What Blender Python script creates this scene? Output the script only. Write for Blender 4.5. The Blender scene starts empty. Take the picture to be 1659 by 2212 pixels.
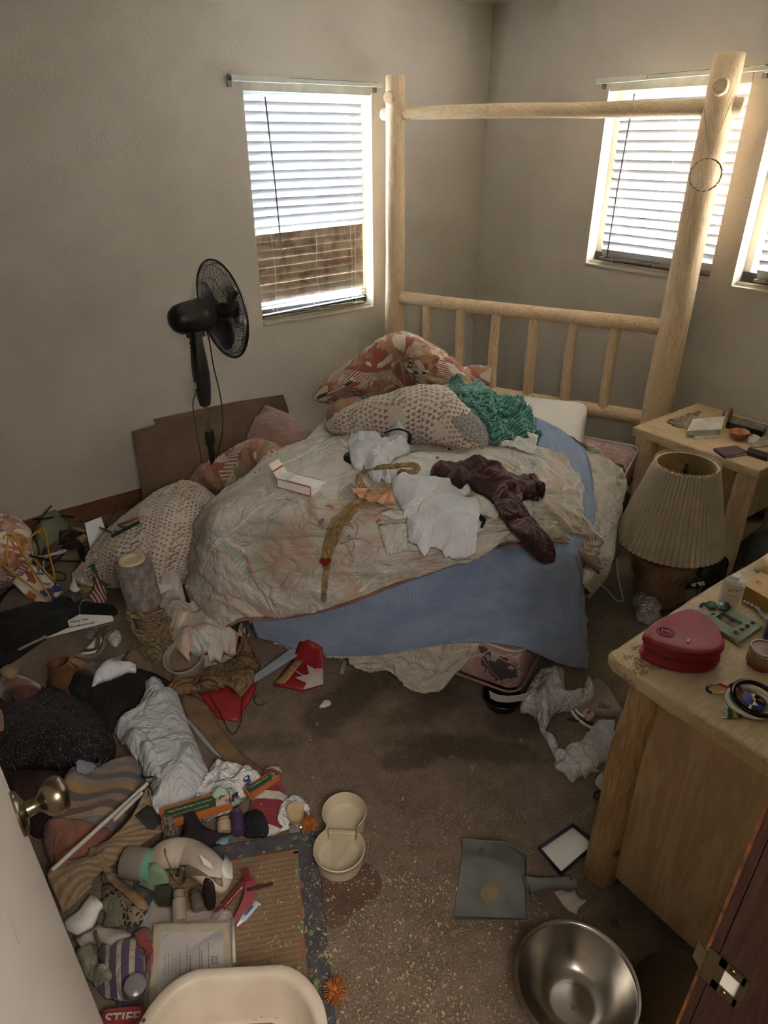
import bpy, math, random
import numpy as np
from mathutils import Vector, Matrix, geometry
from mathutils.bvhtree import BVHTree
random.seed(7)
SC = bpy.context.scene
COL = SC.collection
# ------------------------------------------------------------------ camera
F_PX, PITCH, ROLL, YAW, CAM_H = 1457.2, 0.5046, -0.002953, 0.63639, 1.77
IW, IH = 1659.0, 2212.0
_cy, _sy, _cp, _sp = math.cos(YAW), math.sin(YAW), math.cos(PITCH), math.sin(PITCH)
FW = np.array([_sy*_cp, _cy*_cp, -_sp]); RT = np.array([_cy, -_sy, 0.]); UP = np.cross(RT, FW)
_cr, _sr = math.cos(ROLL), math.sin(ROLL)
RT, UP = _cr*RT+_sr*UP, -_sr*RT+_cr*UP
CAM = np.array([0., 0., CAM_H])
cd = bpy.data.cameras.new('camera'); cam = bpy.data.objects.new('camera', cd); COL.objects.link(cam)
cd.sensor_fit = 'VERTICAL'; cd.sensor_height = 24.0; cd.lens = F_PX/IH*24.0; cd.clip_start = .02; cd.clip_end = 60
cam.matrix_world = Matrix(((RT[0], UP[0], -FW[0], 0), (RT[1], UP[1], -FW[1], 0), (RT[2], UP[2], -FW[2], CAM_H), (0, 0, 0, 1)))
SC.camera = cam
# ------------------------------------------------------------------ look
SC.view_settings.view_transform = 'Standard'; SC.view_settings.look = 'None'
SC.view_settings.gamma = 1.0; SC.view_settings.use_curve_mapping = False
SC.view_settings.exposure = 1.38
# ------------------------------------------------------------------ world + lights
X0, Y0, CEIL = 3.35, 3.47, 2.44          # right wall plane, left (far) wall plane, ceiling
YF = 0.12                                 # room face of the wall the doorway is in
W = bpy.data.worlds.new('World'); SC.world = W; W.use_nodes = True
bg = W.node_tree.nodes['Background']; bg.inputs[0].default_value = (.80, .88, 1.0, 1); bg.inputs[1].default_value = 4.0
def area(name, loc, direction, sx, sy, power, col, spread=180):
    l = bpy.data.lights.new(name, 'AREA'); l.shape = 'RECTANGLE'; l.size = sx; l.size_y = sy
    l.energy = power; l.color = col; l.spread = math.radians(spread)
    o = bpy.data.objects.new(name, l); COL.objects.link(o); o.location = loc
    o.rotation_euler = Vector(direction).to_track_quat('-Z', 'Z').to_euler(); return o
LW, LR, LH = 1900, 2100, 25
area('daylight_window_far', (2.11, Y0+.6, 1.15), (0, -1, .25), 1.1, 1.9, LW, (.80, .90, 1.0))
area('daylight_window_right', (X0+.6, 2.2, 1.3), (-1, 0, .25), 1.0, 1.8, LR, (1.0, .96, .88))
area('daylight_window_right_near', (X0+.6, 1.33, 1.3), (-1, 0, .25), .85, 1.8, LR*.9, (1.0, .96, .88))
area('added_fill_behind_camera', (.2, -.7, 2.3), (.25, .8, -.9), 1.3, 1.0, LH, (1.0, .91, .84))  # added fill light, unseen behind the camera, to soften shadows in the room
# ------------------------------------------------------------------ projection helpers
def ray(x, y): return FW + RT*((x-IW/2)/F_PX) - UP*((y-IH/2)/F_PX)
def P(x, y, z=0.):
    d = ray(x, y); t = (z-CAM_H)/d[2]; return Vector(CAM+d*t)
def D(x, y, t): return Vector(CAM+ray(x, y)*t)
def onX(x, y, X): d = ray(x, y); return Vector(CAM+d*(X/d[0]))
def onY(x, y, Y): d = ray(x, y); return Vector(CAM+d*(Y/d[1]))
def px_of(p):
    v = np.array(p)-CAM; w = v@FW; return (IW/2+F_PX*(v@RT)/w, IH/2-F_PX*(v@UP)/w)
# supports: things that other things lie on
SUP = {'v': [], 'f': [], 'n': 0, 't': None}
def support(o):
    m = Matrix.Translation(wloc(o))
    b = len(SUP['v'])
    SUP['v'] += [tuple(m @ v.co) for v in o.data.vertices]
    SUP['f'] += [tuple(b+i for i in p.vertices) for p in o.data.polygons]
    SUP['t'] = None
    return o
def tree():
    if SUP['t'] is None: SUP['t'] = BVHTree.FromPolygons(SUP['v'], SUP['f'])
    return SUP['t']
def down(x, y, top=2.0):
    r = tree().ray_cast(Vector((x, y, top)), Vector((0, 0, -1)))
    return r[0].z if r[0] is not None else 0.
def hit(x, y, lift=0.):
    d = Vector(ray(x, y)).normalized(); r = tree().ray_cast(Vector(CAM), d)
    if r[0] is None: return P(x, y, lift)
    if abs(r[1].z) > .75 or lift <= 0: return P(x, y, r[0].z+lift)
    return r[0]+Vector((r[1].x, r[1].y, abs(r[1].z)))*min(lift, .012)*(1 if r[1].dot(d) < 0 else -1)
# ------------------------------------------------------------------ numpy noise
def _h(i, j, s):
    n = (i*374761393 + j*668265263 + s*1274126177) & 0x7fffffff
    n = ((n ^ (n >> 13))*1274126177) & 0x7fffffff
    return ((n ^ (n >> 16)) & 0xffff)/32767.5-1.
def vn(x, y, s=0):
    x = np.asarray(x, float); y = np.asarray(y, float)
    i = np.floor(x).astype(np.int64); j = np.floor(y).astype(np.int64); fx = x-i; fy = y-j
    fx = fx*fx*fx*(fx*(fx*6-15)+10); fy = fy*fy*fy*(fy*(fy*6-15)+10)
    a = _h(i, j, s); b = _h(i+1, j, s); c = _h(i, j+1, s); d = _h(i+1, j+1, s)
    return (a*(1-fx)+b*fx)*(1-fy)+(c*(1-fx)+d*fx)*fy
def fbm(x, y, s=0, o=3):
    r = 0; a = 1; t = 0
    for k in range(o):
        r = r+a*vn(x, y, s+k*17); t += a; a *= .5; x = x*2.03+11.3; y = y*2.03+5.7
    return r/t
def folds(x, y, s=0, scale=.12, ang=0., stretch=2.5, warp=.7):
    """creased-cloth height field, roughly -0.5..1"""
    x = np.asarray(x, float); y = np.asarray(y, float)
    ca, sa = math.cos(ang), math.sin(ang)
    u = (x*ca+y*sa)/(scale*stretch); v = (-x*sa+y*ca)/scale
    w1 = fbm(x/scale*.55, y/scale*.55, s+3, 2); w2 = fbm(x/scale*.55+31, y/scale*.55, s+9, 2)
    u = u+w1*warp; v = v+w2*warp*1.6
    r1 = 1-np.abs(vn(u, v, s)); r2 = 1-np.abs(vn(u*1.9+7, v*2.1+3, s+5))
    return r1**2.2*1.0+r2**2.5*.45+fbm(u*3, v*3, s+8, 2)*.12-.6
# ------------------------------------------------------------------ materials
def lin(c):
    if isinstance(c, str):
        c = c.lstrip('#'); c = [int(c[i:i+2], 16)/255 for i in (0, 2, 4)]
    return tuple(x/12.92 if x <= .04045 else ((x+.055)/1.055)**2.4 for x in c[:3])+(1.,)
class S:
    """tiny expression wrapper round shader sockets"""
    def __init__(s, nt, so): s.nt = nt; s.so = so
    def _m(s, op, *a, clamp=False):
        n = s.nt.nodes.new('ShaderNodeMath'); n.operation = op; n.use_clamp = clamp
        for i, v in enumerate((s,)+a):
            if isinstance(v, S): s.nt.links.new(v.so, n.inputs[i])
            else: n.inputs[i].default_value = v
        return S(s.nt, n.outputs[0])
    def __add__(s, o): return s._m('ADD', o)
    def __radd__(s, o): return s._m('ADD', o)
    def __sub__(s, o): return s._m('SUBTRACT', o)
    def __rsub__(s, o): return s._m('MULTIPLY', -1.)+o
    def __mul__(s, o): return s._m('MULTIPLY', o)
    def __rmul__(s, o): return s._m('MULTIPLY', o)
    def __truediv__(s, o): return s._m('DIVIDE', o)
    def __lt__(s, o): return s._m('LESS_THAN', o)
    def __gt__(s, o): return s._m('GREATER_THAN', o)
    def fr(s): return s._m('FRACT')
    def fl(s): return s._m('FLOOR')
    def ab(s): return s._m('ABSOLUTE')
    def mod(s, o): return s._m('FLOORED_MODULO', o)
    def mx(s, o): return s._m('MAXIMUM', o)
    def mn(s, o): return s._m('MINIMUM', o)
    def pw(s, o): return s._m('POWER', o)
    def clamp(s): return s._m('ADD', 0., clamp=True)
    def smooth(s, a, b):
        n = s.nt.nodes.new('ShaderNodeMapRange'); n.interpolation_type = 'SMOOTHSTEP'; s.nt.links.new(s.so, n.inputs[0])
        n.inputs[1].default_value = a; n.inputs[2].default_value = b; return S(s.nt, n.outputs[0])
class M:
    """material under construction"""
    def __init__(s, name, col=(.8, .8, .8), rough=.8, metal=0., coord='Object', **kw):
        s.m = bpy.data.materials.new(name); s.m.use_nodes = True; s.nt = s.m.node_tree
        s.b = s.nt.nodes['Principled BSDF']; s.b.inputs['Base Color'].default_value = lin(col)
        s.m.diffuse_color = lin(col)
        s.b.inputs['Roughness'].default_value = rough; s.b.inputs['Metallic'].default_value = metal
        for k, v in kw.items(): s.b.inputs[k.replace('_', ' ')].default_value = v
        t = s.nt.nodes.new('ShaderNodeTexCoord'); s.vec = t.outputs[coord]
        sp = s.nt.nodes.new('ShaderNodeSeparateXYZ'); s.nt.links.new(s.vec, sp.inputs[0])
        s.x, s.y, s.z = (S(s.nt, sp.outputs[i]) for i in range(3)); s.hs = None
    def vecof(s, x, y, z=0.):
        n = s.nt.nodes.new('ShaderNodeCombineXYZ')
        for i, v in enumerate((x, y, z)):
            if isinstance(v, S): s.nt.links.new(v.so, n.inputs[i])
            else: n.inputs[i].default_value = v
        return n.outputs[0]
    def noise(s, scale=5., detail=3., rough=.55, vec=None, stretch=None, dist=0.):
        v = vec or s.vec
        if stretch:
            mp = s.nt.nodes.new('ShaderNodeMapping'); s.nt.links.new(v, mp.inputs[0]); mp.inputs['Scale'].default_value = stretch; v = mp.outputs[0]
        n = s.nt.nodes.new('ShaderNodeTexNoise'); s.nt.links.new(v, n.inputs['Vector'])
        n.inputs['Scale'].default_value = scale; n.inputs['Detail'].default_value = detail; n.inputs['Roughness'].default_value = rough
        n.inputs['Distortion'].default_value = dist
        return S(s.nt, n.outputs[0])
    def vor(s, scale=5., feature='F1', vec=None, rnd=1.):
        n = s.nt.nodes.new('ShaderNodeTexVoronoi'); s.nt.links.new(vec or s.vec, n.inputs['Vector']); n.feature = feature
        n.inputs['Scale'].default_value = scale; n.inputs['Randomness'].default_value = rnd; return S(s.nt, n.outputs[0])
    def col(s, c):
        n = s.nt.nodes.new('ShaderNodeRGB'); n.outputs[0].default_value = lin(c) if not (len(c) == 4 and not isinstance(c, str)) else c; return n.outputs[0]
    def mix(s, fac, a, b):
        n = s.nt.nodes.new('ShaderNodeMix'); n.data_type = 'RGBA'
        if isinstance(fac, S): s.nt.links.new(fac.so, n.inputs[0])
        else: n.inputs[0].default_value = fac
        for i, v in ((6, a), (7, b)):
            if isinstance(v, (str, tuple)): n.inputs[i].default_value = lin(v)
            else: s.nt.links.new(v, n.inputs[i])
        return n.outputs[2]
    def base(s, so): s.nt.links.new(so, s.b.inputs['Base Color']); return s
    def rough(s, v): s.nt.links.new(v.so, s.b.inputs['Roughness']); return s
    def crease(s, sc=9., strength=.55, dist=.012):
        a = ((s.noise(sc, 2, .5, dist=.8)-.5).ab()*5).mn(1.).pw(.6); b = ((s.noise(sc*2.3, 3, .5, dist=1.2)-.5).ab()*5).mn(1.).pw(.6)
        return s.bump(a+b*.45, strength, dist)
    def bump(s, h, strength=.3, dist=.01):
        n = s.nt.nodes.new('ShaderNodeBump'); s.nt.links.new(h.so, n.inputs['Height'])
        n.inputs['Strength'].default_value = strength; n.inputs['Distance'].default_value = dist
        if s.hs is not None: s.nt.links.new(s.hs, n.inputs['Normal'])
        s.hs = n.outputs[0]; s.nt.links.new(s.hs, s.b.inputs['Normal']); return s
_mc = {}
def mat(col, rough=.8, metal=0., var=.12, vs=9., bump=0., bs=120., key='', **kw):
    """plain procedural material with a little tonal variation and optional grain"""
    k = (col, rough, metal, var, vs, bump, bs, key, tuple(sorted(kw.items())))
    if k in _mc: return _mc[k]
    m = M('mat_'+str(col).strip('#'), col, rough, metal, **kw)
    if var:
        c = lin(col); d = tuple(max(0, x*(1-var*1.6)) for x in c[:3])+(1,); e = tuple(min(1, x*(1+var)) for x in c[:3])+(1,)
        f = m.noise(vs, 4).smooth(.3, .7); m.base(m.mix(f, m.col(d), m.col(e)))
    if bump: m.bump(m.noise(bs, 2), bump, .004)
    _mc[k] = m.m; return m.m
def cloth(col, weave=400., rough=.92, var=.1, b=.25, sheen=.15, vs=12.):
    k = ('c', col, weave, rough, var, b, sheen, vs)
    if k in _mc: return _mc[k]
    c = lin(col); sheen = sheen if max(c[:3]) > .06 else 0.
    m = M('cloth_'+str(col).strip('#'), col, rough, 0., 'UV', Sheen_Weight=sheen); d = tuple(x*(1-var*1.4) for x in c[:3])+(1,); e = tuple(min(1, x*(1+var)) for x in c[:3])+(1,)
    m.base(m.mix(m.noise(vs, 5).smooth(.3, .7), m.col(d), m.col(e)))
    w = ((m.x*weave).fr()-.5).ab()+((m.y*weave).fr()-.5).ab()
    m.crease(); m.bump(w+m.noise(60, 3)*1.5, b, .002); _mc[k] = m.m; return m.m
# ------------------------------------------------------------------ objects
def empty(name, label=None, cat=None, loc=(0, 0, 0), group=None):
    o = bpy.data.objects.new(name, None); COL.objects.link(o); o.location = loc; o.empty_display_size = .05
    tag(o, label, cat, group); return o
def tag(o, label=None, cat=None, group=None, kind=None):
    if label: o['label'] = label
    if cat: o['category'] = cat
    if group: o['group'] = group
    if kind: o['kind'] = kind
    return o
def wloc(o):
    v = Vector((0, 0, 0))
    while o is not None: v = v+o.location; o = o.parent
    return v
def mk(name, verts, faces, m=None, parent=None, smooth=True, uv=None, mi=None):
    """one mesh object; vertices given in WORLD space"""
    me = bpy.data.meshes.new(name)
    verts = [tuple(v) for v in verts]
    if parent is not None: org = wloc(parent)
    else:
        a = np.array(verts); org = Vector(((a[:, 0].min()+a[:, 0].max())/2, (a[:, 1].min()+a[:, 1].max())/2, a[:, 2].min()))
    me.from_pydata([(v[0]-org.x, v[1]-org.y, v[2]-org.z) for v in verts], [], faces)
    ms = m if isinstance(m, (list, tuple)) else [m]
    for q in ms:
        if q is not None: me.materials.append(q)
    if mi is not None:
        for p, i in zip(me.polygons, mi): p.material_index = i
    if uv is not None:
        l = me.uv_layers.new(name='UVMap'); li = np.zeros(len(me.loops), dtype=np.int32); me.loops.foreach_get('vertex_index', li)
        l.data.foreach_set('uv', np.array(uv, dtype=np.float32)[li].ravel())
    if smooth: me.polygons.foreach_set('use_smooth', [True]*len(me.polygons))
    me.validate(); me.update()
    o = bpy.data.objects.new(name, me); COL.objects.link(o)
    if parent is not None: o.parent = parent
    else: o.location = org
    return o
class G:
    """geometry gatherer (world space)"""
    def __init__(s): s.v = []; s.f = []; s.mi = []; s.cur = 0
    def add(s, v, f):
        b = len(s.v); s.v += [tuple(q) for q in v]; s.f += [tuple(b+i for i in q) for q in f]; s.mi += [s.cur]*len(f); return s
    def box(s, c, size, rz=0., rot=None):
        R = rot or Matrix.Rotation(rz, 3, 'Z'); c = Vector(c); h = [q/2 for q in size]
        v = [c+R@Vector((sx*h[0], sy*h[1], sz*h[2])) for sx in (-1, 1) for sy in (-1, 1) for sz in (-1, 1)]
        return s.add(v, [(0, 1, 3, 2), (4, 6, 7, 5), (0, 4, 5, 1), (2, 3, 7, 6), (0, 2, 6, 4), (1, 5, 7, 3)])
    def rbox(s, c, size, rz=0., r=.01, rot=None, seg=3):
        """box with rounded vertical corners and a small chamfer top/bottom"""
        R = rot or Matrix.Rotation(rz, 3, 'Z'); c = Vector(c); hx, hy, hz = [q/2 for q in size]; ch = min(r*.5, hz*.6)
        rings = []
        for z, ins in ((-hz, ch), (-hz+ch, 0), (hz-ch, 0), (hz, ch)):
            ring = []
            for qx, qy, a0 in ((1, 1, 0), (-1, 1, 90), (-1, -1, 180), (1, -1, 270)):
                for k in range(seg+1):
                    a = math.radians(a0+90*k/seg)
                    ring.append(c+R@Vector((qx*(hx-r)+(r-ins)*math.cos(a), qy*(hy-r)+(r-ins)*math.sin(a), z)))
            rings.append(ring)
        return s.rings(rings)
    def rings(s, rings, cap=True, closed=False):
        n = len(rings[0]); v = [p for r in rings for p in r]; f = []
        m = len(rings)
        for i in range(m-1 if not closed else m):
            for j in range(n):
                a = i*n+j; b = i*n+(j+1) % n; c = ((i+1) % m)*n+(j+1) % n; d = ((i+1) % m)*n+j; f.append((a, b, c, d))
        if cap and not closed: f.append(tuple(range(n-1, -1, -1))); f.append(tuple((m-1)*n+k for k in range(n)))
        return s.add(v, f)
    def tube(s, pts, r, seg=10, cap=True, closed=False, flat=1.):
        pts = [Vector(p) for p in pts]; n = len(pts); rr = r if isinstance(r, (list, tuple)) else [r]*n
        T = []
        for i in range(n):
            a = pts[(i-1) % n] if closed or i else pts[0]; b = pts[(i+1) % n] if closed or i < n-1 else pts[-1]
            t = (b-a); T.append(t.normalized() if t.length > 1e-9 else Vector((0, 0, 1)))
        u = T[0].orthogonal().normalized()
        if abs(T[0].z) < .9: u = T[0].cross(Vector((0, 0, 1))).normalized()
        rings = []
        for i in range(n):
            if i: u = T[i-1].rotation_difference(T[i]) @ u
            u = (u-T[i]*u.dot(T[i])).normalized(); w = T[i].cross(u)
            rings.append([pts[i]+(u*math.cos(2*math.pi*k/seg)+w*math.sin(2*math.pi*k/seg)*flat)*rr[i] for k in range(seg)])
        return s.rings(rings, cap, closed)
    def lathe(s, prof, c=(0, 0, 0), axis=(0, 0, 1), seg=32, closed=False, ell=(1, 1), spin=0.):
        """prof: list of (r, h); ends with r=0 become poles"""
        c = Vector(c); q = Vector((0, 0, 1)).rotation_difference(Vector(axis).normalized()); rings = []
        for r, h in prof:
            rings.append([c+q@Vector((max(r, 1e-4)*math.cos(2*math.pi*k/seg+spin)*ell[0], max(r, 1e-4)*math.sin(2*math.pi*k/seg+spin)*ell[1], h)) for k in range(seg)])
        return s.rings(rings, cap=not closed, closed=closed)
    def prism(s, pts, off):
        pts = [Vector(p) for p in pts]; off = Vector(off); n = len(pts)
        return s.add(pts+[p+off for p in pts], [tuple(range(n-1, -1, -1)), tuple(range(n, 2*n))]+[(i, (i+1) % n, n+(i+1) % n, n+i) for i in range(n)])
    def out(s, name, m=None, parent=None, smooth=False, auto=None):
        o = mk(name, s.v, s.f, m, parent, smooth, mi=s.mi if isinstance(m, (list, tuple)) else None)
        fixn(o)
        if auto: sharp(o, auto)
        return o
import bmesh
def adopt(o, parent):
    """make a finished object a part of another thing"""
    if isinstance(parent, str): parent = bpy.data.objects[parent]
    o.location = o.location-wloc(parent); o.parent = parent
    for k in ('label', 'category', 'group'):
        if k in o: del o[k]
    return o
def fixn(o):
    bm = bmesh.new(); bm.from_mesh(o.data); bmesh.ops.recalc_face_normals(bm, faces=bm.faces); bm.to_mesh(o.data); bm.free()
def sharp(o, deg=35):
    me = o.data; me.polygons.foreach_set('use_smooth', [True]*len(me.polygons))
    bm = bmesh.new(); bm.from_mesh(me)
    for e in bm.edges:
        e.smooth = not (len(e.link_faces) == 2 and e.calc_face_angle(0) > math.radians(deg))
    bm.to_mesh(me); bm.free()
def T(g, name, label, cat, m, group=None, smooth=True, auto=40, sup=False):
    """single-mesh top-level thing"""
    o = g.out(name, m, None, smooth, auto); tag(o, label, cat, group)
    if sup: support(o)
    return o
def bezier(pts, n=8, closed=False):
    """Catmull-Rom through points"""
    pts = [Vector(p) for p in pts]; m = len(pts); r = []
    for i in range(m if closed else m-1):
        g = lambda k: pts[k % m] if closed else pts[max(0, min(m-1, k))]
        p0, p1, p2, p3 = g(i-1), g(i), g(i+1), g(i+2)
        for k in range(n):
            t = k/n; r.append(.5*((2*p1)+(p2-p0)*t+(2*p0-5*p1+4*p2-p3)*t*t+(3*p1-p0-3*p2+p3)*t**3))
    if not closed: r.append(pts[-1])
    return r
def crm(A, n):
    """Catmull-Rom along axis 0 of an array (k, m, 3)"""
    k = len(A); t = np.linspace(0, k-1, n); i = np.clip(t.astype(int), 0, k-2); f = (t-i)[:, None, None]
    g = lambda j: A[np.clip(j, 0, k-1)]
    p0, p1, p2, p3 = g(i-1), g(i), g(i+1), g(i+2)
    p0 = np.where((i == 0)[:, None, None], 2*p1-p2, p0); p3 = np.where((i == k-2)[:, None, None], 2*p2-p1, p3)
    return .5*((2*p1)+(p2-p0)*f+(2*p0-5*p1+4*p2-p3)*f*f+(3*p1-p0-3*p2+p3)*f**3)
def net(name, rows, m, th=.004, res=.014, fold=None, puff=None, parent=None, rough_edge=0., floor=None, seed=1, maxn=170):
    """cloth / cushion from a net of control points (world). fold=(amp,scale,ang,stretch); puff=(height,power)"""
    A = np.array([[tuple(p) for p in r] for r in rows], float)
    L1 = np.linalg.norm(np.diff(A, axis=0), axis=2).sum(0).max(); L2 = np.linalg.norm(np.diff(A, axis=1), axis=2).sum(1).max()
    n1 = int(min(maxn, max(8, L1/res))); n2 = int(min(maxn, max(8, L2/res)))
    B = crm(A, n1); B = crm(B.transpose(1, 0, 2), n2).transpose(1, 0, 2)
    s = np.linspace(0, L1, n1)[:, None]*np.ones((1, n2)); t = np.linspace(0, L2, n2)[None, :]*np.ones((n1, 1))
    du = np.gradient(B, axis=0); dv = np.gradient(B, axis=1); N = np.cross(du, dv); N /= np.linalg.norm(N, axis=2)[..., None]+1e-9
    if N[..., 2].mean() < 0: N = -N; flip = True
    else: flip = False
    if rough_edge:
        e = fbm(s/.05, t/.05, seed+40)*rough_edge; e2 = fbm(s/.05+9, t/.05, seed+41)*rough_edge
        B = B+np.stack([e, e2, e*0], 2)
    d = np.zeros((n1, n2))
    for fo in (fold if isinstance(fold, list) else [fold] if fold else []):
        amp, sc, an, st = fo; d = d+amp*folds(s, t, seed+int(sc*1000), sc, an, st)
    U = np.linspace(-1, 1, n1)[:, None]; V = np.linspace(-1, 1, n2)[None, :]
    if puff:
        ph, pp = puff; prof = (np.clip(1-np.abs(U)**2.4, 0, 1)*np.clip(1-np.abs(V)**2.4, 0, 1))**pp; d = d*np.clip(prof*2.5, .15, 1)
        top = B+N*(d+th/2+ph*prof)[..., None]; bot = B+N*(-th/2-ph*.6*prof)[..., None]
    else:
        top = B+N*(d+th/2)[..., None]; bot = B+N*(d-th/2)[..., None]
    if floor is not None:
        top[..., 2] = np.maximum(top[..., 2], floor+th); bot[..., 2] = np.maximum(bot[..., 2], floor)
    idx = np.arange(n1*n2).reshape(n1, n2); a = idx[:-1, :-1].ravel(); b = idx[1:, :-1].ravel(); c = idx[1:, 1:].ravel(); e = idx[:-1, 1:].ravel(); o = n1*n2
    Fq = np.stack([a, b, c, e], 1); Fb = np.stack([e, c, b, a], 1)+o
    if flip: Fq = Fq[:, ::-1]; Fb = Fb[:, ::-1]
    F = [tuple(q) for q in Fq.tolist()]+[tuple(q) for q in Fb.tolist()]
    rim = list(idx[:, 0])+list(idx[-1, 1:])+list(idx[::-1, -1][1:])+list(idx[0, ::-1][1:-1])
    for i in range(len(rim)):
        p, q = int(rim[i]), int(rim[(i+1) % len(rim)])
        F.append((q, p, p+o, q+o) if not flip else (p, q, q+o, p+o))
    uv = np.stack([s.ravel(), t.ravel()], 1)
    ob = mk(name, np.concatenate([top.reshape(-1, 3), bot.reshape(-1, 3)]), F, m, parent, True, uv=np.concatenate([uv, uv]))
    fixn(ob); return ob
def heap(name, outline, m, h=.03, edge=.05, fold=(.02, .09, 0., 2.), res=.012, lift=0., z=None, closed=True, seed=1, parent=None, wig=.0, slope=None, flatb=False, bias=.4, th=.0, clear=.0015, smooth=.06, cap=.09, fk=.62, fine=.0035):
    """crumpled thing lying on whatever is below: outline in picture pixels, unprojected on to the supports"""
    sm = bezier([(x, y, 0) for x, y in outline], 6, True) if closed else [Vector((x, y, 0)) for x, y in outline]
    if not closed:
        q = []
        for i in range(len(sm)):
            a, b = sm[i], sm[(i+1) % len(sm)]; k = max(1, int((a-b).length/14))
            q += [a.lerp(b, j/k) for j in range(k)]
        sm = q
    W_ = [(P(p.x, p.y, z+h*bias) if z is not None else hit(p.x, p.y, lift+h*bias)) for p in sm]
    W2 = [(p.x, p.y) for p in W_]
    poly = np.array(W2)
    if wig: poly = poly+np.stack([vn(poly[:, 0]/.02, poly[:, 1]/.02, seed), vn(poly[:, 0]/.02, poly[:, 1]/.02, seed+1)], 1)*wig
    # drop near-duplicate points
    keep = [0]
    for i in range(1, len(poly)):
        if np.linalg.norm(poly[i]-poly[keep[-1]]) > res*.35: keep.append(i)
    poly = poly[keep]
    a, b = poly, np.roll(poly, -1, 0)
    mn, mxx = poly.min(0), poly.max(0)
    area_ = (mxx-mn).prod(); rs = max(res, math.sqrt(area_/16000))
    gx, gy = np.meshgrid(np.arange(mn[0], mxx[0], rs), np.arange(mn[1], mxx[1], rs)); Q = np.stack([gx.ravel(), gy.ravel()], 1)
    Q = Q+np.stack([_h((Q[:, 0]*1e4).astype(np.int64), (Q[:, 1]*1e4).astype(np.int64), 3), _h((Q[:, 0]*1e4).astype(np.int64), (Q[:, 1]*1e4).astype(np.int64), 5)], 1)*rs*.15
    def dist(Q):
        best = np.full(len(Q), 9.)
        for p, q in zip(a, b):
            d = q-p; t = np.clip(((Q-p)@d)/(d@d+1e-12), 0, 1); best = np.minimum(best, np.linalg.norm(Q-(p+t[:, None]*d), axis=1))
        return best
    ins = np.zeros(len(Q), bool)
    for p, q in zip(a, b):
        c = ((p[1] > Q[:, 1]) != (q[1] > Q[:, 1])); xs = (q[0]-p[0])*(Q[:, 1]-p[1])/((q[1]-p[1]) if q[1] != p[1] else 1e-9)+p[0]; ins ^= c & (Q[:, 0] < xs)
    Q = Q[ins]; dq = dist(Q); Q = Q[dq > rs*.5]
    V2 = [Vector(p) for p in poly]+[Vector(p) for p in Q]; n0 = len(poly)
    r = geometry.delaunay_2d_cdt(V2, [(i, (i+1) % n0) for i in range(n0)], [], 1, 1e-6)
    vs = np.array([tuple(v) for v in r[0]]); fs = [tuple(f) for f in r[2]]
    dd = dist(vs); prof = np.clip(dd/edge, 0, 1); prof = np.sqrt(1-(1-prof)**2)
    tp = max(p.z for p in W_)+.10
    base = np.array([down(x, y, tp) for x, y in vs]) if z is None else np.full(len(vs), z)
    if z is None:
        b0 = base.copy(); base = np.maximum(base, min(p.z for p in W_)-h*bias-lift-.012)
        fe = np.array([e for f in fs for e in ((f[0], f[1]), (f[1], f[2]), (f[2], f[0]))]); deg = np.zeros(len(vs)); np.add.at(deg, fe.ravel(), 1)
        for _ in range(max(2, int(smooth/rs))):
            acc = np.zeros(len(vs)); np.add.at(acc, fe[:, 0], base[fe[:, 1]]); np.add.at(acc, fe[:, 1], base[fe[:, 0]]); base = np.maximum(.5*base+.5*acc/np.maximum(deg, 1), b0)
        base = np.minimum(base, float(np.median([p.z for p in W_]))-h*bias+cap)
    base = base+lift
    hh = h*prof
    for fo in (fold if isinstance(fold, list) else [fold] if fold else []):
        amp, sc, an, st = fo; hh = hh+fk*amp*(folds(vs[:, 0], vs[:, 1], seed, sc*1.15, an, st))*np.clip(prof*1.2, .12, 1)
    if slope: hh = hh+prof*((vs[:, 0]-mn[0])*slope[0]+(vs[:, 1]-mn[1])*slope[1])
    fe = np.array([e for f in fs for e in ((f[0], f[1]), (f[1], f[2]), (f[2], f[0]))]); deg = np.zeros(len(vs)); np.add.at(deg, fe.ravel(), 1)
    for _ in range(2):
        acc = np.zeros(len(vs)); np.add.at(acc, fe[:, 0], hh[fe[:, 1]]); np.add.at(acc, fe[:, 1], hh[fe[:, 0]]); hh = .5*hh+.5*acc/np.maximum(deg, 1)
    hh = hh+fine*(folds(vs[:, 0], vs[:, 1], seed+50, .035, .9, 2.2)+.3)*prof
    hh = np.maximum(hh, .0025+th)
    n = len(vs); top = np.column_stack([vs, base+clear+hh]); bot = np.column_stack([vs, base+clear])
    if th: bot = np.column_stack([vs, base+clear+hh-th])
    # border edges
    cnt = {}
    for f in fs:
        for i in range(len(f)): e = (f[i], f[(i+1) % len(f)]); cnt[e] = cnt.get(e, 0)+1
    F = list(fs)+[tuple(n+i for i in reversed(f)) for f in fs]
    for (p, q) in cnt:
        if (q, p) not in cnt: F.append((q, p, p+n, q+n))
    ob = mk(name, np.concatenate([top, bot]), F, m, parent, True, uv=np.concatenate([vs, vs])); fixn(ob)
    return ob
def HP(name, outline, m, label, cat, group=None, sup=True, **k):
    o = heap(name, outline, m, **k); tag(o, label, cat, group)
    if sup: support(o)
    return o
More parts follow.
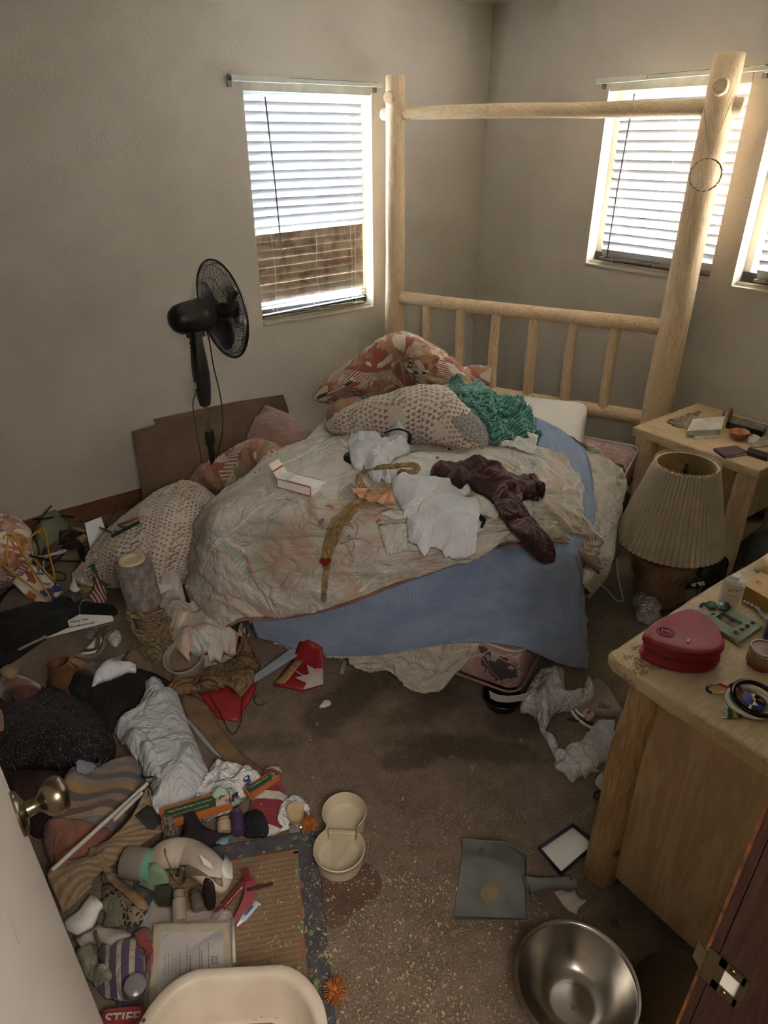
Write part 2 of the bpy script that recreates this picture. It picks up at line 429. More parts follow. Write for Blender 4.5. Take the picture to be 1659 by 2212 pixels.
def card(name, pts, m, th=.002, lift=.002, zs=None, parent=None, label=None, cat=None, group=None, sup=False, bulge=0.):
    """flat stiff sheet; pts in pixels; lies flat over the highest thing below, or gets a height per corner"""
    if zs is None:
        c = [hit(x, y) for x, y in pts]; z = max(max(down(p.x, p.y) for p in c), max(p.z for p in c))+lift if False else sorted(p.z for p in c)[len(c)//2]+lift
        W_ = [P(x, y, z) for x, y in pts]
    else: W_ = [P(x, y, q) for (x, y), q in zip(pts, zs)]
    nrm = (W_[1]-W_[0]).cross(W_[2]-W_[0]).normalized()
    if nrm.z < 0: nrm = -nrm
    o = G().prism(W_, nrm*th).out(name, m, parent)
    if label: tag(o, label, cat, group)
    if sup: support(o)
    return o
def text(s, m, c, right, up, size, name='lettering', parent=None, th=.0006, bold=False, italic=0.):
    """lettering as a thin mesh; c centre, right/up directions in world"""
    cu = bpy.data.curves.new('t', 'FONT'); cu.body = s; cu.size = size; cu.align_x = 'CENTER'; cu.align_y = 'CENTER'; cu.extrude = th; cu.shear = italic
    if bold: cu.offset = size*.02
    o = bpy.data.objects.new('t', cu); COL.objects.link(o)
    dg = bpy.context.evaluated_depsgraph_get(); dg.update()
    me = o.evaluated_get(dg).to_mesh(); r = Vector(right).normalized(); u = Vector(up); u = (u-r*u.dot(r)).normalized(); n = r.cross(u); c = Vector(c)
    v = [c+r*q.co.x+u*q.co.y+n*q.co.z for q in me.vertices]; f = [tuple(p.vertices) for p in me.polygons]
    o.evaluated_get(dg).to_mesh_clear(); bpy.data.objects.remove(o)
    return mk(name, v, f, m, parent, False)
# ================================================================== materials of the setting
def m_wall():
    m = M('painted_plaster', '#CBC2B2', .9)
    m.base(m.mix(m.noise(1.3, 5, .6).smooth(.3, .7), '#C6BCAB', '#D2C9BA'))
    m.bump(m.noise(75, 3, .6), .55, .006); return m.m
def m_carpet():
    m = M('carpet_pile', '#82705D', 1.)
    f = m.noise(14, 6, .75); g = m.noise(170, 2, .8); c = m.mix(f.smooth(.3, .72), '#665646', '#8A7763')
    c = m.mix(g.smooth(.38, .66)*.62, c, '#9C8B77')
    c = m.mix((m.noise(260, 1) < .36)*.55, c, '#4C3E30')
    # soaked-in stains with shapes of their own, on the open floor before the bed and beside the dresser
    def spot(cx, cy, rx, ry, ang, w):
        ca, sa = math.cos(ang), math.sin(ang); nz = (m.noise(7, 4)-.5)*1.1
        dx = m.x-(cx-1.); dy = m.y-(cy-.8); u = (dx*ca+dy*sa)*(1/rx); v = (dy*ca-dx*sa)*(1/ry)
        d = (u*u+v*v).pw(.5)+nz
        return (1.-d.smooth(.45, 1.15))*w
    st = None
    for a in STAINS:
        q = spot(*a); st = q if st is None else st.mx(q)
    c = m.mix(st, c, '#2E2113'); m.base(c)
    m.bump(m.noise(230, 3, .8)+m.noise(30, 3)*.6, .9, .006); return m.m
def st(x, y, rx, ry, ang, w): p = P(x, y); return (p.x, p.y, rx, ry, ang, w)
STAINS = [st(770, 1500, .24, .11, .2, .6), st(690, 1550, .12, .07, .9, .5), st(1010, 1615, .30, .07, -.75, .58), st(880, 1640, .14, .055, -.3, .5),
          st(1110, 1560, .12, .10, .1, .62), st(590, 1600, .16, .05, -.5, .3), st(930, 1520, .18, .09, .1, .45), st(1350, 1950, .10, .05, 1., .3), st(1330, 1995, .02, .02, 0, .6)]
def wood(name, c1, c2, axis='Z', scale=1., knots=True, rough=.62, grain=1.):
    m = M(name, c1, rough)
    st_ = {'Z': (9, 9, 1.), 'X': (1., 9, 9), 'Y': (9, 1., 9)}[axis]
    n = m.noise(2.2*scale, 4, .6, stretch=st_, dist=1.2); w = (n*9*grain).fr()-.5
    g = m.noise(22*scale, 3, .7, stretch=st_)
    c = m.mix(w.ab().smooth(.0, .5)*.75, c1, c2); c = m.mix(g.smooth(.5, .75)*.35, c, c2)
    c = m.mix(m.noise(1.7, 3).smooth(.35, .7)*.35, c, c1)
    if knots:
        v = m.vor(4.2*scale); c = m.mix((1.-v.smooth(.03, .085))*.85, c, '#4E3522')
    m.base(c); m.bump(g, .15, .003); return m.m
LOG = {a: wood('peeled_pine_'+a, '#E3C9A2', '#C29D70', a) for a in 'XYZ'}
LOGD = wood('pale_pine_board', '#CFB68F', '#A88A62', 'X', knots=False)
PLY = wood('birch_plywood', '#BFA27A', '#A1835A', 'Z', .6, knots=False, grain=.5)
DARKW = wood('varnished_jamb', '#3A2018', '#24120D', 'Z', knots=False, rough=.35)
OAK = wood('oak_baseboard', '#7C4F2C', '#55341C', 'X', knots=False)
PAPER = mat('#E6E2D8', .85, var=.05); WHITE = mat('#EFEFEA', .55, var=.03); BLACK = mat('#141414', .5, var=.1); CARD = mat('#A27E54', .9, var=.14, vs=5)
# ================================================================== shell
WALL = m_wall()
def structure(g, name, m, smooth=False): o = g.out(name, m, None, smooth); o['kind'] = 'structure'; return o
FLOOR = structure(G().box((1., .8, -.05), (5.2, 5.6, .1)), 'floor', m_carpet()); support(FLOOR)
structure(G().box((1., .8, CEIL+.05), (5.2, 5.6, .1)), 'ceiling', mat('#D8D2C6', .95, bump=.3, bs=60))
WZ = (.857, 2.035); W1 = (1.728, 2.488)
g = G(); T_ = .13
def wallY(g, y0, y1, x0, x1, holes):
    xs = x0
    for hx0, hx1, z0, z1 in holes:
        g.box(((xs+hx0)/2, (y0+y1)/2, CEIL/2), (hx0-xs, y1-y0, CEIL)); g.box(((hx0+hx1)/2, (y0+y1)/2, z0/2), (hx1-hx0, y1-y0, z0))
        g.box(((hx0+hx1)/2, (y0+y1)/2, (z1+CEIL)/2), (hx1-hx0, y1-y0, CEIL-z1)); xs = hx1
    g.box(((xs+x1)/2, (y0+y1)/2, CEIL/2), (x1-xs, y1-y0, CEIL))
wallY(g, Y0, Y0+T_, -1.5, X0+T_, [(W1[0], W1[1], *WZ)]); structure(g, 'wall_left', WALL)
RZ = (1.138, 2.04); W2 = (1.833, 2.583); W3 = (.96, 1.713)
g = G(); ys = -.1
for a, b in (W3, W2):
    g.box((X0+T_/2, (ys+a)/2, CEIL/2), (T_, a-ys, CEIL)); g.box((X0+T_/2, (a+b)/2, RZ[0]/2), (T_, b-a, RZ[0])); g.box((X0+T_/2, (a+b)/2, (RZ[1]+CEIL)/2), (T_, b-a, CEIL-RZ[1])); ys = b
g.box((X0+T_/2, (ys+Y0)/2, CEIL/2), (T_, Y0-ys, CEIL)); structure(g, 'wall_right', WALL)
structure(G().box((-1.55, .8, CEIL/2), (.1, 5.6, CEIL)), 'wall_side', WALL)
g = G(); wallY(g, .0, YF, .70, 3.5, []); g.box((-.8, .06, CEIL/2), (1.38, .12, CEIL)); g.box((.3, .06, 2.26), (.82, .12, .36)); structure(g, 'wall_front', WALL)
g = G().box((1., -1.85, CEIL/2), (5.2, .1, CEIL)); g.box((3.45, -1., CEIL/2), (.1, 1.8, CEIL)); structure(g, 'wall_hallway', WALL)
g = G(); g.box(((-1.5+W1[0]+1.62)/2, Y0-.008, .045), (X0+1.5, .016, .09)); g.box(((-1.5+X0)/2, Y0-.011, .082), (X0+1.5, .022, .012)); structure(g, 'baseboard_left', OAK)
structure(G().box((X0-.008, 1.75, .045), (.016, 3.4, .09)), 'baseboard_right', OAK)
# door jamb on the right of the doorway, with its strike plate
JX = .56
jr = empty('trim_1', loc=(JX+.05, .06, 0)); jr['kind'] = 'structure'
G().box((JX+.075, .055, 1.05), (.15, .128, 2.1)).box((JX+.06, .124, 1.05), (.12, .012, 2.1)).out('jamb', DARKW, jr)
em = mat('#6E4018', .7, var=.5, vs=30)
G().box((JX+.001, .1305, 1.05), (.005, .003, 2.1)).out('worn_edge', em, jr)
BRASS = mat('#6E6040', .32, 1., var=.15); BRASSL = mat('#857B66', .26, 1., var=.1)
sp = G(); z0 = .93
sp.box((JX-.0012, .085, z0), (.0024, .008, .058)).box((JX-.0012, .118, z0), (.0024, .022, .058)).box((JX-.0012, .1, z0+.022), (.0024, .03, .014)).box((JX-.0012, .1, z0-.022), (.0024, .03, .014))
sp.prism([(JX-.0024, .128, z0-.018), (JX-.0024, .128, z0+.018), (JX+.004, .142, z0+.016), (JX+.004, .142, z0-.016)], (.0, 0, .0024) if False else (-.0015, .0008, 0))
so = sp.out('strike_plate', BRASSL, jr)
G().box((JX-.0004, .1, z0), (.001, .022, .03)).out('strike_hole', mat('#E8E4DA', .7, var=.02), so)
for dz in (-.022, .022): G().lathe([(0, 0), (.004, .0), (.0035, .0012), (0, .0018)], (JX-.0024, .1, z0+dz), (-1, 0, 0), 12).out('screw', BRASS, so)
# open door on the left
dr = empty('door_1', loc=(-.0625, .5, 0)); dr['kind'] = 'structure'
DX = -.045; DE = .882
pm = M('door_paint', '#E9E0D2', .5); pm.base(pm.mix(pm.noise(3, 4).smooth(.3, .7), '#E0D5C6', '#EFE8DC')); pm.base(pm.mix(((pm.noise(26, 4, .7, stretch=(1, 1, .4))) > .68)*.45, pm.mix(.5, '#E0D5C6', '#EFE8DC'), '#A09280'))
G().rbox((DX-.0175, (.13+DE)/2, 1.02), (.035, DE-.13, 2.02), r=.003).out('door_slab', pm.m, dr)
kc = Vector((DX, DE-.066, .935)); kn = G()
kn.lathe([(0, 0), (.0335, 0), (.034, .003), (.030, .0075), (.020, .011), (.0135, .013), (.0115, .02), (.0105, .026), (.013, .031), (.021, .036), (.0268, .043), (.0285, .052), (.0275, .06), (.0225, .066), (.012, .0695), (0, .0705)], kc, (1, 0, 0), 40)
G().lathe([(0, 0), (.0335, 0), (.034, .003), (.030, .0075), (.020, .011), (.0135, .013), (.0, .0135)], kc, (1, 0, 0), 40).out('rosette', BRASSL, dr, True, 50)
G().lathe([(0, .011), (.0125, .012), (.0115, .02), (.0105, .027), (.013, .031), (.021, .036), (.0268, .043), (.0285, .052), (.0275, .06), (.0225, .066), (.012, .0695), (0, .0705)], kc, (1, 0, 0), 40).out('door_handle', BRASSL, dr, True, 60)
G().rbox((DX-.0175, DE+.001, .935), (.025, .003, .057), r=.002).out('latch_plate', BRASS, dr)
# ================================================================== windows and blinds
GLS = M('window_glass', '#FFFFFF', .03, Transmission_Weight=1., IOR=1.45).m
ALU = mat('#C4BCA8', .5, .3, var=.04); SILL = mat('#D2CBBD', .6)
def slat_mat(name, c, d=None):
    m = M(name, c, .5); tr = m.nt.nodes.new('ShaderNodeBsdfTranslucent'); mx = m.nt.nodes.new('ShaderNodeMixShader'); mx.inputs[0].default_value = .05 if d is None else .02
    tr.inputs[0].default_value = lin(c)
    if d: 
        f = m.noise(9, 5, .7).smooth(.42, .62); m.base(m.mix(f, c, d))
    out = m.nt.nodes['Material Output']; m.nt.links.new(m.b.outputs[0], mx.inputs[1]); m.nt.links.new(tr.outputs[0], mx.inputs[2]); m.nt.links.new(mx.outputs[0], out.inputs[0]); return m.m
SLAT = slat_mat('blind_slat', '#D2D5D9'); DIRT = slat_mat('dusty_blind_slat', '#9C8C74', '#6E543A')
CORD = mat('#EDEBE2', .8); GREYP = mat('#6F6E68', .4)
def window(n, org, ux, w, z0, z1):
    """org = hole corner at the room face, ux = unit along the wall, n = outward normal"""
    org = Vector(org); ux = Vector(ux); nn = Vector(n[1]); r = empty('window_%d' % n[0], loc=org+ux*w/2+nn*.1+Vector((0, 0, z0))); r['kind'] = 'structure'
    R = Matrix((ux, nn, Vector((0, 0, 1)))).transposed()
    c = lambda a, d, z: org+ux*a+nn*d+Vector((0, 0, z))
    f = G()
    for a in (.018, w-.018): f.box(c(a, .1, (z0+z1)/2), (.036, .04, z1-z0), rot=R)
    for z in (z0+.018, z1-.018, (z0+z1)/2): f.box(c(w/2, .1, z), (w-.072, .04, .036 if z != (z0+z1)/2 else .03), rot=R)
    f.out('window_frame', ALU, r)
    G().box(c(w/2, .078, z0+.045), (w-.01, .012, .05), rot=R).out('sill_shadow_strip', mat('#2A2622', .5), r)  # dark box standing in for the exterior shadow just above the sill
    G().box(c(w/2, .1, (z0+z1)/2), (w-.07, .004, z1-z0-.05), rot=R).out('pane', GLS, r)
    s = G(); s.rbox(c(w/2, .045, z0+.006), (w-.004, .11, .012), rot=R, r=.003); s.box(c(w/2, .03, z0+.018), (w-.01, .006, .014), rot=R); s.box(c(w/2, .06, z0+.018), (w-.01, .006, .014), rot=R); s.out('sill_track', ALU, r)
    return R, c
def blind(label, R, c, w, z0, z1, gapl, gapr, spec, pitch, wand, group=None, cords=(.13, .52, .86), bottom=.03, drop=0.):
    r = empty('window_blind', label, 'blind', c(w/2, .035, z0), group)
    val = G(); val.rbox(c(w/2, .008, z1-.030), (w-.006, .012, .056), rot=R, r=.003); val.box(c(w/2, .035, z1-.022), (w-.012, .04, .038), rot=R); val.out('headrail', mat('#C9C3B4', .6), r)
    zz = z1-.075; i = 0; last = None
    gs = {'slats': G(), 'dusty_slats': G()}
    a0, a1 = gapl, w-gapr
    while zz > z0+bottom and i < len(spec):
        ang, kind, tilt = spec[i]; g = gs[kind]; ang = math.radians(ang); hw = .0245
        sag = random.uniform(-.0012, .0012)
        pts = []
        for k in range(5):
            t = -1+k*.5; cu = .0035*(1-t*t)
            pts.append((t*hw*math.cos(ang)+cu*math.sin(ang), t*hw*math.sin(ang)+cu*math.cos(ang)))
        sec = lambda a, dz, o: [c(a, .037+d+o*math.sin(ang), zz+h+dz+o) for d, h in pts]
        rings = []
        for a, dz in ((a0, sag-tilt), (a1, sag+tilt)):
            u_ = [c(a, .037+d, zz+h+dz+.0014) for d, h in pts]; l_ = [c(a, .037+d, zz+h+dz-.0014) for d, h in reversed(pts)]
            rings.append(u_+l_)
        g.rings(rings); last = zz; zz -= pitch if ang > -9 else pitch; i += 1
        if i < len(spec) and len(spec[i]) > 3: pass
    gs['slats'].out('slats', SLAT, r, True, 30)
    if gs['dusty_slats'].v: gs['dusty_slats'].out('dusty_slats', DIRT, r, True, 30)
    G().rbox(c((a0+a1)/2, .037, last-pitch*.55), (a1-a0, .05, .012), rot=R, r=.004).out('bottom_rail', mat('#8E7F68', .6), r)
    cg = G()
    for q in cords:
        a = a0+(a1-a0)*q
        for d in (-.0265, .0265):
            cg.tube([c(a+.004*math.sin(k*1.7+q*9), .037+d+.001*math.sin(k*2.3), z1-.05-(z1-.05-last)*k/14) for k in range(15)], .0011, 5)
        cg.tube([c(a, .012, last), c(a+.012, -.004, last-.03), c(a+.004, .0, last-.045)], .001, 5)
    cg.out('ladder_cords', CORD, r)
    a, zt, zb, da = wand
    G().tube([c(a, -.004, zt), c(a+da*.5, -.012, (zt+zb)/2), c(a+da, -.006, zb)], .0042, 8).out('tilt_wand', GREYP, r)
    return r
Zh = Vector((0, 0, 1))
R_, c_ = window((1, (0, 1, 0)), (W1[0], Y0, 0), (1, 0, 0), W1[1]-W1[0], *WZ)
sp_ = [(-60, 'slats', 0)]*13+[(-62, 'slats', .002), (-50, 'slats', .004)]+[(-83, 'dusty_slats', .007)]*8+[(-20, 'slats', .009), (-8, 'slats', .011)]
b1 = blind('white slatted blind beside the bed, lower slats shut and coated in brown dust', R_, c_, W1[1]-W1[0], *WZ, .012, .05, sp_, .0435, (.115, 1.955, 1.235, .03))
G().tube(bezier([onY(762, 250, Y0-.005), onY(768, 560, Y0-.012), onY(770, 740, Y0-.01), onY(767, 790, Y0-.015)], 6), .0013, 6).lathe([(0, 0), (.006, .002), (.008, .02), (0, .03)], onY(767, 795, Y0-.015), (0, 0, 1), 10).out('pull_cord', CORD, b1)
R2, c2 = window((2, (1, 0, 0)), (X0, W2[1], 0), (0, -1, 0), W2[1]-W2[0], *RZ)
sp2 = [(-58, 'slats', 0)]*18
blind('white slatted blind directly behind the right log post', R2, c2, W2[1]-W2[0], *RZ, .075, .004, sp2, .0445, (.16, 1.965, 1.19, -.02))
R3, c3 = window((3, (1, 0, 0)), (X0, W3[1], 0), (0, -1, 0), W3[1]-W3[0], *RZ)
blind('white slatted blind at the right edge of the photo, mostly out of frame', R3, c3, W3[1]-W3[0], *RZ, .09, .004, sp2, .0445, (.5, 1.965, 1.3, -.02))
RODM = mat('#D9DBCB', .45, var=.04)
def rod(p0, p1, n, label):
    p0, p1, n = Vector(p0), Vector(p1), Vector(n); d = (p1-p0).normalized(); r = empty('curtain_rod', label, 'curtain rod', (p0+p1)/2)
    mid = p0.lerp(p1, .35); R = Matrix((d, n, d.cross(n))).transposed()
    G().rbox((p0+mid)/2, ((mid-p0).length, .01, .024), rot=R, r=.003).rbox((mid+p1)/2+n*.002, ((p1-mid).length+.02, .008, .02), rot=R, r=.003).out('rod', RODM, r)
    for q in (p0+d*.012, p1-d*.012):
        G().box(q+n*.028+Vector((0, 0, 0)), (.014, .056, .016), rot=R).box(q+n*.052-Vector((0, 0, .008)), (.02, .008, .05), rot=R).out('bracket', mat('#8C8C86', .4, .7), r)
    G().tube([p0+n*.03+Vector((0, 0, .012))+d*.05, p1+n*.03+Vector((0, 0, .012))-d*.08], .0025, 6).out('inner_edge', mat('#57534C', .6), r)
rod(onY(500, 168, Y0-.06), onY(826, 184, Y0-.06), (0, 1, 0), 'white flat curtain rod over the blind with brown lower slats')
rod(onX(1288, 176, X0-.06), onX(1648, 147, X0-.06), (1, 0, 0), 'white flat curtain rod above the window behind the right bed post')
rod(onX(1652, 150, X0-.06), onX(1652, 150, X0-.06)+Vector((0, -.8, 0)), (1, 0, 0), 'white flat curtain rod end at the upper right edge of the photo')
# ================================================================== log bed
Rp = Vector((3.215, 1.887, 0)); ev = Vector((-.411, .911, 0)); av = Vector((.911, .411, 0))
def bp(u, v, z): return Rp+ev*u-av*v+Vector((0, 0, z))
def log(p0, p1, r0, r1, n=14, seg=22, wob=.0025, seed=1, chamf=.006):
    p0, p1 = Vector(p0), Vector(p1); d = p1-p0; L = d.length; d.normalize(); u = d.orthogonal().normalized(); w = d.cross(u); rings = []
    ts = [0, chamf/L]+[chamf/L+(1-2*chamf/L)*k/n for k in range(1, n)]+[1-chamf/L, 1]
    for i, t in enumerate(ts):
        r = r0+(r1-r0)*t
        if i in (0, len(ts)-1): r -= chamf*.8
        c = p0+d*(L*t)+u*wob*float(vn(t*3.1, 2.2, seed))*2+w*wob*float(vn(t*3.1, 7.7, seed+3))*2
        rings.append([c+(u*math.cos(a)+w*math.sin(a))*(r+wob*float(vn(a*1.3+3, t*L*5, seed+5))*.8) for a in [2*math.pi*k/seg for k in range(seg)]])
    return G().rings(rings)
bed = empty('log_bed', 'peeled pine log bed with tall canopy posts and spindle headboard', 'bed', Rp+ev*.8)
L_ = Rp+ev*1.6
log(L_, L_+Vector((0, 0, 2.065)), .062, .050, seed=3).out('bed_post', LOG['Z'], bed, True, 50)
log(Rp, Rp+Vector((0, 0, 2.085)), .076, .064, seed=8).out('bed_post', LOG['Z'], bed, True, 50)
hd = wood('peeled_pine_rail', '#E3C9A2', '#C29D70', 'Y')
log(L_+ev*.085+Zh*1.889, Rp-ev*.098+Zh*1.889, .030, .036, seed=12).out('top_rail', hd, bed, True, 50)
log(L_+Zh*.932, Rp+Zh*.934, .035, .041, seed=15).out('head_rail', hd, bed, True, 50)
log(L_+Zh*.44, Rp+Zh*.44, .037, .040, seed=17).out('head_rail', hd, bed, True, 50)
MP = [(922, 655), (997, 665), (1073, 675), (1155, 687), (1240, 698), (1330, 708)]
for k, (x, y) in enumerate(MP):
    # where this pixel column meets the headboard plane
    d = Vector(ray(x, y)); nrm = av; t = (Rp-Vector(CAM)).dot(nrm)/d.dot(nrm); q = Vector(CAM)+d*t
    u = (q-Rp).dot(ev); log(bp(u, 0, .43), bp(u, 0, .93), .029, .026, seed=20+k, n=8, seg=16).out('spindle', LOG['Z'], bed, True, 50)
for base, rr in ((Rp, .034), (L_, .030)):
    log(base-av*.02+Zh*2.0-Zh*.04, base-av*(.105 if base is Rp else .085)+Zh*1.96, rr, rr, n=3, seed=31).out('rail_peg', hd, bed, True, 50)
# ------------------------------------------------------------------ metal frame, box spring, mattress
fr = G()
for v in (.35, 1.2, 1.92):
    fr.box((bp(.7, v, .135)), (1.3, .03, .028), math.atan2(ev.y, ev.x))
    for u in (.12, .7, 1.28): fr.tube([bp(u, v, 0), bp(u, v, .13)], .014, 8)
for u in (.08, 1.33): fr.box(bp(u, 1.1, .135), (1.85, .03, .028), math.atan2(av.y, av.x))
fr.out('metal_frame', mat('#1E1A18', .5, .6), bed)
bm_ = M('box_spring_ticking', '#A98680', .85)
nz = bm_.noise(9, 2); v_ = bm_.vor(3.6, vec=None); leaf = (v_+(bm_.noise(30, 3)-.5)*.35) < .27
c = bm_.mix(bm_.noise(14, 4).smooth(.3, .7), '#A37F7A', '#B4928A'); c = bm_.mix(leaf, c, '#4B4546')
_q = onbox_ = None
def _leafat(px, py, rad, wt):
    d = Vector(ray(px, py)); o_ = bp(.7, 2.05, .15); t = (o_-Vector(CAM)).dot(av)/d.dot(av); q = Vector(CAM)+d*t-bp(.7, 1.1, .15)
    dx, dy, dz_ = bm_.x-q.x, bm_.y-q.y, bm_.z-q.z
    return ((dx*dx+dy*dy+dz_*dz_*1.3).pw(.5)*(1/rad)+(bm_.noise(38, 2, .8)-.5)*1.7) < wt
c = bm_.mix(_leafat(1078, 1442, .075, .75).mx(_leafat(1045, 1405, .03, .7)), c, '#4A4344')
q = ((bm_.x*11+bm_.y*4+(nz-.5)*2).fr()-.5).ab(); q2 = ((bm_.x*5-bm_.y*11+bm_.z*9+(nz-.5)*2).fr()-.5).ab()
bm_.base(bm_.mix((q < .03).mx(q2 < .03)*.5, c, '#D3C6BA')); bm_.bump(q.mn(q2), .5, .01)
bs = empty('box_spring', 'pink box spring with dark flower print, uncovered at the foot corner', 'box spring', bp(.7, 1.1, .15))
BR = Matrix((-av, ev, Zh)).transposed()
def bbox(g, u0, u1, v0, v1, z0, z1, r=.05): g.rbox(bp((u0+u1)/2, (v0+v1)/2, (z0+z1)/2), (v1-v0, u1-u0, z1-z0), rot=BR, r=r, seg=6); return g
o = bbox(G(), .03, 1.38, .17, 2.05, .155, .345).out('base_body', bm_.m, bs, True, 50); support(o)
pip = []
for u, v in ((.03, .17), (1.38, .17), (1.38, 2.05), (.03, 2.05)): pip.append((u, v))
def rr_loop(z, r=.05, e=.003):
    out = []
    for (cu, cv, a0) in ((.03+r, .17+r, 180), (1.38-r, .17+r, 270), (1.38-r, 2.05-r, 0), (.03+r, 2.05-r, 90)):
        for k in range(5):
            a = math.radians(a0+90*k/4); out.append(bp(cu+(r+e)*math.cos(a), cv+(r+e)*math.sin(a), z))
    return out
for z, r_, c_ in ((.338, .0055, '#CFC2B4'), (.165, .004, '#9A7E78')): G().tube(rr_loop(z), r_, 6, closed=True).out('piping', mat(c_, .8), bs)
TOPZ = .61
HR, FR_, FL_, HL = Vector((2.77, 2.0, 0)), Vector((1.50, 1.075, 0)), Vector((.86, 2.05, 0)), Vector((2.07, 3.02, 0))
mm = cloth('#DFD6C6', 300, b=.15)
def quadslab(cs, z0, z1, r=.06, cr=.045):
    g = G(); cen = sum(cs, Vector())/4; rings = []
    def loop(ins, z):
        out = []; n = len(cs)
        for i, p in enumerate(cs):
            a = (cs[i-1]-p).normalized(); b = (cs[(i+1) % n]-p).normalized()
            for k in range(7):
                t = k/6; q = p+a*r*(1-t)**2+b*r*t**2; q = q+(cen-q).normalized()*ins; out.append(Vector((q.x, q.y, z)))
        return out
    prof = [(cr, z0)]+[(cr*(1-math.sin(a)), z0+cr*(1-math.cos(a))) for a in (.5, 1., 1.57)]+[(cr*(1-math.cos(a)), z1-cr*(1-math.sin(a))) for a in (0.01, .5, 1., 1.57)]
    for ins, z in prof: rings.append(loop(ins, z))
    return g.rings(rings)
ma = quadslab([HR, HL, FL_+(HL-FL_)*.04, FR_+(HR-FR_)*.05+(FL_-FR_)*.04], .35, TOPZ).out('mattress', mm, None, True, 60); tag(ma, 'mattress in a cream fitted sheet, bare at its top right corner', 'mattress'); support(ma)
FRB, FLB = bp(-.02, 2.065, 0), bp(1.42, 2.065, 0)
def onbed(p, off=.0):
    """pixel -> point on the top or on the draped foot face of the bed, off metres outside it"""
    if len(p) == 3: return P(*p)
    x, y = p; d = Vector(ray(x, y)); top = P(x, y, TOPZ+off)
    def f(t):
        q = Vector(CAM)+d*t; k = max(0., min(1., (q.z-.34)/(TOPZ-.34))); k = k**.8
        A = FRB.lerp(FR_, k); B = FLB.lerp(FL_, k); fd = (A-B).normalized(); fn = Vector((-fd.y, fd.x, 0))
        if fn.dot(FL_-HL) < 0: fn = -fn
        return (q-A).dot(fn)-off
    t1 = (TOPZ+off-CAM_H)/d.z
    if f(t1) <= 0: return top
    a, b = t1, t1*1.6
    for _ in range(40):
        m_ = (a+b)/2
        if f(m_) > 0: a = m_
        else: b = m_
    return Vector(CAM)+d*a
def bnet(rows, off): return [[onbed(p, off) for p in r] for r in rows]
# ------------------------------------------------------------------ blue blanket
bl = M('waffle_blanket', '#7286AC', .95, 0, 'UV', Sheen_Weight=.3)
w = ((bl.x*95).fr()-.5).ab()+((bl.y*95).fr()-.5).ab()
bl.base(bl.mix(bl.noise(6, 5).smooth(.3, .7), '#8496B6', '#97A8C4')); bl.bump(w+bl.noise(50, 3)*.8, .6, .004)
rows = [[(800, 990), (950, 950), (1080, 918), (1150, 903), (1215, 935), (1262, 975), (1276, 1010, .56)],
        [(700, 1080), (900, 1050), (1060, 1000), (1160, 990), (1215, 1010), (1270, 1050), (1290, 1080, .52)],
        [(600, 1115), (800, 1110), (1000, 1110), (1120, 1110), (1200, 1115), (1262, 1130), (1285, 1150, .52)],
        [(520, 1130), (760, 1140), (960, 1175), (1100, 1198), (1180, 1205), (1240, 1200, .61), (1262, 1215, .52)],
        [(520, 1250), (740, 1230), (940, 1250), (1090, 1270), (1190, 1275, .50), (1240, 1270, .48), (1262, 1290, .40)],
        [(535, 1320), (740, 1340), (930, 1330), (1080, 1335), (1175, 1345, .38), (1235, 1360, .34), (1266, 1375, .24)],
        [(555, 1375), (700, 1412), (840, 1410), (1000, 1388), (1120, 1398), (1205, 1432, .20), (1264, 1442, .10)]]
o = net('blanket', bnet(rows, .018), bl.m, th=.008, res=.014, fold=[(.010, .20, 1.1, 2.5), (.003, .07, .3, 2)], rough_edge=.003, seed=5)
tag(o, 'pale blue waffle blanket hanging down over the foot of the bed', 'blanket'); support(o)
G_ = G()
# satin binding of the blanket along its hem (left part)
# ------------------------------------------------------------------ sheets
sh = cloth('#CFC6B3', 300, b=.15)
o = net('bed_sheet', [[P(*p) for p in r] for r in
    [[(1200, 935, .60), (1240, 975, .60), (1258, 1030, .58), (1268, 1110, .55), (1270, 1180, .50), (1250, 1230, .48)],
     [(1262, 955, .62), (1298, 990, .56), (1312, 1050, .52), (1310, 1130, .50), (1300, 1210, .48), (1262, 1260, .50)],
     [(1290, 985, .50), (1338, 1020, .45), (1340, 1075, .38), (1330, 1150, .34), (1312, 1225, .32), (1268, 1285, .36)],
     [(1285, 1020, .42), (1352, 1045, .36), (1335, 1095, .30), (1342, 1170, .22), (1308, 1250, .18), (1262, 1290, .30)]]],
    sh, th=.003, res=.010, fold=[(.022, .16, 1.4, 2.6), (.006, .08, 1.2, 2.)], rough_edge=.004, seed=9)
tag(o, 'rumpled cream sheet sliding off the lamp side of the bed', 'sheet'); support(o)
o = net('bed_sheet', bnet([[(755, 1408), (850, 1398), (940, 1388), (1040, 1384)], [(758, 1432), (850, 1420), (940, 1440), (1032, 1400)], [(790, 1450), (838, 1445), (900, 1486), (1012, 1425)], [(800, 1448), (850, 1455), (935, 1498), (985, 1455)]], -.004),
    sh, th=.003, res=.008, fold=[(.014, .07, 1.5, 3.)], seed=12)
tag(o, 'cream sheet poking out beneath the blue blanket hem at the foot', 'sheet')
o = net('lace_valance', bnet([[(560, 1360), (640, 1385), (700, 1400), (760, 1405)], [(562, 1382), (640, 1408), (700, 1418), (765, 1425)]], .0), cloth('#D9D6CE', 200, b=.5), th=.003, res=.006, fold=[(.02, .03, 1.57, 3.)], seed=14)
tag(o, 'strip of white ruffled lace below the blanket at the left foot corner', 'lace')
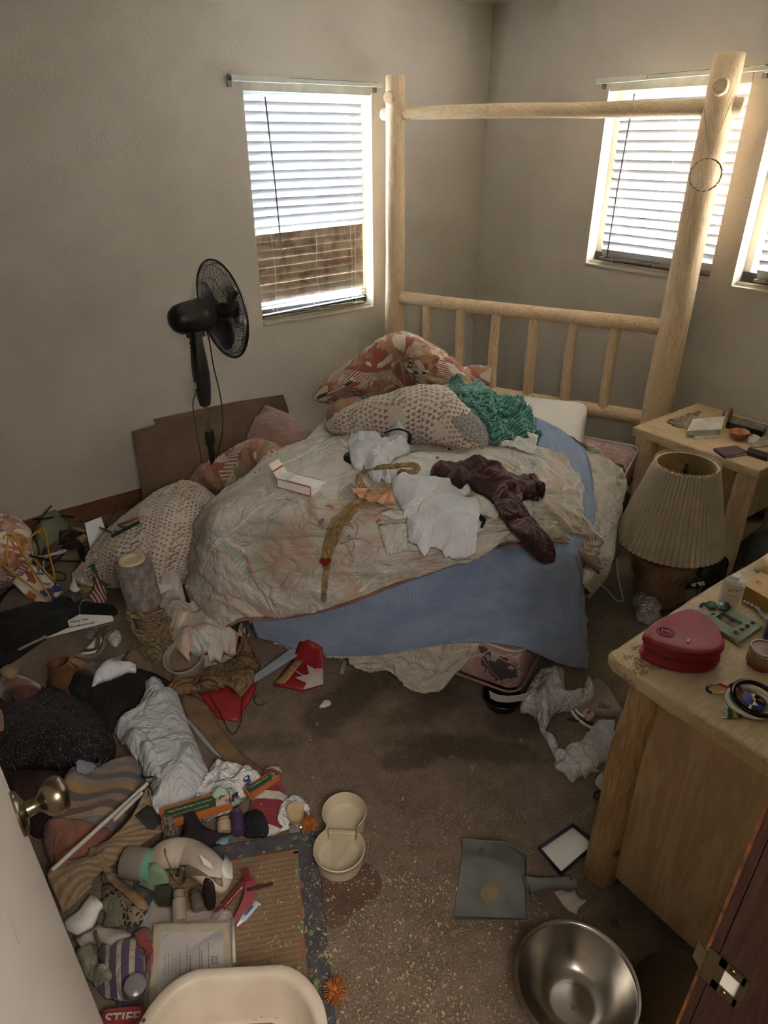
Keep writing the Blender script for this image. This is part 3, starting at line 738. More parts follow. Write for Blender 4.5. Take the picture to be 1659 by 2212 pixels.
# ------------------------------------------------------------------ comforter
cm = M('comforter_print', '#CDBFA9', .9, 0, 'UV', Sheen_Weight=.2)
n1 = cm.noise(2.6, 4, .6); n2 = cm.noise(4.1, 4, .6, stretch=(1, 1.7, 1)); n3 = cm.noise(5.3, 4, .7, stretch=(1.6, 1, 1))
c = cm.mix(n1.smooth(.42, .62), '#CFC8BB', '#BBAD98'); c = cm.mix(n2.smooth(.52, .64)*.75, c, '#C9A692'); c = cm.mix(n3.smooth(.57, .68)*.65, c, '#B39C7C')
c = cm.mix(cm.noise(3.7, 3).smooth(.56, .66)*.5, c, '#B7B4B0')
def stripes(m, a, b, f, n, wd, th_): # short broken bars in patches
    u = m.x*math.cos(a)+m.y*math.sin(a); v = m.y*math.cos(a)-m.x*math.sin(a)
    return ((u*f).fr() < wd)*((n > th_))*((v*(f*.23)).fr() < .55)
c = cm.mix(stripes(cm, .6, 1, 48, cm.noise(3.3, 2, vec=cm.vecof(cm.x+3., cm.y, 0.)), .42, .60)*.8, c, '#8FB3A0')
c = cm.mix(stripes(cm, -.7, 1, 40, cm.noise(3.0, 2, vec=cm.vecof(cm.x, cm.y+7., 0.)), .4, .61)*.75, c, '#B98468')
li = lambda a, f, o: (((cm.x*math.cos(a)+cm.y*math.sin(a))*f+o+(cm.noise(9, 3)-.5)*.12).fr()-.5).ab() < .022
c = cm.mix(((li(.75, 3.1, .2)).mx(li(-.75, 3.1, .6)))*((cm.noise(1.6, 2)) > .5)*.8, c, '#E4DDCE')
cm.base(c); cm.crease(5, .6, .016); cm.bump(cm.noise(55, 4), .25, .004)
crow = [[(585, 1000, .50), (640, 965, .60), (720, 945, .64), (800, 935), (900, 935), (1000, 945), (1100, 955), (1180, 970), (1215, 1000, .63)],
        [(505, 1062, .48), (560, 1025, .62), (660, 1000), (780, 990), (900, 990), (1010, 1000), (1120, 1010), (1210, 1030), (1255, 1070, .60)],
        [(445, 1115, .42), (505, 1075, .61), (610, 1055), (740, 1045), (880, 1050), (1010, 1055), (1130, 1065), (1225, 1085), (1282, 1125, .56)],
        [(418, 1175, .28), (466, 1120, .58), (560, 1105), (700, 1100), (860, 1110), (1000, 1110), (1130, 1115), (1225, 1125), (1286, 1165, .54)],
        [(410, 1240, .16), (455, 1190, .45), (550, 1170), (700, 1165), (860, 1165), (1010, 1155), (1130, 1140), (1220, 1145, .645), (1290, 1200, .52)],
        [(418, 1300, .07), (480, 1270, .30), (560, 1255), (700, 1235), (860, 1215), (1010, 1180), (1140, 1155), (1222, 1158, .645), (1292, 1218, .50)],
        [(465, 1370, .05), (520, 1335, .17), (610, 1330), (730, 1305), (870, 1252), (1010, 1203), (1140, 1170), (1222, 1168, .64), (1293, 1232, .49)]]
o = net('comforter', bnet(crow, .058), cm.m, th=.03, res=.012, fold=[(.024, .30, .5, 2.2), (.011, .12, 1.0, 3.2), (.003, .05, .2, 2.)], rough_edge=.004, seed=21, floor=.005)
tag(o, 'faded peach and beige print comforter rumpled across the bed', 'comforter'); support(o); COMF = o
def edge_tube(rowpx, off, r, m, nm, par, dz=0.):
    pts = bezier([onbed(p, off) + Vector((0, 0, dz)) for p in rowpx], 8); return G().tube(pts, r, 8).out(nm, m, par, True)
edge_tube([(p[0], p[1]+5)+tuple(p[2:]) for p in crow[-1]], .036, .006, mat('#9C6F60', .9), 'hem_piping', COMF)
# ================================================================== standing fan
def rot_about(p, c, ang): return c+Matrix.Rotation(ang, 3, 'Z')@(p-c)
mc = D(417, 684, 3.0); fax = Vector((math.sin(math.radians(85)), math.cos(math.radians(85)), .06)).normalized(); fside = fax.cross(Zh).normalized(); fup = fside.cross(fax)
FB = mat('#1C1B19', .42, var=.15); FG = mat('#232220', .4, .3, var=.1); FBL = mat('#3B3A38', .35, var=.1, Transmission_Weight=.25)
fan = empty('pedestal_fan', 'black pedestal fan with a round wire grille standing by the far wall', 'fan', (mc.x, mc.y, 0))
bx, by = mc.x, mc.y
G().lathe([(0, 0), (.20, 0), (.205, .012), (.19, .022), (.06, .04), (.03, .06), (.022, .09), (0, .09)], (bx, by, 0), seg=40).out('base', FB, fan, True, 40)
G().lathe([(.0155, .05), (.0155, .46), (.019, .465), (.024, .475), (.024, .52), (.02, .54), (0, .54)], (bx, by, 0), seg=20).out('pole', FB, fan, True, 40)
G().lathe([(.009, .5), (.009, .72), (0, .72)], (bx, by, 0), seg=14).out('inner_pole', mat('#B9B4AA', .25, 1.), fan, True, 40)
R = Matrix((fax, fside, fup)).transposed()
def sec(z, w, dpt, dx=0.):  # rounded-rectangle section
    c = Vector((bx, by, z))+fax*dx; out = []
    for k in range(20):
        a = 2*math.pi*k/20; ca, sa = math.cos(a), math.sin(a); n = 3.
        r = (abs(ca)**n+abs(sa)**n)**(-1/n); out.append(c+fax*(ca*r*dpt)+fside*(sa*r*w))
    return out
cb = G().rings([sec(.67, .024, .022), sec(.70, .03, .028), sec(.76, .036, .034), sec(.82, .038, .036), sec(.88, .034, .034), sec(.95, .027, .028), sec(1.0, .026, .026), sec(1.03, .026, .026)]).out('control_column', FB, fan, True, 50)
G().box(Vector((bx, by, .775))-fax*.037-fside*.012*0, (.002, .02, .03), rot=R).out('rating_label', PAPER, cb)
for k in range(3): G().lathe([(0, 0), (.007, .0), (.006, .006), (0, .007)], Vector((bx, by, .93+.02*k))-fax*.027, -fax, 12).out('speed_button', FG, cb)
mot = G().lathe([(0, -.115), (.022, -.112), (.045, -.10), (.062, -.075), (.068, -.04), (.07, 0), (.07, .03), (.074, .034), (.074, .05), (.066, .054), (.06, .085), (.03, .1), (0, .1)], mc, fax, 32).out('motor_housing', FB, fan, True, 50)
G().box(mc-Zh*.06, (.07, .05, .06), rot=R).lathe([(0, -.035), (.018, -.035), (.018, .035), (0, .035)], mc-Zh*.07, fside, 16).out('tilt_joint', FB, fan, True, 40)
gc = mc+fax*.145; GR = .218
def ringp(r, dx): return [gc+fax*dx+(fside*math.cos(a)+fup*math.sin(a))*r for a in [2*math.pi*k/48 for k in range(48)]]
G().tube(ringp(GR, 0), .0048, 8, closed=True).out('grille_rim', FB, fan, True)
def dome(sgn, dep, nw, name, tw):
    g = G()
    for k in range(nw):
        a0 = 2*math.pi*k/nw; pts = []
        for i in range(9):
            t = i/8; r = .035+(GR-.035)*t; a = a0+tw*(1-t)*.55; dx = sgn*dep*(1-t**2.6)
            pts.append(gc+fax*dx+(fside*math.cos(a)+fup*math.sin(a))*r)
        g.tube(pts, .0011, 4, cap=False)
    for rr in (.09, .15, .2): g.tube(ringp(rr, sgn*dep*(1-((rr-.035)/(GR-.035))**2.6)), .0012, 4, closed=True)
    o = g.out(name, FG, fan, True)
    G().lathe([(0, 0), (.04, 0), (.038, .008), (0, .012)], gc+fax*sgn*dep, fax*sgn, 24).out('grille_cap', FB, o, True, 40)
dome(1, .062, 96, 'front_grille', 1.); dome(-1, .055, 96, 'rear_grille', -1.)
for k in range(3):
    g = G(); a0 = 2*math.pi*(k/3+.04); rows = []; n = 12
    for i in range(n+1):
        t = i/n; r = .03+.155*t; half = .55*math.sin(math.pi*min(1, t*.9+.16))**.6*(1-.25*t); rows.append([(r, a0+s*half*1.05+.25*t, s) for s in (-1, -.6, -.2, .2, .6, 1)])
    V = [gc+(fside*math.cos(a)+fup*math.sin(a))*r+fax*(s*.024*(1.1-.4*i/n)) for i, row in enumerate(rows) for (r, a, s) in row]
    m_ = len(rows[0]); Fc = [(i*m_+j, i*m_+j+1, (i+1)*m_+j+1, (i+1)*m_+j) for i in range(n) for j in range(m_-1)]
    nb = len(V); V2 = V+[v+fax*.0025 for v in V]; F2 = Fc+[tuple(nb+q for q in reversed(f)) for f in Fc]
    for i in range(n): F2 += [(i*m_, (i+1)*m_, nb+(i+1)*m_, nb+i*m_), ((i+1)*m_-1, (i+2)*m_-1, nb+(i+2)*m_-1, nb+(i+1)*m_-1)][:2]
    for j in range(m_-1): F2 += [(j, j+1, nb+j+1, nb+j), (n*m_+j, n*m_+j+1, nb+n*m_+j+1, nb+n*m_+j)]
    o = mk('fan_blade', V2, F2, FBL, fan); fixn(o)
G().lathe([(0, -.02), (.03, -.02), (.034, .0), (.03, .022), (0, .03)], gc, fax, 24).out('blade_hub', FB, fan, True, 40)
def cable(name, label, pts, r, m, cat='cord', group=None, sup=False, n=8, parent=None):
    g = G().tube(bezier(pts, n), r, 8)
    if parent is not None: return g.out(name, m, parent, True)
    return T(g, name, label, cat, m, group, sup=sup)
dpt = 3.0
cable('power_cord', None, [mc-Zh*.06+fax*.05, D(452, 735, 3.02), D(461, 790, 3.02), D(475, 850, 3.02), D(481, 900, 3.05), D(479, 945, 3.08), D(467, 990, 3.1)], .0032, FB, parent=fan)
cable('cord_loop', None, [D(422, 850, 3.02), D(417, 870, 3.03), D(419, 900, 3.03), D(430, 960, 3.05), D(436, 1000, 3.05)], .0028, FB, parent=fan)
# ================================================================== nightstand
NS = empty('nightstand', 'pale pine nightstand with a thick top and log legs against the right wall', 'nightstand', (3.05, 1.43, 0))
nx0, nx1, ny0, ny1, nz = 2.775, 3.335, 1.115, 1.735, .555
NB = wood('nightstand_board', '#C9AE86', '#A98B62', 'Y', knots=False)
o = G().rbox(((nx0+nx1)/2, (ny0+ny1)/2, nz-.022), (nx1-nx0, ny1-ny0, .044), r=.008).out('top_board', NB, NS, False); support(o)
for x in (nx0+.065, nx1-.065):
    for y in (ny0+.07, ny1-.07): log((x, y, 0), (x, y, nz-.045), .047, .042, seed=int(x*90+y*50), n=6, seg=16).out('leg', LOG['Z'], NS, True, 50)
G().box((nx0+.075, (ny0+ny1)/2, .37), (.018, ny1-ny0-.16, .26)).out('side_panel', PLY, NS)
G().box(((nx0+nx1)/2, ny0+.075, .37), (nx1-nx0-.16, .018, .26)).out('drawer_front', PLY, NS)
G().box(((nx0+nx1)/2, ny1-.075, .37), (nx1-nx0-.16, .018, .26)).out('back_panel', PLY, NS)
log((nx0+.065, ny0+.09, .09), (nx0+.065, ny1-.09, .09), .03, .028, seed=71, n=5, seg=12).out('stretcher', LOG['Y'], NS, True, 50)
G().box(((nx0+nx1)/2, (ny0+ny1)/2, .1), (nx1-nx0-.16, ny1-ny0-.16, .018)).out('shelf', PLY, NS)
# ================================================================== dresser in the foreground
dx0, dx1, dy0, dy1, dz = 1.10, 2.45, .16, .655, .75
DS = empty('dresser', 'pale pine dresser with a thick live-edge top in the right foreground', 'dresser', (1.7, .42, 0))
DT = M('scratched_pine_top', '#CDB68C', .5); nn = DT.noise(2.4, 4, .6, stretch=(1, 7, 7), dist=1.5); w_ = ((nn*7).fr()-.5).ab()
c = DT.mix(w_.smooth(0, .5)*.55, '#CDB68E', '#B0966B'); c = DT.mix(DT.noise(5, 4).smooth(.45, .7)*.3, c, '#DCCDB0')
sc_ = (((DT.x*31+DT.y*22+DT.noise(6, 3)*6).fr()-.5).ab() < .03)*(DT.noise(9, 2) > .58); c = DT.mix(sc_*.5, c, '#86694A')
wx, wy = 1.165-1.7, .59-.42
dd = ((DT.x-wx)*(DT.x-wx)*130+(DT.y-wy)*(DT.y-wy)*420).pw(.5)
c = DT.mix((1.-dd.smooth(.7, 1.1))*(DT.noise(70, 3, .8) > .53)*.75, c, '#7A5230'); DT.base(c); DT.bump(nn, .2, .002)
g = G(); top = []; nseg = 60
def edgew(t, s): return .006*float(vn(t*5, 1.3, s))+.003*float(vn(t*14, 4, s))
loop = [(dx0+edgew(k/20, 3)+(.018 if k in (0, 20) else 0), dy1-(dy1-dy0)*k/20) for k in range(21)]+[(dx1, dy0), (dx1, dy1)]+[(dx1-(dx1-dx0)*k/30, dy1+edgew(k/30, 9)) for k in range(1, 30)]
rings = []
cx_, cy_ = (dx0+dx1)/2, (dy0+dy1)/2
for z, ins in ((dz-.045, .012), (dz-.036, .002), (dz-.014, 0), (dz-.004, .004), (dz, .010)):
    rings.append([Vector((x+(ins if x < cx_ else -ins)*(1 if abs(x-cx_) > .6 else 0), y+(ins if y < cy_ else -ins)*(1 if abs(y-cy_) > .2 else 0), z)) for x, y in loop])
o = g.rings(rings).out('top_board', DT.m, DS, True, 30); support(o)
for x in (dx0+.058, dx1-.06):
    for y in (dy1-.085, dy0+.07):
        log((x, y, 0), (x, y, dz-.045), .046, .036, seed=int(x*31+y*77), n=10, seg=24).out('leg', LOGD_Z if False else wood('pine_leg', '#B89768', '#8F7048', 'Z'), DS, True, 50)
G().box((dx0+.062, (dy0+dy1)/2-.02, .37), (.016, dy1-dy0-.15, .66)).out('end_panel', PLY, DS)
G().box(((dx0+dx1)/2, dy1-.11, .37), (dx1-dx0-.2, .018, .66)).out('front_panel', PLY, DS)
G().box(((dx0+dx1)/2, dy0+.03, .37), (dx1-dx0-.2, .012, .66)).out('back_panel', PLY, DS)
for r_ in range(3):
    for c_ in range(2):
        dw = (dx1-dx0-.26)/2; xx = dx0+.12+dw/2+c_*(dw+.02); zz = .15+r_*.22
        d_ = G().rbox((xx, dy1-.093, zz), (dw-.01, .02, .2), r=.004).out('drawer', PLY, DS)
        G().lathe([(0, 0), (.008, 0), (.008, .012), (.018, .02), (.016, .03), (0, .034)], (xx, dy1-.083, zz), (0, 1, 0), 16).out('knob', LOG['Y'], d_, True, 50)
# ================================================================== lamp on the floor
lc = Vector((2.40, 1.235, 0)); lamp = empty('table_lamp', 'terracotta table lamp with a pleated cream shade standing on the floor', 'lamp', lc)
TC = M('terracotta', '#9A6848', .85); TC.base(TC.mix(TC.noise(8, 4).smooth(.35, .7), '#9E745A', '#B88E72')); TC.bump(TC.noise(60, 3), .3, .003)
pf = [(0, 0), (.088, 0), (.09, .012), (.094, .04), (.099, .05), (.097, .058), (.104, .09), (.12, .15), (.135, .20), (.142, .23), (.147, .238), (.142, .248), (.146, .27), (.155, .285), (.155, .31), (.146, .318), (.14, .31), (.13, .31), (0, .31)]
G().lathe(pf, lc, seg=48).out('pot_base', TC.m, lamp, True, 50)
# raised zigzag band
g = G(); zz = [lc+Vector((math.cos(2*math.pi*k/48)*(.124 if k % 2 else .134)*1.0, math.sin(2*math.pi*k/48)*(.124 if k % 2 else .134), .145 if k % 2 else .195)) for k in range(48)]
g.tube(zz, .003, 5, closed=True)
for z, r in ((.055, .101), (.243, .149)): g.tube([lc+Vector((math.cos(a)*r, math.sin(a)*r, z+.003*math.sin(a*40))) for a in [2*math.pi*k/160 for k in range(160)]], .004, 5, closed=True)
g.out('raised_band', TC.m, lamp, True)
SH = M('pleated_linen', '#C9BBA0', .9, Subsurface_Weight=.0); SH.base(SH.mix(SH.noise(5, 3).smooth(.3, .7), '#BFB096', '#D0C3AA')); SH.bump(SH.noise(220, 2), .3, .002)
npl = 58; seg = npl*6; g = G(); zb, zt, rb, rt = .30, .645, .214, .118; rings = []
def shr(t, a, inn=0.): 
    r = rb+(rt-rb)*t; return r+(.0085*abs(math.cos(a*npl/2))**.7-.002)*(1 if not inn else 0)-inn
for t in (0, .02, .25, .5, .75, .97, 1.):
    rings.append([lc+Vector((math.cos(a)*shr(t, a), math.sin(a)*shr(t, a), zb+(zt-zb)*t)) for a in [2*math.pi*k/seg for k in range(seg)]])
for t in (1., .5, 0.):
    rings.append([lc+Vector((math.cos(a)*shr(t, a, .006), math.sin(a)*shr(t, a, .006), zb+(zt-zb)*t)) for a in [2*math.pi*k/seg for k in range(seg)]])
shd = g.rings(rings, cap=False, closed=True).out('lamp_shade', [SH.m][0], lamp, True, 60)
G().lathe([(rt-.006, 0), (rt-.008, 0), (rt-.008-.0, .0)], lc) if False else None
li_ = mat('#8A6A3C', .7)
G().lathe([(rt-.0075, .345), (rb-.0075, .0), (rb-.009, .0), (rt-.009, .345)], lc+Zh*zb, seg=64, closed=True).out('shade_lining', li_, shd, True)
g = G(); nl = 60
for k in range(nl):
    a0 = 2*math.pi*k/nl; r0 = rt+.002
    g.tube([lc+Vector((math.cos(a0+d)*(r0+o_), math.sin(a0+d)*(r0+o_), zt+h_)) for d, o_, h_ in ((-.042, .001, -.004), (-.03, .003, .008), (0, .004, .012), (.03, .003, .008), (.042, .001, -.004))], .0013, 5)
g.out('scalloped_trim', mat('#D6C9AE', .9), shd, True)
g = G(); g.lathe([(0, .0), (.012, 0), (.012, .03), (.006, .035), (.009, .045), (.009, .055), (0, .06)], lc+Zh*(zt-.05), seg=16)
g.out('finial', mat('#3A3226', .4, .6), lamp, True, 40)
g = G()
for k in range(3):
    a = 2*math.pi*k/3+.5; g.tube([lc+Zh*(zt-.04), lc+Vector((math.cos(a)*(rt-.01), math.sin(a)*(rt-.01), zt-.012))], .0016, 6)
g.out('shade_spider', BRASS, lamp, True)
G().tube([lc+Zh*.31, lc+Zh*(zt-.05)], .006, 10).lathe([(0, 0), (.016, 0), (.016, .05), (0, .055)], lc+Zh*.42, seg=16).out('stem', BRASS, lamp, True, 40)
# ================================================================== patterned pillow fabrics
def tri(m, U, V, fu, fv, off=0.):
    """rows of solid triangles"""
    row = (V*fv).fl(); u = (U*fu+row*.37+off).fr(); v = (V*fv).fr()
    return ((u-.5).ab() < (v*.42))*(v < .86)*(v > .12)
def sham_small():
    m = M('small_motif_print', '#D9CFC0', .9, 0, 'UV', Sheen_Weight=.2)
    j = (m.noise(14, 2)-.5)*.018; U = m.x+j; V = m.y-j; kind = (V*17).fl().mod(3.)
    t1 = tri(m, U, V, 52, 51); t2 = tri(m, U+.01, V*-1., 44, 51, .3)
    bars = ((U*24+(V*17).fr()*1.6).fr() < .3)*((V*17).fr() > .15)*((V*17).fr() < .85)
    f = (kind < .5)*t1; f = f.mx((kind > .5)*(kind < 1.5)*t2); f = f.mx((kind > 1.5)*bars.mx(t1)*(m.noise(11, 2) > .42))
    f = f*(m.noise(26, 3) > .36)
    c = m.mix(m.noise(5, 3).smooth(.3, .7), '#D3C8B7', '#DDD4C6'); c = m.mix(f*.85, c, m.mix(m.noise(9, 2) > .5, '#8E5F50', '#A08466'))
    m.base(c); m.crease(7, .5); m.bump(m.noise(90, 3), .2, .003); return m.m
def sham_rose(name='rose_print', a='#9C5A49', b='#B58A6C', d='#C7B397'):
    m = M(name, a, .9, 0, 'UV', Sheen_Weight=.2)
    n = m.noise(5.2, 4, .6, stretch=(1, 2, 1)); c = m.mix(n.smooth(.45, .56), a, b); c = m.mix((m.noise(4.4, 4, .6, stretch=(2, 1, 1)) > .56), c, d)
    big = tri(m, m.x, m.y, 7, 9)*(m.noise(3.5, 2) > .5); c = m.mix(big*.8, c, '#DED2BF')
    band = ((m.x*.8+m.y*.6)*5.3).fr(); inb = (band > .6)*(band < .9)*(m.noise(2.6, 2) > .46)
    z = ((m.x*.6-m.y*.8)*60+band*6).fr(); c = m.mix(inb*(z < .5)*.85, c, '#E2D8C8')
    sp = m.vor(13) < .17; c = m.mix(sp*.9, c, '#E6DDD0')
    m.base(c); m.crease(7, .5); m.bump(m.noise(80, 3), .2, .003); return m.m
SMALL = sham_small(); ROSE = sham_rose(); ROSE2 = sham_rose('rose_print_tan', '#A86450', '#B08F6E', '#A2906F')
PIP = M('triangle_piping', '#26423F', .8, 0, 'Object'); PIP.base(PIP.mix(((PIP.x+PIP.y)*38).fr() < .45, '#26423F', '#B9B59B')); PIP = PIP.m
def pil(name, rows, m, label, puff, fold, seed, piping=None, sup=True, res=.013, cat='pillow', group=None, th=.012):
    o = net(name, [[P(*p) for p in r] for r in rows], m, th=th, res=res, fold=fold, puff=puff, seed=seed); tag(o, label, cat, group)
    if piping: G().tube(bezier([P(*p) for p in piping], 8), .0065, 8).out('piping', PIP, o, True)
    if sup: support(o)
    return o
# behind the headboard
q0, q1 = P(985, 800, .72), P(1060, 792, .72)
o = net('pillow', [[Vector((q0.x, q0.y, .40)), Vector((q0.x*.5+q1.x*.5, q0.y*.5+q1.y*.5, .38)), Vector((q1.x, q1.y, .40))], [q0-Zh*.15, (q0+q1)/2-Zh*.15, q1-Zh*.15], [q0+Zh*.0, (q0+q1)/2+Zh*.015, q1+Zh*.0]], ROSE2, th=.02, puff=(.05, .5), fold=[(.006, .1, 0, 2)], seed=2)
tag(o, 'tan and rose print pillow showing between the headboard spindles', 'pillow')
# big folded rose sham at the head, tent-like
rows = [[(690, 866, .665), (775, 872, .66), (870, 868, .66), (960, 862, .67), (1045, 868, .67)],
        [(678, 863, .70), (785, 846, .735), (872, 838, .745), (950, 838, .74), (1050, 862, .70)],
        [(676, 861, .72), (775, 818, .83), (865, 765, .92), (925, 805, .85), (1055, 860, .71)],
        [(680, 855, .73), (785, 778, .90), (870, 741, .975), (955, 783, .88), (1058, 855, .72)],
        [(705, 845, .72), (800, 785, .83), (885, 752, .88), (965, 795, .80), (1050, 850, .71)],
        [(740, 850, .66), (810, 820, .66), (880, 800, .66), (960, 820, .66), (1030, 850, .66)]]
pil('pillow_sham', rows, ROSE, 'large rose and cream print pillow folded into a peak against the headboard', (.035, .6), [(.014, .09, .4, 2.5), (.005, .03, .4, 2)], 33,
    [(676, 862, .735), (735, 838, .80), (795, 803, .865), (850, 765, .925), (880, 762, .935), (886, 785, .90), (884, 801, .875), (925, 806, .855), (955, 804, .845), (975, 828, .80), (990, 842, .77), (1052, 862, .71)])
o = pil('pillow', [[(722, 890, .66), (745, 872, .70), (775, 862, .72)], [(708, 905, .66), (740, 885, .72), (790, 872, .73)], [(712, 918, .66), (745, 905, .69), (800, 900, .70)]], ROSE2,
    'corner of a pale rose print pillow sticking out under the white and brown one', (.03, .5), [(.008, .06, 0, 2)], 35)
rows = [[(725, 905, .70), (775, 874, .74), (860, 852, .80), (940, 837, .84), (985, 866, .80), (1035, 905, .74)],
        [(708, 915, .685), (775, 898, .75), (860, 882, .81), (945, 872, .84), (1000, 905, .79), (1050, 935, .72)],
        [(705, 924, .67), (780, 922, .70), (860, 925, .73), (940, 930, .75), (1000, 945, .73), (1052, 962, .68)],
        [(715, 928, .655), (790, 928, .66), (860, 935, .66), (940, 950, .66), (1000, 965, .66), (1045, 970, .66)]]
pil('pillow_sham', rows, SMALL, 'white pillow with small brown triangle print slumped below the peaked rose pillow', (.045, .55), [(.010, .11, .3, 2.5), (.004, .035, .3, 2)], 37,
    [(708, 926, .672), (780, 925, .70), (830, 926, .715), (880, 934, .72), (925, 946, .715), (960, 962, .70), (975, 974, .69)])
# ------------------------------------------------------------------ teal garment, clear bag
TE = M('teal_stripe_knit', '#2E6F62', .6, 0, 'UV', Sheen_Weight=.4); s_ = ((TE.x*70+(TE.noise(5, 2)-.5)*10).fr()-.5).ab()
TE.base(TE.mix(s_.smooth(.1, .3), '#2A6357', '#4F9A86')); TE.crease(9, .7); TE.bump(s_, .4, .003)
o = net('garment', [[P(*p) for p in r] for r in [[(950, 838, .86), (985, 828, .85), (1040, 850, .79), (1085, 866, .73), (1122, 862, .70)], [(962, 858, .85), (1005, 862, .82), (1055, 880, .77), (1100, 890, .72), (1140, 890, .69)], [(985, 878, .82), (1025, 900, .77), (1070, 915, .73), (1110, 922, .70), (1155, 930, .67)], [(1018, 902, .76), (1045, 930, .72), (1080, 945, .70), (1120, 955, .68), (1160, 955, .65)], [(1048, 945, .67), (1065, 960, .66), (1095, 968, .655), (1125, 974, .65), (1155, 973, .64)]]],
    TE.m, th=.014, res=.007, fold=[(.05, .085, .7, 1.8), (.012, .035, 1.2, 2.)], puff=(.03, .5), rough_edge=.012, seed=41)
tag(o, 'crumpled teal striped garment beside the slumped pillow near the headboard', 'garment'); support(o)
CLR = M('clear_plastic', '#F4F6F8', .08, Alpha=.28); CLR.b.inputs['Specular IOR Level'].default_value = .9; CLR.crease(22, 1., .02); CLR = CLR.m
MILKY = M('milky_plastic', '#F2F0EE', .25, Alpha=.86); MILKY.crease(14, .7, .014); MILKY = MILKY.m
HP('plastic_bag', [(985, 885), (1015, 890), (1045, 925), (1055, 955), (1035, 965), (1000, 930), (975, 905)], CLR, 'small clear plastic bag squashed between white pillow and teal garment', 'bag', h=.03, edge=.03, fold=[(.03, .03, .5, 1.5)], seed=43, res=.006)
# ------------------------------------------------------------------ cloths on the comforter
WH = cloth('#E6E7EA', 350, b=.12, var=.04); WH2 = cloth('#DFDDD0', 380, b=.15, var=.05); NAP = cloth('#D8D6C9', 150, b=.5, var=.05)
BK = cloth('#17171A', 300, var=.2)
HP('garment', [(742, 990), (758, 975), (790, 985), (800, 1000), (770, 1003)], BK, 'scrap of black fabric under the crumpled white blouse on the left', 'garment', h=.02, edge=.02, fold=(.01, .03, 0, 1.5), seed=44)
HP('cloth', [(790, 1010), (850, 985), (930, 975), (1010, 985), (1030, 1000), (980, 1020), (880, 1035), (800, 1030)], WH2, 'flat white cloth lying in the middle of the bed under the straw swag', 'cloth', h=.008, edge=.01, fold=(.012, .1, .3, 2.5), seed=46)
HP('garment', [(752, 950), (775, 925), (812, 912), (838, 930), (858, 950), (882, 958), (885, 975), (850, 985), (842, 1005), (848, 1040), (815, 1028), (790, 1010), (760, 985)], WH,
   'crumpled thin white blouse at the left of the pile on the bed', 'garment', h=.06, edge=.06, fold=[(.05, .10, 1.2, 2.), (.014, .035, .4, 2.)], seed=47, res=.007, cap=.045)
g = G().tube(bezier([hit(835, 935, .02), hit(862, 930, .05), hit(880, 938, .05), hit(878, 958, .02)], 6), .009, 8, flat=.35)
T(g, 'strap', 'black band looping out behind the white blouse', 'strap', mat('#151517', .6))
CHK = M('checked_napkin', '#D8D5C6', .9, 0, 'UV'); q = (((CHK.x*28).fr() < .06).mx((CHK.y*28).fr() < .06))*(CHK.noise(6, 2) > .52); CHK.base(CHK.mix(q*.4, '#DAD7C9', '#9A978C')); CHK.bump(CHK.noise(80, 2), .3, .003)
o = net('napkin', [[onbed(p, .0)+Zh*h for p, h in r] for r in [[((960, 935), .12), ((990, 925), .14), ((1015, 930), .13), ((1040, 945), .11)], [((940, 960), .11), ((985, 958), .13), ((1025, 960), .13), ((1062, 968), .10)], [((918, 985), .095), ((965, 985), .10), ((1020, 985), .10), ((1072, 988), .085)]]], CHK.m, th=.003, res=.008, fold=[(.012, .08, .3, 2.5)], seed=50)
tag(o, 'stiff white checked cloth fanned up behind the brown velvet garment', 'cloth'); support(o)
o = net('napkin', [[onbed(p, .0)+Zh*h for p, h in r] for r in [[((1082, 968), .10), ((1118, 975), .10), ((1158, 985), .09)], [((1078, 992), .095), ((1115, 995), .095), ((1154, 1000), .085)], [((1078, 1005), .085), ((1110, 1010), .085), ((1150, 1022), .075)]]], WH2, th=.003, res=.007, fold=[(.010, .05, .3, 2.5)], seed=52)
tag(o, 'white cloth with a fine border curled up between teal garment and velvet', 'cloth'); support(o)
HP('cloth', [(815, 1132), (870, 1128), (960, 1150), (1035, 1120), (1045, 1145), (960, 1180), (880, 1205), (838, 1214), (828, 1180)], NAP, 'off-white linen napkin lying flat under the big white shirt', 'cloth', h=.008, edge=.006, fold=(.006, .08, .3, 2.5), seed=53, closed=False)
HP('cloth', [(1035, 1070), (1082, 1105), (1072, 1118), (1040, 1112), (1030, 1140), (1020, 1100)], NAP, 'folded white cloth corner beside the velvet sleeve', 'cloth', h=.02, edge=.012, fold=(.006, .05, .3, 2.5), seed=54, closed=False)
HP('cloth', [(818, 1105), (850, 1098), (880, 1112), (850, 1122)], WH2, 'small white cloth tip left of the big white shirt', 'cloth', h=.014, edge=.015, fold=(.006, .04, .3, 2.5), seed=55)
# orange paper fan
g = G(); c0 = hit(845, 1055, .03)
for k in range(10):
    a = math.radians(150+k*9); g.prism([c0, c0+Vector((math.cos(a)*.14, math.sin(a)*.14, .01+.008*(k % 2))), c0+Vector((math.cos(a+.15)*.14, math.sin(a+.15)*.14, .018-.008*(k % 2)))], (0, 0, .0015))
T(g, 'paper_fan', 'pleated pink and orange paper under the straw swag and white shirt', 'paper', mat('#C98F70', .8, var=.15), smooth=False, auto=None)
HP('shirt', [(845, 1030), (880, 1024), (930, 1026), (985, 1035), (1012, 1042), (1015, 1058), (1000, 1070), (1035, 1085), (1038, 1110), (1030, 1150), (1028, 1188), (1008, 1200), (970, 1192), (925, 1180), (885, 1168), (880, 1130), (865, 1090), (848, 1060)], WH,
   'large thin white shirt spread over the front middle of the bed', 'shirt', h=.045, edge=.05, fold=[(.03, .14, 1.1, 2.5), (.010, .05, .4, 2.5)], seed=57, res=.008)
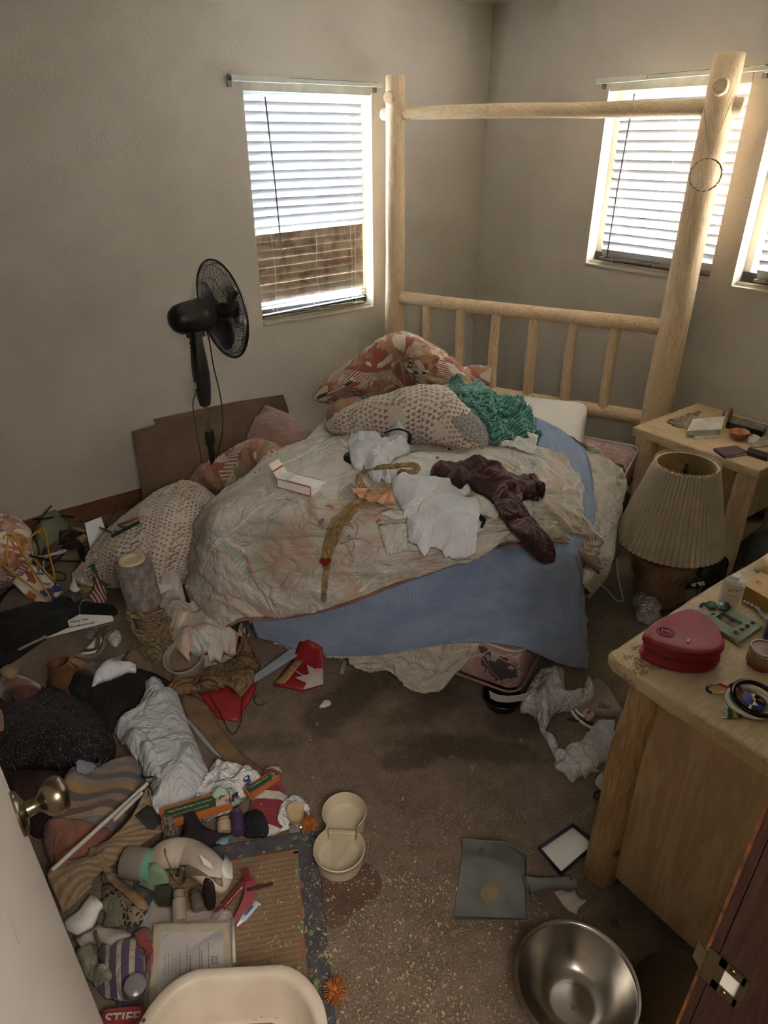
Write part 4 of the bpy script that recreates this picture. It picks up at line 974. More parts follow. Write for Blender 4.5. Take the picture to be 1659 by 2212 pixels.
adopt(T(G().tube(bezier([hit(905, 1110, .01), hit(915, 1085, .012), hit(940, 1068, .012), hit(975, 1062, .012), hit(1005, 1058, .01)], 6), .004, 6, flat=.4), 'seam_tape', 'x', 'x', WH2), 'shirt')
VEL = M('brown_velvet', '#32181A', .75, 0, 'UV', Sheen_Weight=.8, Sheen_Roughness=.35); VEL.b.inputs['Sheen Tint'].default_value = lin('#7A4A48'); VEL.base(VEL.mix(VEL.noise(9, 4).smooth(.3, .7), '#25100F', '#401F20')); VEL.crease(10, .6); VEL = VEL.m
VG = HP('velvet_garment', [(932, 1022), (945, 1000), (985, 1000), (1010, 990), (1050, 990), (1085, 1010), (1120, 1030), (1145, 1025), (1178, 1052), (1165, 1070), (1128, 1072), (1125, 1090), (1105, 1110), (1085, 1105), (1068, 1085), (1045, 1065), (1020, 1050), (985, 1035)], VEL,
   'dark brown velvet garment with one sleeve trailing over the comforter edge', 'garment', h=.05, edge=.045, fold=[(.045, .08, .8, 2.), (.014, .03, .3, 2.)], seed=59, res=.007)
o = net('sleeve', [[onbed(p, o_) for p in r] for o_, r in ((.10, [(1062, 1078), (1092, 1066), (1128, 1068)]), (.115, [(1080, 1106), (1106, 1098), (1130, 1088)]), (.11, [(1104, 1142), (1128, 1130), (1150, 1122)]), (.105, [(1135, 1176), (1155, 1160), (1176, 1150)]), (.10, [(1143, 1190), (1165, 1180), (1192, 1172)]), (.095, [(1160, 1208), (1178, 1200), (1200, 1192)]), (.09, [(1178, 1216), (1190, 1214), (1199, 1212)]))],
    VEL, th=.012, res=.006, fold=[(.016, .05, .6, 2.)], puff=(.005, .5), seed=58); adopt(o, VG); support(o)
HP('garment', [(1035, 1108), (1048, 1108), (1048, 1135), (1038, 1138)], BK, 'black scrap showing between white shirt and velvet sleeve', 'garment', h=.012, edge=.01, fold=None, seed=60)
# ------------------------------------------------------------------ straw swag
STR = mat('#A68A62', .8, var=.25, vs=60); swag = empty('straw_swag', 'braided straw swag with a loop handle and a long trailing tail of straw', 'swag', hit(800, 1070, .02))
def hp(x, y, l): return hit(x, y, l)
loop = bezier([hp(800, 1068, .03), hp(782, 1050, .035), hp(775, 1035, .04), hp(790, 1020, .045), hp(825, 1012, .05), hp(860, 1006, .05), hp(890, 1004, .04), hp(902, 1013, .03), hp(893, 1020, .03), hp(862, 1018, .03)], 10)
g = G()
for k in range(3):
    ph = 2*math.pi*k/3; g.tube([p+Vector((math.cos(i*.55+ph)*.006, math.sin(i*.55+ph)*.006, math.cos(i*.55+ph+1)*.005)) for i, p in enumerate(loop)], .0062, 6)
g.out('braided_loop', STR, swag, True)
g = G().tube([hp(848, 1052, .025), hp(825, 1060, .03), hp(800, 1068, .032), hp(790, 1074, .03)], [.009, .012, .012, .01], 8); g.out('braided_stem', STR, swag, True)
g = G(); rnd = random.Random(5)
for k in range(62):
    j = lambda s: rnd.uniform(-s, s)
    e = rnd.random(); L = .45+.55*rnd.random()
    path = [(800, 1070, 6, 4), (770, 1092, 10, 6), (738, 1130, 15, 10), (715, 1180, 11, 8), (709, 1230, 6, 8), (703, 1290, 6, 8), (700, 1335, 9, 8)]
    n = max(3, int(len(path)*L)); jx, jy = j(1), j(1)
    pts = [hp(x+jx*sx+j(sx*.4), y+jy*sy, .012+.012*abs(jy)+rnd.random()*.01) for x, y, sx, sy in path[:n]]
    g.tube(bezier(pts, 3), .0010, 4)
for k in range(26):
    a = rnd.uniform(0, 6.28); x, y = 740+rnd.uniform(-30, 30), 1120+rnd.uniform(-40, 50); g.tube(bezier([hp(x, y, .015), hp(x+30*math.cos(a), y+22*math.sin(a), .02), hp(x+55*math.cos(a+.4), y+40*math.sin(a+.4), .012)], 4), .0009, 4)
g.out('straw_tail', mat('#B0935E', .75, var=.3, vs=60), swag, True)
LEAF = mat('#A8692E', .7, var=.2)
def leaf(x, y, L, wd, ang, label, m=LEAF, cat='leaf', lift=.012, group=None, name='dried_leaf', curl=.006):
    c = hit(x, y, lift); d = Vector((math.cos(ang), math.sin(ang), 0)); s = Vector((-d.y, d.x, 0)); n = 8; rows = []
    for i in range(n+1):
        t = i/n; w_ = wd*math.sin(math.pi*min(1, t*.96+.02))**.8; rows.append([c+d*(t-.5)*L+s*w_*k+Zh*(curl*(k*k)+curl*math.sin(t*3)) for k in (-.5, -.25, 0, .25, .5)])
    o = net(name, rows, m, th=.0014, res=.008, seed=3); tag(o, label, cat, group); return o
leaf(712, 1097, .035, .015, 2.0, 'curled orange-brown dried leaf above the straw tail'); leaf(818, 1127, .022, .009, .3, 'small yellowish dried leaf left of the white shirt', mat('#B58438', .7))
leaf(946, 991, .02, .013, .2, 'small brown leaf on the flat white cloth'); leaf(700, 1130, .045, .014, .8, 'mauve petal under the straw tail', mat('#96787F', .7), 'petal', name='petal')
leaf(757, 1158, .01, .006, 0, 'tiny brown crumb of leaf right of the straw tail')
# red heart, glass hook, opened box
hc = hit(705, 1212, .006); f0 = onbed((690, 1212), .1)-onbed((720, 1212), .1); r_ = (onbed((720, 1212), .1)-onbed((690, 1212), .1)).normalized(); u_ = (onbed((705, 1200), .1)-onbed((705, 1225), .1)).normalized()
pts = []
for k in range(36):
    t = 2*math.pi*k/36; pts.append(hc+r_*(.0022*16*math.sin(t)**3*.62)+u_*(.0022*(13*math.cos(t)-5*math.cos(2*t)-2*math.cos(3*t)-math.cos(4*t))*.62)+(-Vector(FW))*.012)
T(G().prism(pts, -Vector(FW)*.003), 'heart_cutout', 'small flat red heart lying on the front of the comforter', 'heart', mat('#8E2320', .6), smooth=False, auto=None)
BX = empty('cigarette_box', 'small white red-edged box with its flap open on the left of the bed', 'box', hit(640, 1050, .03))
a, b = hit(600, 1062, .02), hit(672, 1072, .02); a.z = b.z = max(a.z, b.z); r_ = (b-a).normalized(); n_ = Vector((-r_.y, r_.x, 0)); w_, dp, ht = (b-a).length, .06, .034
Rb = Matrix((r_, n_, Zh)).transposed(); bc = (a+b)/2+n_*dp/2+Zh*ht/2
G().box(bc-Zh*ht/2*.96, (w_, dp, .0014), rot=Rb).box(bc-n_*dp/2, (w_, .0014, ht), rot=Rb).box(bc+n_*dp/2, (w_, .0014, ht), rot=Rb).box(bc+r_*w_/2, (.0014, dp, ht), rot=Rb).box(bc-r_*w_/2, (.0014, dp, ht), rot=Rb).box(bc+Zh*ht/2+r_*w_*.15, (w_*.7, dp, .0014), rot=Rb).out('box_body', WHITE, BX)
g = G()
for dzz in (-ht/2, ht/2): g.box(bc-n_*(dp/2+.0008)+Zh*dzz*.95, (w_, .001, .0025), rot=Rb)
for s in (-1, 1): g.box(bc-n_*(dp/2+.0008)+r_*s*w_*.492, (.0025, .001, ht), rot=Rb); g.box(bc+Zh*(ht/2+.0008)+n_*s*dp*.48+r_*w_*.15, (w_*.7, .0025, .001), rot=Rb)
g.out('red_edging', mat('#A8432C', .6), BX)
fl0 = bc-r_*w_/2+Zh*ht/2; fl1 = fl0-r_*.03+Zh*.045
lid = G().prism([fl0-n_*dp/2, fl0+n_*dp/2, fl1+n_*dp*.4, fl1-n_*dp*.5], r_*.0014).out('open_flap', mat('#E4DCC8', .6), BX)
G().prism([fl0.lerp(fl1, .45)-n_*dp*.5-r_*.001, fl0.lerp(fl1, .45)+n_*dp*.45-r_*.001, fl0.lerp(fl1, .55)+n_*dp*.44-r_*.001, fl0.lerp(fl1, .55)-n_*dp*.5-r_*.001], r_*.0034).out('red_band', mat('#A8432C', .6), lid)
G().box(bc+r_*(w_/2+.012)+Zh*ht*.45, (.024, dp*.9, .0012), rot=Rb).out('end_tab', WHITE, BX)
HP('plastic_wrap', [(735, 1068), (758, 1048), (775, 1062), (770, 1075), (745, 1078)], CLR, 'crinkled clear wrapper beside the straw braid', 'wrapper', h=.015, edge=.01, fold=(.015, .02, 0, 1.5), seed=61, res=.004, sup=False)
T(G().tube(bezier([hit(742, 1076, .01), hit(710, 1074, .01), hit(690, 1078, .01), hit(692, 1068, .01), hit(700, 1066, .01)], 6), .0022, 6), 'glass_hook', 'thin clear glass cane with a hooked end right of the opened box', 'hook', M('hook_glass', '#E8ECEA', .05, Alpha=.5).m)
T(G().tube(bezier([hit(815, 1095, .01), hit(832, 1093, .01), hit(834, 1099, .01), hit(820, 1100, .01)], 6), .0016, 6), 'paper_clip', 'small silver clip on the comforter left of the white shirt', 'clip', mat('#C9C9C4', .3, .8))
# ================================================================== things on the nightstand
def flatR(p, q):  # frame from two pixel-derived points at one height
    r = (Vector(q)-Vector(p)); r.z = 0; r.normalize(); return r, Vector((-r.y, r.x, 0))
def slab(name, label, cat, px4, z0, h, m, m2=None, group=None, sup=True, inset=.003, cover=.002):
    """a book or box from its four top corners in pixels (top height z0+h)"""
    W_ = [P(x, y, z0+h) for x, y in px4]; c = sum(W_, Vector())/4
    if m2 is None:
        o = G().prism([w-Zh*h for w in W_], (0, 0, h)).out(name, m); tag(o, label, cat, group)
        if sup: support(o)
        return o
    e = empty(name, label, cat, c-Zh*h, group)
    t = G().prism([w-Zh*cover for w in W_], (0, 0, cover)).prism([w-Zh*h for w in W_], (0, 0, cover)).prism([W_[0]-Zh*h, W_[3]-Zh*h, W_[3]-Zh*h+(W_[2]-W_[3]).normalized()*cover, W_[0]-Zh*h+(W_[1]-W_[0]).normalized()*cover], (0, 0, h)).out('cover', m, e)
    G().prism([w+(c-w).normalized()*inset-Zh*(h*.5+.0)-Zh*(h/2-cover) for w in [Vector((q.x, q.y, q.z)) for q in W_]], (0, 0, h-2*cover)).out('page_block', m2, e)
    if sup: support(t)
    return e
NZ = .555
LACE = M('dried_lace', '#7C6A58', .95, 0, 'Object', Alpha=1.); LACE.base(LACE.mix(LACE.noise(60, 4).smooth(.4, .6), '#6B5A4A', '#A08D74')); LACE = LACE.m
HP('lace_doily', [(1443, 912), (1455, 905), (1475, 900), (1490, 893), (1512, 890), (1500, 905), (1490, 915), (1470, 925)], LACE, 'dried brown lace scrap on the left of the nightstand top', 'lace', h=.004, edge=.004, fold=(.004, .012, .6, 3.), seed=71, wig=.008, res=.004)
HP('fabric_mat', [(1475, 922), (1490, 900), (1505, 905), (1500, 930)], cloth('#9A8A72', 300), 'small tan cloth under the upper cream book on the nightstand', 'cloth', h=.003, edge=.003, fold=None, seed=72)
CR = mat('#DAD3C2', .8, var=.12, vs=14); CR2 = mat('#D5CDBA', .8, var=.2, vs=30)
slab('book', 'thin cream booklet with torn edge under the cream hardback', 'book', [(1500, 947), (1498, 930), (1555, 926), (1558, 943)], NZ, .006, CR2)
e = slab('book', 'cream hardback book with a smudged grey picture on its cover', 'book', [(1484, 931), (1497, 905), (1567, 899), (1557, 928)], NZ+.007, .026, CR, mat('#8D7C66', .9, var=.2, vs=60))
c = P(1528, 914, NZ+.0335); r_, n_ = flatR(P(1500, 915, .58), P(1560, 912, .58))
HP('cover_print', [(1508, 918), (1515, 909), (1535, 907), (1550, 911), (1540, 920), (1522, 921)], mat('#9B978B', .85, var=.3, vs=60), 'grey printed drawing on the cream hardback cover', 'print', h=.0006, edge=.001, fold=None, sup=False, wig=.004) if False else None
o = slab('box', 'long flat dusty black box at the back of the nightstand', 'box', [(1570, 912), (1578, 897), (1659, 918), (1648, 933)], NZ, .03, mat('#191817', .5))
G().prism([P(*q) for q in ((1571, 911, NZ+.0305), (1578, 898, NZ+.0305), (1656, 918, NZ+.0305), (1648, 931, NZ+.0305))], (0, 0, .001)).out('dusty_lid', mat('#6E6656', .95, var=.25, vs=30), o)
G().lathe([(0, 0)], (0, 0, 0)) if False else None
# terracotta dish reading BEACH HOTEL style lettering
dish = empty('ashtray', 'small terracotta dish with raised lettering round its rim', 'dish', P(1594, 948, NZ)); dc = P(1594, 947, NZ); RD = .043
DM = mat('#A9673C', .6, var=.2, vs=20)
G().lathe([(0, .0), (.022, 0), (.030, .004), (.042, .022), (.045, .034), (.042, .037), (.036, .034), (.031, .018), (.022, .009), (0, .007)], dc, seg=40, ell=(1.05, .95)).out('bowl', DM, dish, True, 60)
for a, s in ((.15, 1), (2.9, 1), (4.9, 1)): G().rbox(dc+Vector((math.cos(a)*.047, math.sin(a)*.047, .032)), (.018, .014, .008), a, r=.003).out('rim_tab', DM, dish, True, 50)
lt = 'BEACH HOTEL'
ink = mat('#4A2A18', .8)
vw = math.atan2(-dc.y, -dc.x)
for i, ch in enumerate(lt):
    if ch == ' ': continue
    a = vw+(i-5)*.21+.1; out = Vector((math.cos(a), math.sin(a), 0)); text(ch, ink, dc+out*.0405+Zh*.0255, Vector((-out.y, out.x, 0)), (Zh*.85+out*.5), .011, 'letter', dish)
g = G().lathe([(0, 0), (.012, 0), (.018, .02), (.012, .045), (.006, .055), (0, .058)], P(1574, 905, NZ), seg=14, ell=(1, .6)).lathe([(0, 0), (.008, 0), (.007, .035), (0, .04)], P(1562, 903, NZ), (.3, .2, 1), seg=10)
T(g, 'hand_figurine', 'small pinkish clay figure standing behind the books on the nightstand', 'figurine', mat('#A67A66', .7, var=.2, vs=30))
HP('tissue', [(1618, 945), (1632, 938), (1642, 948), (1630, 958), (1615, 955)], MILKY, 'scrap of clear tape beside the terracotta dish', 'tape', h=.008, edge=.006, fold=(.006, .015, 0, 1.5), sup=False, res=.003, seed=73)
HP('paper_scrap', [(1620, 968), (1640, 945), (1659, 935), (1659, 965)], mat('#A59578', .9, var=.2, vs=30), 'brownish paper sheet at the right end of the nightstand', 'paper', h=.002, edge=.002, fold=None, seed=74, closed=False)
slab('notebook', 'small maroon pocket notebook near the front edge of the nightstand', 'notebook', [(1542, 968), (1590, 962), (1620, 977), (1566, 986)], NZ, .012, mat('#54353A', .6, var=.15), mat('#C9C6BD', .8), inset=.0025)
slab('picture_frame', 'long black strip lying at the right front of the nightstand', 'frame', [(1612, 975), (1618, 966), (1659, 978), (1659, 990)], NZ, .016, mat('#121211', .45))
# under the nightstand
def jar(x, y, z, r, h, m, label, cat='jar', lid=None, name='glass_jar'):
    c = P(x, y, z); o = T(G().lathe([(0, 0), (r*.9, 0), (r, .006), (r, h*.78), (r*.7, h*.88), (r*.72, h), (r*.64, h), (r*.62, h*.88), (r*.9, h*.76), (r*.92, .008), (0, .006)], c, seg=28), name, label, cat, m); return o
GJ = M('blue_grey_glass', '#8FA0A6', .1, Alpha=.35).m
jar(1635, 1225, 0, .07, .20, GJ, 'blue-grey glass jar standing beside the nightstand leg')
jar(1655, 1200, 0, .06, .24, GJ, 'taller glass bottle behind the blue-grey jar at the right edge', 'bottle', name='glass_bottle')
HP('cloth', [(1475, 1255), (1510, 1215), (1560, 1240), (1560, 1270), (1510, 1290)], cloth('#2E2A27', 200, var=.3), 'dark cloth on the floor below the nightstand behind the lamp', 'cloth', h=.02, edge=.03, fold=(.02, .06, 0, 2.), seed=75)
card('paper_slip', [(1492, 1262), (1520, 1256), (1523, 1264), (1495, 1268)], PAPER, label='white slip of paper on the dark cloth by the lamp', cat='paper')
T(G().tube(bezier([hit(1500, 1243, .006), hit(1508, 1248, .02), hit(1515, 1258, .006)], 6), .0018, 6), 'wire', 'bent wire piece on the dark cloth by the lamp', 'wire', mat('#8A857A', .4, .7))
HP('paper_bag', [(1432, 1287), (1460, 1280), (1495, 1272), (1520, 1290), (1470, 1305)], mat('#A49379', .9, var=.2), 'flat tan paper scrap at the foot of the terracotta lamp', 'paper', h=.006, edge=.006, fold=(.008, .04, 0, 2.), seed=76)
# ================================================================== things on the dresser
DZ = .75
RED = M('red_leather', '#9E1B26', .5); RED.base(RED.mix(RED.noise(5, 3).smooth(.3, .7), '#7C0F18', '#8F1822')); RED.bump(RED.noise(160, 3)+RED.noise(20, 2), .25, .002); RED = RED.m
pur = empty('purse', 'red leather zip purse on the near corner of the dresser', 'purse', P(1478, 1400, DZ))
Ht = .062
otl = [(1391, 1368), (1408, 1345), (1440, 1328), (1475, 1316), (1500, 1315), (1530, 1328), (1553, 1352), (1565, 1378), (1563, 1395), (1545, 1407), (1510, 1410), (1470, 1406), (1430, 1395), (1400, 1382)]
top = [P(p.x, p.y, DZ+Ht) for p in bezier([(x, y, 0) for x, y in otl], 6, True)]; cc = sum(top, Vector())/len(top)
def lay(f, z): return [Vector((cc.x+(p.x-cc.x)*f, cc.y+(p.y-cc.y)*f, z)) for p in top]
g = G().rings([lay(.93, DZ), lay(.985, DZ+.006), lay(.995, DZ+.016), lay(.955, DZ+.024), lay(.95, DZ+.034), lay(.985, DZ+.042), lay(1.0, DZ+.050), lay(.985, DZ+.058), lay(.95, DZ+.0625), lay(.88, DZ+.064), lay(.7, DZ+.0625), lay(.4, DZ+.060), lay(.02, DZ+.059)])
o = g.out('leather_body', RED, pur, True, 60); support(o)
G().tube(lay(1.0, DZ+.051), .0022, 6, closed=True).tube(lay(.992, DZ+.014), .002, 6, closed=True).out('piping', RED, pur, True)
G().tube(lay(.957, DZ+.03), .0018, 6, closed=True).out('zip', mat('#7A1820', .6), pur, True)
G().tube([P(1475, 1410, DZ+.03), P(1497, 1420, DZ+.02), P(1500, 1443, DZ+.004)], .0011, 6).lathe([(0, 0), (.004, .0), (.004, .008), (0, .009)], P(1486, 1388, DZ+.0705), (1, .3, .2), 10).out('zip_pull', mat('#C9B7A0', .25, .9), pur, True)
lc_ = P(1437, 1365, DZ+.063); lx = (P(1460, 1370, DZ+.066)-P(1415, 1360, DZ+.066)).normalized(); ly = Zh.cross(lx)
em_ = G().tube([lc_+lx*.0175*math.cos(a)+ly*.0145*math.sin(a)+Zh*.0005 for a in [2*math.pi*k/32 for k in range(32)]], .0012, 6, closed=True)
for k in range(3): em_.tube([lc_+lx*(-.006+.006*k)+ly*.010*s+Zh*.0006 for s in (-.7, 0, .7)], .0011, 5)
em_.tube([lc_-lx*.013, lc_+lx*.013], .001, 5); em_.out('stamped_emblem', mat('#84141C', .5), pur, True)
# perfume bottle
pb = empty('perfume_bottle', 'clear square perfume bottle holding amber liquid, its stopper off', 'perfume bottle', P(1575, 1300, DZ))
c = P(1574, 1302, DZ); rr, nn_ = flatR(P(1552, 1298, DZ), P(1595, 1308, DZ)); Rp_ = Matrix((rr, nn_, Zh)).transposed()
PG = M('perfume_glass', '#F6F7F8', .03, Alpha=.32); PG.b.inputs['Specular IOR Level'].default_value = 1.; PG = PG.m
G().rbox(c+Zh*.032, (.05, .026, .064), rot=Rp_, r=.006).rbox(c+Zh*.068, (.042, .02, .008), rot=Rp_, r=.005).lathe([(0, 0), (.008, 0), (.0085, .008), (0, .01)], c+Zh*.071, seg=16).out('glass_body', PG, pb, True, 40)
G().rbox(c+Zh*.034, (.038, .016, .05), rot=Rp_, r=.004).out('perfume', M('amber_liquid', '#D8A765', .1, Alpha=.45).m, pb, True, 40)
G().tube([c+Zh*.08, c+Zh*.094], .0022, 8).lathe([(0, 0), (.009, 0), (.009, .003), (0, .004)], c+Zh*.081, seg=14).out('spray_tube', WHITE, pb, True, 40)
text('JOY', mat('#4A3420', .6), c-nn_*.0142+Zh*.046, rr, Zh, .013, 'letters', pb); G().box(c-nn_*.0142+Zh*.032, (.024, .0006, .002), rot=Rp_).out('small_print', mat('#9A4A34', .6), pb)
# glass frame with pebbles
GG = M('green_glass', '#A8B39A', .12, Alpha=.8).m
fr4 = [(1508, 1335), (1577, 1310), (1648, 1351), (1597, 1386)]
pf_ = empty('picture_frame', 'pale green glass picture frame lying flat behind the red purse', 'picture frame', P(1578, 1350, DZ))
W4 = [P(x, y, DZ+.012) for x, y in fr4]; cW = sum(W4, Vector())/4; h4 = [P(x, y, DZ+.012) for x, y in ((1545, 1332), (1562, 1322), (1605, 1346), (1585, 1357))]
g = G()
for i in range(4): j = (i+1) % 4; g.prism([W4[i], W4[j], h4[j], h4[i]], (0, 0, -.010))
g.out('glass_surround', GG, pf_, False); G().prism([p-Zh*.008 for p in h4], (0, 0, .002)).out('photo', mat('#6E5C48', .5, var=.5, vs=40), pf_)
for k in range(4): G().lathe([(0, 0), (.0055, 0), (.005, .005), (0, .007)], P(1590+12*k, 1367-7*k, DZ+.012), seg=10).out('pebble', mat('#6F7A66', .3), pf_, True)
GR_ = M('sea_glass', '#4E7A68', .2, Alpha=.9).m
T(G().lathe([(0, 0), (.014, .002), (.017, .007), (.012, .013), (0, .015)], P(1562, 1315, DZ+.012), (.1, 0, 1), seg=16, ell=(1.2, .8)), 'glass_pebble', 'dark green glass disc below the perfume bottle', 'pebble', GR_)
T(G().lathe([(0, 0), (.012, .002), (.014, .006), (.009, .012), (0, .014)], P(1536, 1311, DZ+.002), (.1, 0, 1), seg=16), 'glass_pebble', 'smaller green glass disc left of the perfume bottle', 'pebble', GR_)
for i, (x, y, lb) in enumerate([(1520, 1308, 'twisted translucent green ribbon behind the purse'), (1540, 1330, 'green glass twist touching the purse edge')]):
    T(G().tube(bezier([P(x-8, y+4, DZ+.004), P(x, y-4, DZ+.012), P(x+8, y+2, DZ+.005), P(x+14, y+8, DZ+.01)], 6), .004, 8), 'glass_twist', lb, 'glass', GR_)
# gold box
GB = [(1605, 1262), (1642, 1235), (1700, 1260), (1668, 1298)]
gb = empty('gold_box', 'gold cardboard gift box at the right edge of the dresser', 'box', P(1650, 1280, DZ)); GM = mat('#C09A58', .5, .35, var=.08)
Wg = [P(x, y, DZ+.042) for x, y in GB]; G().prism([w-Zh*.020 for w in Wg], (0, 0, .020)).out('lid', GM, gb); cg_ = sum(Wg, Vector())/4; G().prism([w+(cg_-w)*.025-Zh*.042 for w in Wg], (0, 0, .021)).out('tray', GM, gb)
r_, n_ = flatR(Wg[0], Wg[3]); text('S.I.', mat('#5A4424', .5), P(1640, 1258, DZ+.0425), r_, n_, .013, 'monogram', gb)
HP('wrapper', [(1630, 1225), (1650, 1205), (1700, 1215), (1690, 1235), (1655, 1240)], mat('#B99A66', .35, .2, var=.1), 'crinkled gold tissue behind the gold box', 'wrapper', h=.02, edge=.015, fold=(.015, .03, 0, 1.6), seed=77, sup=False, res=.004)
# string of beads
bd = empty('bead_necklace', 'string of round white beads in front of the gold box', 'necklace', P(1630, 1315, DZ)); pth = [(1601, 1297), (1608, 1300), (1616, 1303), (1624, 1307), (1632, 1311), (1638, 1315), (1641, 1321), (1643, 1327), (1648, 1332), (1655, 1336), (1663, 1340)]
for x, y in pth: G().lathe([(0, -.0042), (.003, -.003), (.0042, 0), (.003, .003), (0, .0042)], P(x, y, DZ+.0045), seg=12).out('bead', mat('#DCE2E2', .3), bd, True)
# candle jar, bottle
cj = empty('candle_jar', 'faceted pinkish gold glass candle jar with a silver rim', 'candle', P(1640, 1440, DZ)); c = P(1642, 1436, DZ)
CG = M('amber_glass', '#B98A78', .1, .0, Alpha=.8); CG.base(CG.mix((CG.z+(CG.noise(9, 2)-.5)*.01).smooth(.0, .035), '#A04438', '#A89478')); CG = CG.m
G().lathe([(0, 0), (.028, .0), (.031, .004), (.031, .04), (.029, .045), (.0275, .045), (.0275, .035), (0, .034)], c, seg=10).out('glass', CG, cj, False)
G().lathe([(.0275, .043), (.0305, .043), (.0305, .048), (.0275, .048)], c, seg=30, closed=True).out('silver_rim', mat('#C9C9C6', .2, 1.), cj, True, 40)
G().lathe([(0, .0365), (.0265, .0365), (.0265, .044), (0, .0445)], c, seg=30).out('wax', mat('#B9A09C', .4), cj, True, 40)
T(G().lathe([(0, 0), (.018, 0), (.019, .003), (.019, .062), (.012, .07), (.012, .085), (0, .086)], P(1664, 1382, DZ), seg=24), 'lotion_bottle', 'mauve plastic bottle cut off by the right edge of the photo', 'bottle', mat('#86717F', .35))
# bracelets
def circ(x, y, r, z, tr, seg=40, tx=0., ty=0.):
    c = P(x, y, z); return [c+Vector((math.cos(a)*r, math.sin(a)*r, tx*math.cos(a)*r+ty*math.sin(a)*r)) for a in [2*math.pi*k/seg for k in range(seg)]]
T(G().tube(circ(1618, 1517, .041, DZ+.006, .0), .005, 10, closed=True), 'bangle', 'white bangle under the black one on the dresser', 'bangle', mat('#E3E3E0', .3, var=.03))
T(G().tube(circ(1632, 1508, .043, DZ+.019, 0, tx=.05, ty=.12), .0052, 10, closed=True), 'bangle', 'shiny black bangle lying over the white bangle', 'bangle', mat('#0E0D0D', .15))
bdc = ['#1C2A6E', '#1F5A34', '#C8502A', '#C01F28', '#D8B41E', '#141414', '#E2E2DE', '#9FC0D8']
bm2 = {c: mat(c, .35, var=.02) for c in bdc}
kr = empty('beaded_keyring', 'colourful beaded loop and tassel with a blue and orange rosette inside the bangles', 'keyring', P(1600, 1515, DZ))
def beads(path, cols, r=.0022):
    pts = bezier([P(x, y, DZ+.004+dz) for x, y, dz in path], 8); by = {}
    n = len(pts)
    for i, p in enumerate(pts):
        cc_ = cols[min(len(cols)-1, int(i/n*len(cols)))]; g = by.setdefault(cc_, G()); g.lathe([(0, -r), (r, -r*.4), (r, r*.4), (0, r)], p, (1, .4, 0), 8)
    for k, g in by.items(): g.out('beads', bm2[k], kr, True)
beads([(1575, 1484, 0), (1565, 1482, 0), (1550, 1476, 0), (1534, 1480, 0), (1527, 1488, 0), (1532, 1494, 0), (1547, 1498, 0), (1562, 1496, 0), (1572, 1488, 0)], ['#C01F28', '#C01F28', '#E2E2DE', '#9FC0D8', '#141414', '#141414', '#D8B41E', '#D8B41E', '#C8502A'], .0026)
beads([(1576, 1483, 0), (1585, 1478, .01), (1594, 1480, .014), (1602, 1490, .012), (1610, 1498, .006)], ['#1C2A6E', '#1C2A6E', '#1F5A34', '#C8502A'], .0034)
for k in range(6): beads([(1602, 1545, 0), (1592+k, 1542+k*1.2, 0), (1580, 1534+k*3.2, 0), (1566-(k % 3)*3, 1525+k*5, 0)], ['#C01F28', '#141414', '#D8B41E', '#1F5A34', '#E2E2DE'], .002)
beads([(1622, 1525, .012), (1617, 1535, .008), (1612, 1544, .004)], ['#E2E2DE'], .003); beads([(1612, 1545, 0), (1622, 1550, 0), (1632, 1542, 0), (1638, 1530, 0)], ['#1C2A6E', '#1F5A34'], .0028)
c = P(1627, 1515, DZ+.012)
G().lathe([(0, 0), (.0215, 0), (.022, .002), (.015, .005), (0, .006)], c, (.1, -.2, 1), 32).out('rosette', bm2['#1C2A6E'], kr, True, 40)
for k in range(4):
    a = .6+math.pi/2*k; d = Vector((math.cos(a), math.sin(a), 0)); s = Vector((-d.y, d.x, 0)); G().prism([c+d*.005+Zh*.006, c+d*.017+s*.005+Zh*.0045, c+d*.017-s*.005+Zh*.0045], (0, 0, .0015)).out('orange_petal' if k % 2 else 'white_petal', bm2['#C8502A'] if k % 2 else bm2['#E2E2DE'], kr)
G().lathe([(0, .004), (.0045, .005), (.003, .008), (0, .009)], c, seg=12).out('rosette_centre', bm2['#D8B41E'], kr, True)
# ================================================================== bottom left: mat, tray, document, shoe ...
# doormat
MB = M('mat_border', '#4A4B62', .95); q = MB.vor(34) < .3; hue = MB.noise(23, 2)
c = MB.mix(MB.noise(60, 3).smooth(.3, .7), '#403F44', '#525154'); c = MB.mix(q*(hue > .52)*.8, c, '#86603C'); c = MB.mix(q*(hue < .47)*.8, c, '#7C8A4A'); MB.base(c)
MC = M('ribbed_sisal', '#A67F4E', .95, 0, 'UV'); w = ((MC.y*72).fr()-.5).ab(); c = MC.mix(MC.noise(6, 4).smooth(.3, .7), '#78624A', '#8C7456'); c = MC.mix(w.smooth(.3, .5)*.4, c, '#5E4428'); MC.base(c); MC.bump(w, .5, .004)
mt = [(395, 1835), (680, 1792), (735, 2215), (395, 2250)]
tr_ = P(682, 1795, 0); br_ = P(720, 2150, 0); tl_ = P(430, 1822, 0)
ax = (br_-tr_).normalized(); ay = Vector((-ax.y, ax.x, 0)); ay = -ay if ay.dot(tl_-tr_) < 0 else ay
Lx, Ly = .62, .50
dm = empty('doormat', 'doormat with ribbed straw centre and blue printed border', 'mat', tr_+ax*Lx/2+ay*Ly/2)
Rm = Matrix((ax, ay, Zh)).transposed(); c0 = tr_+ax*Lx/2+ay*Ly/2
o = G().rbox(c0+Zh*.004, (Lx, Ly, .008), rot=Rm, r=.012).out('mat_border', MB.m, dm); support(o)
a = .062; vv = [c0+ax*sx*(Lx/2-a)+ay*sy*(Ly/2-a)+Zh*z for z in (.0085, .011) for sx, sy in ((-1, -1), (1, -1), (1, 1), (-1, 1))]
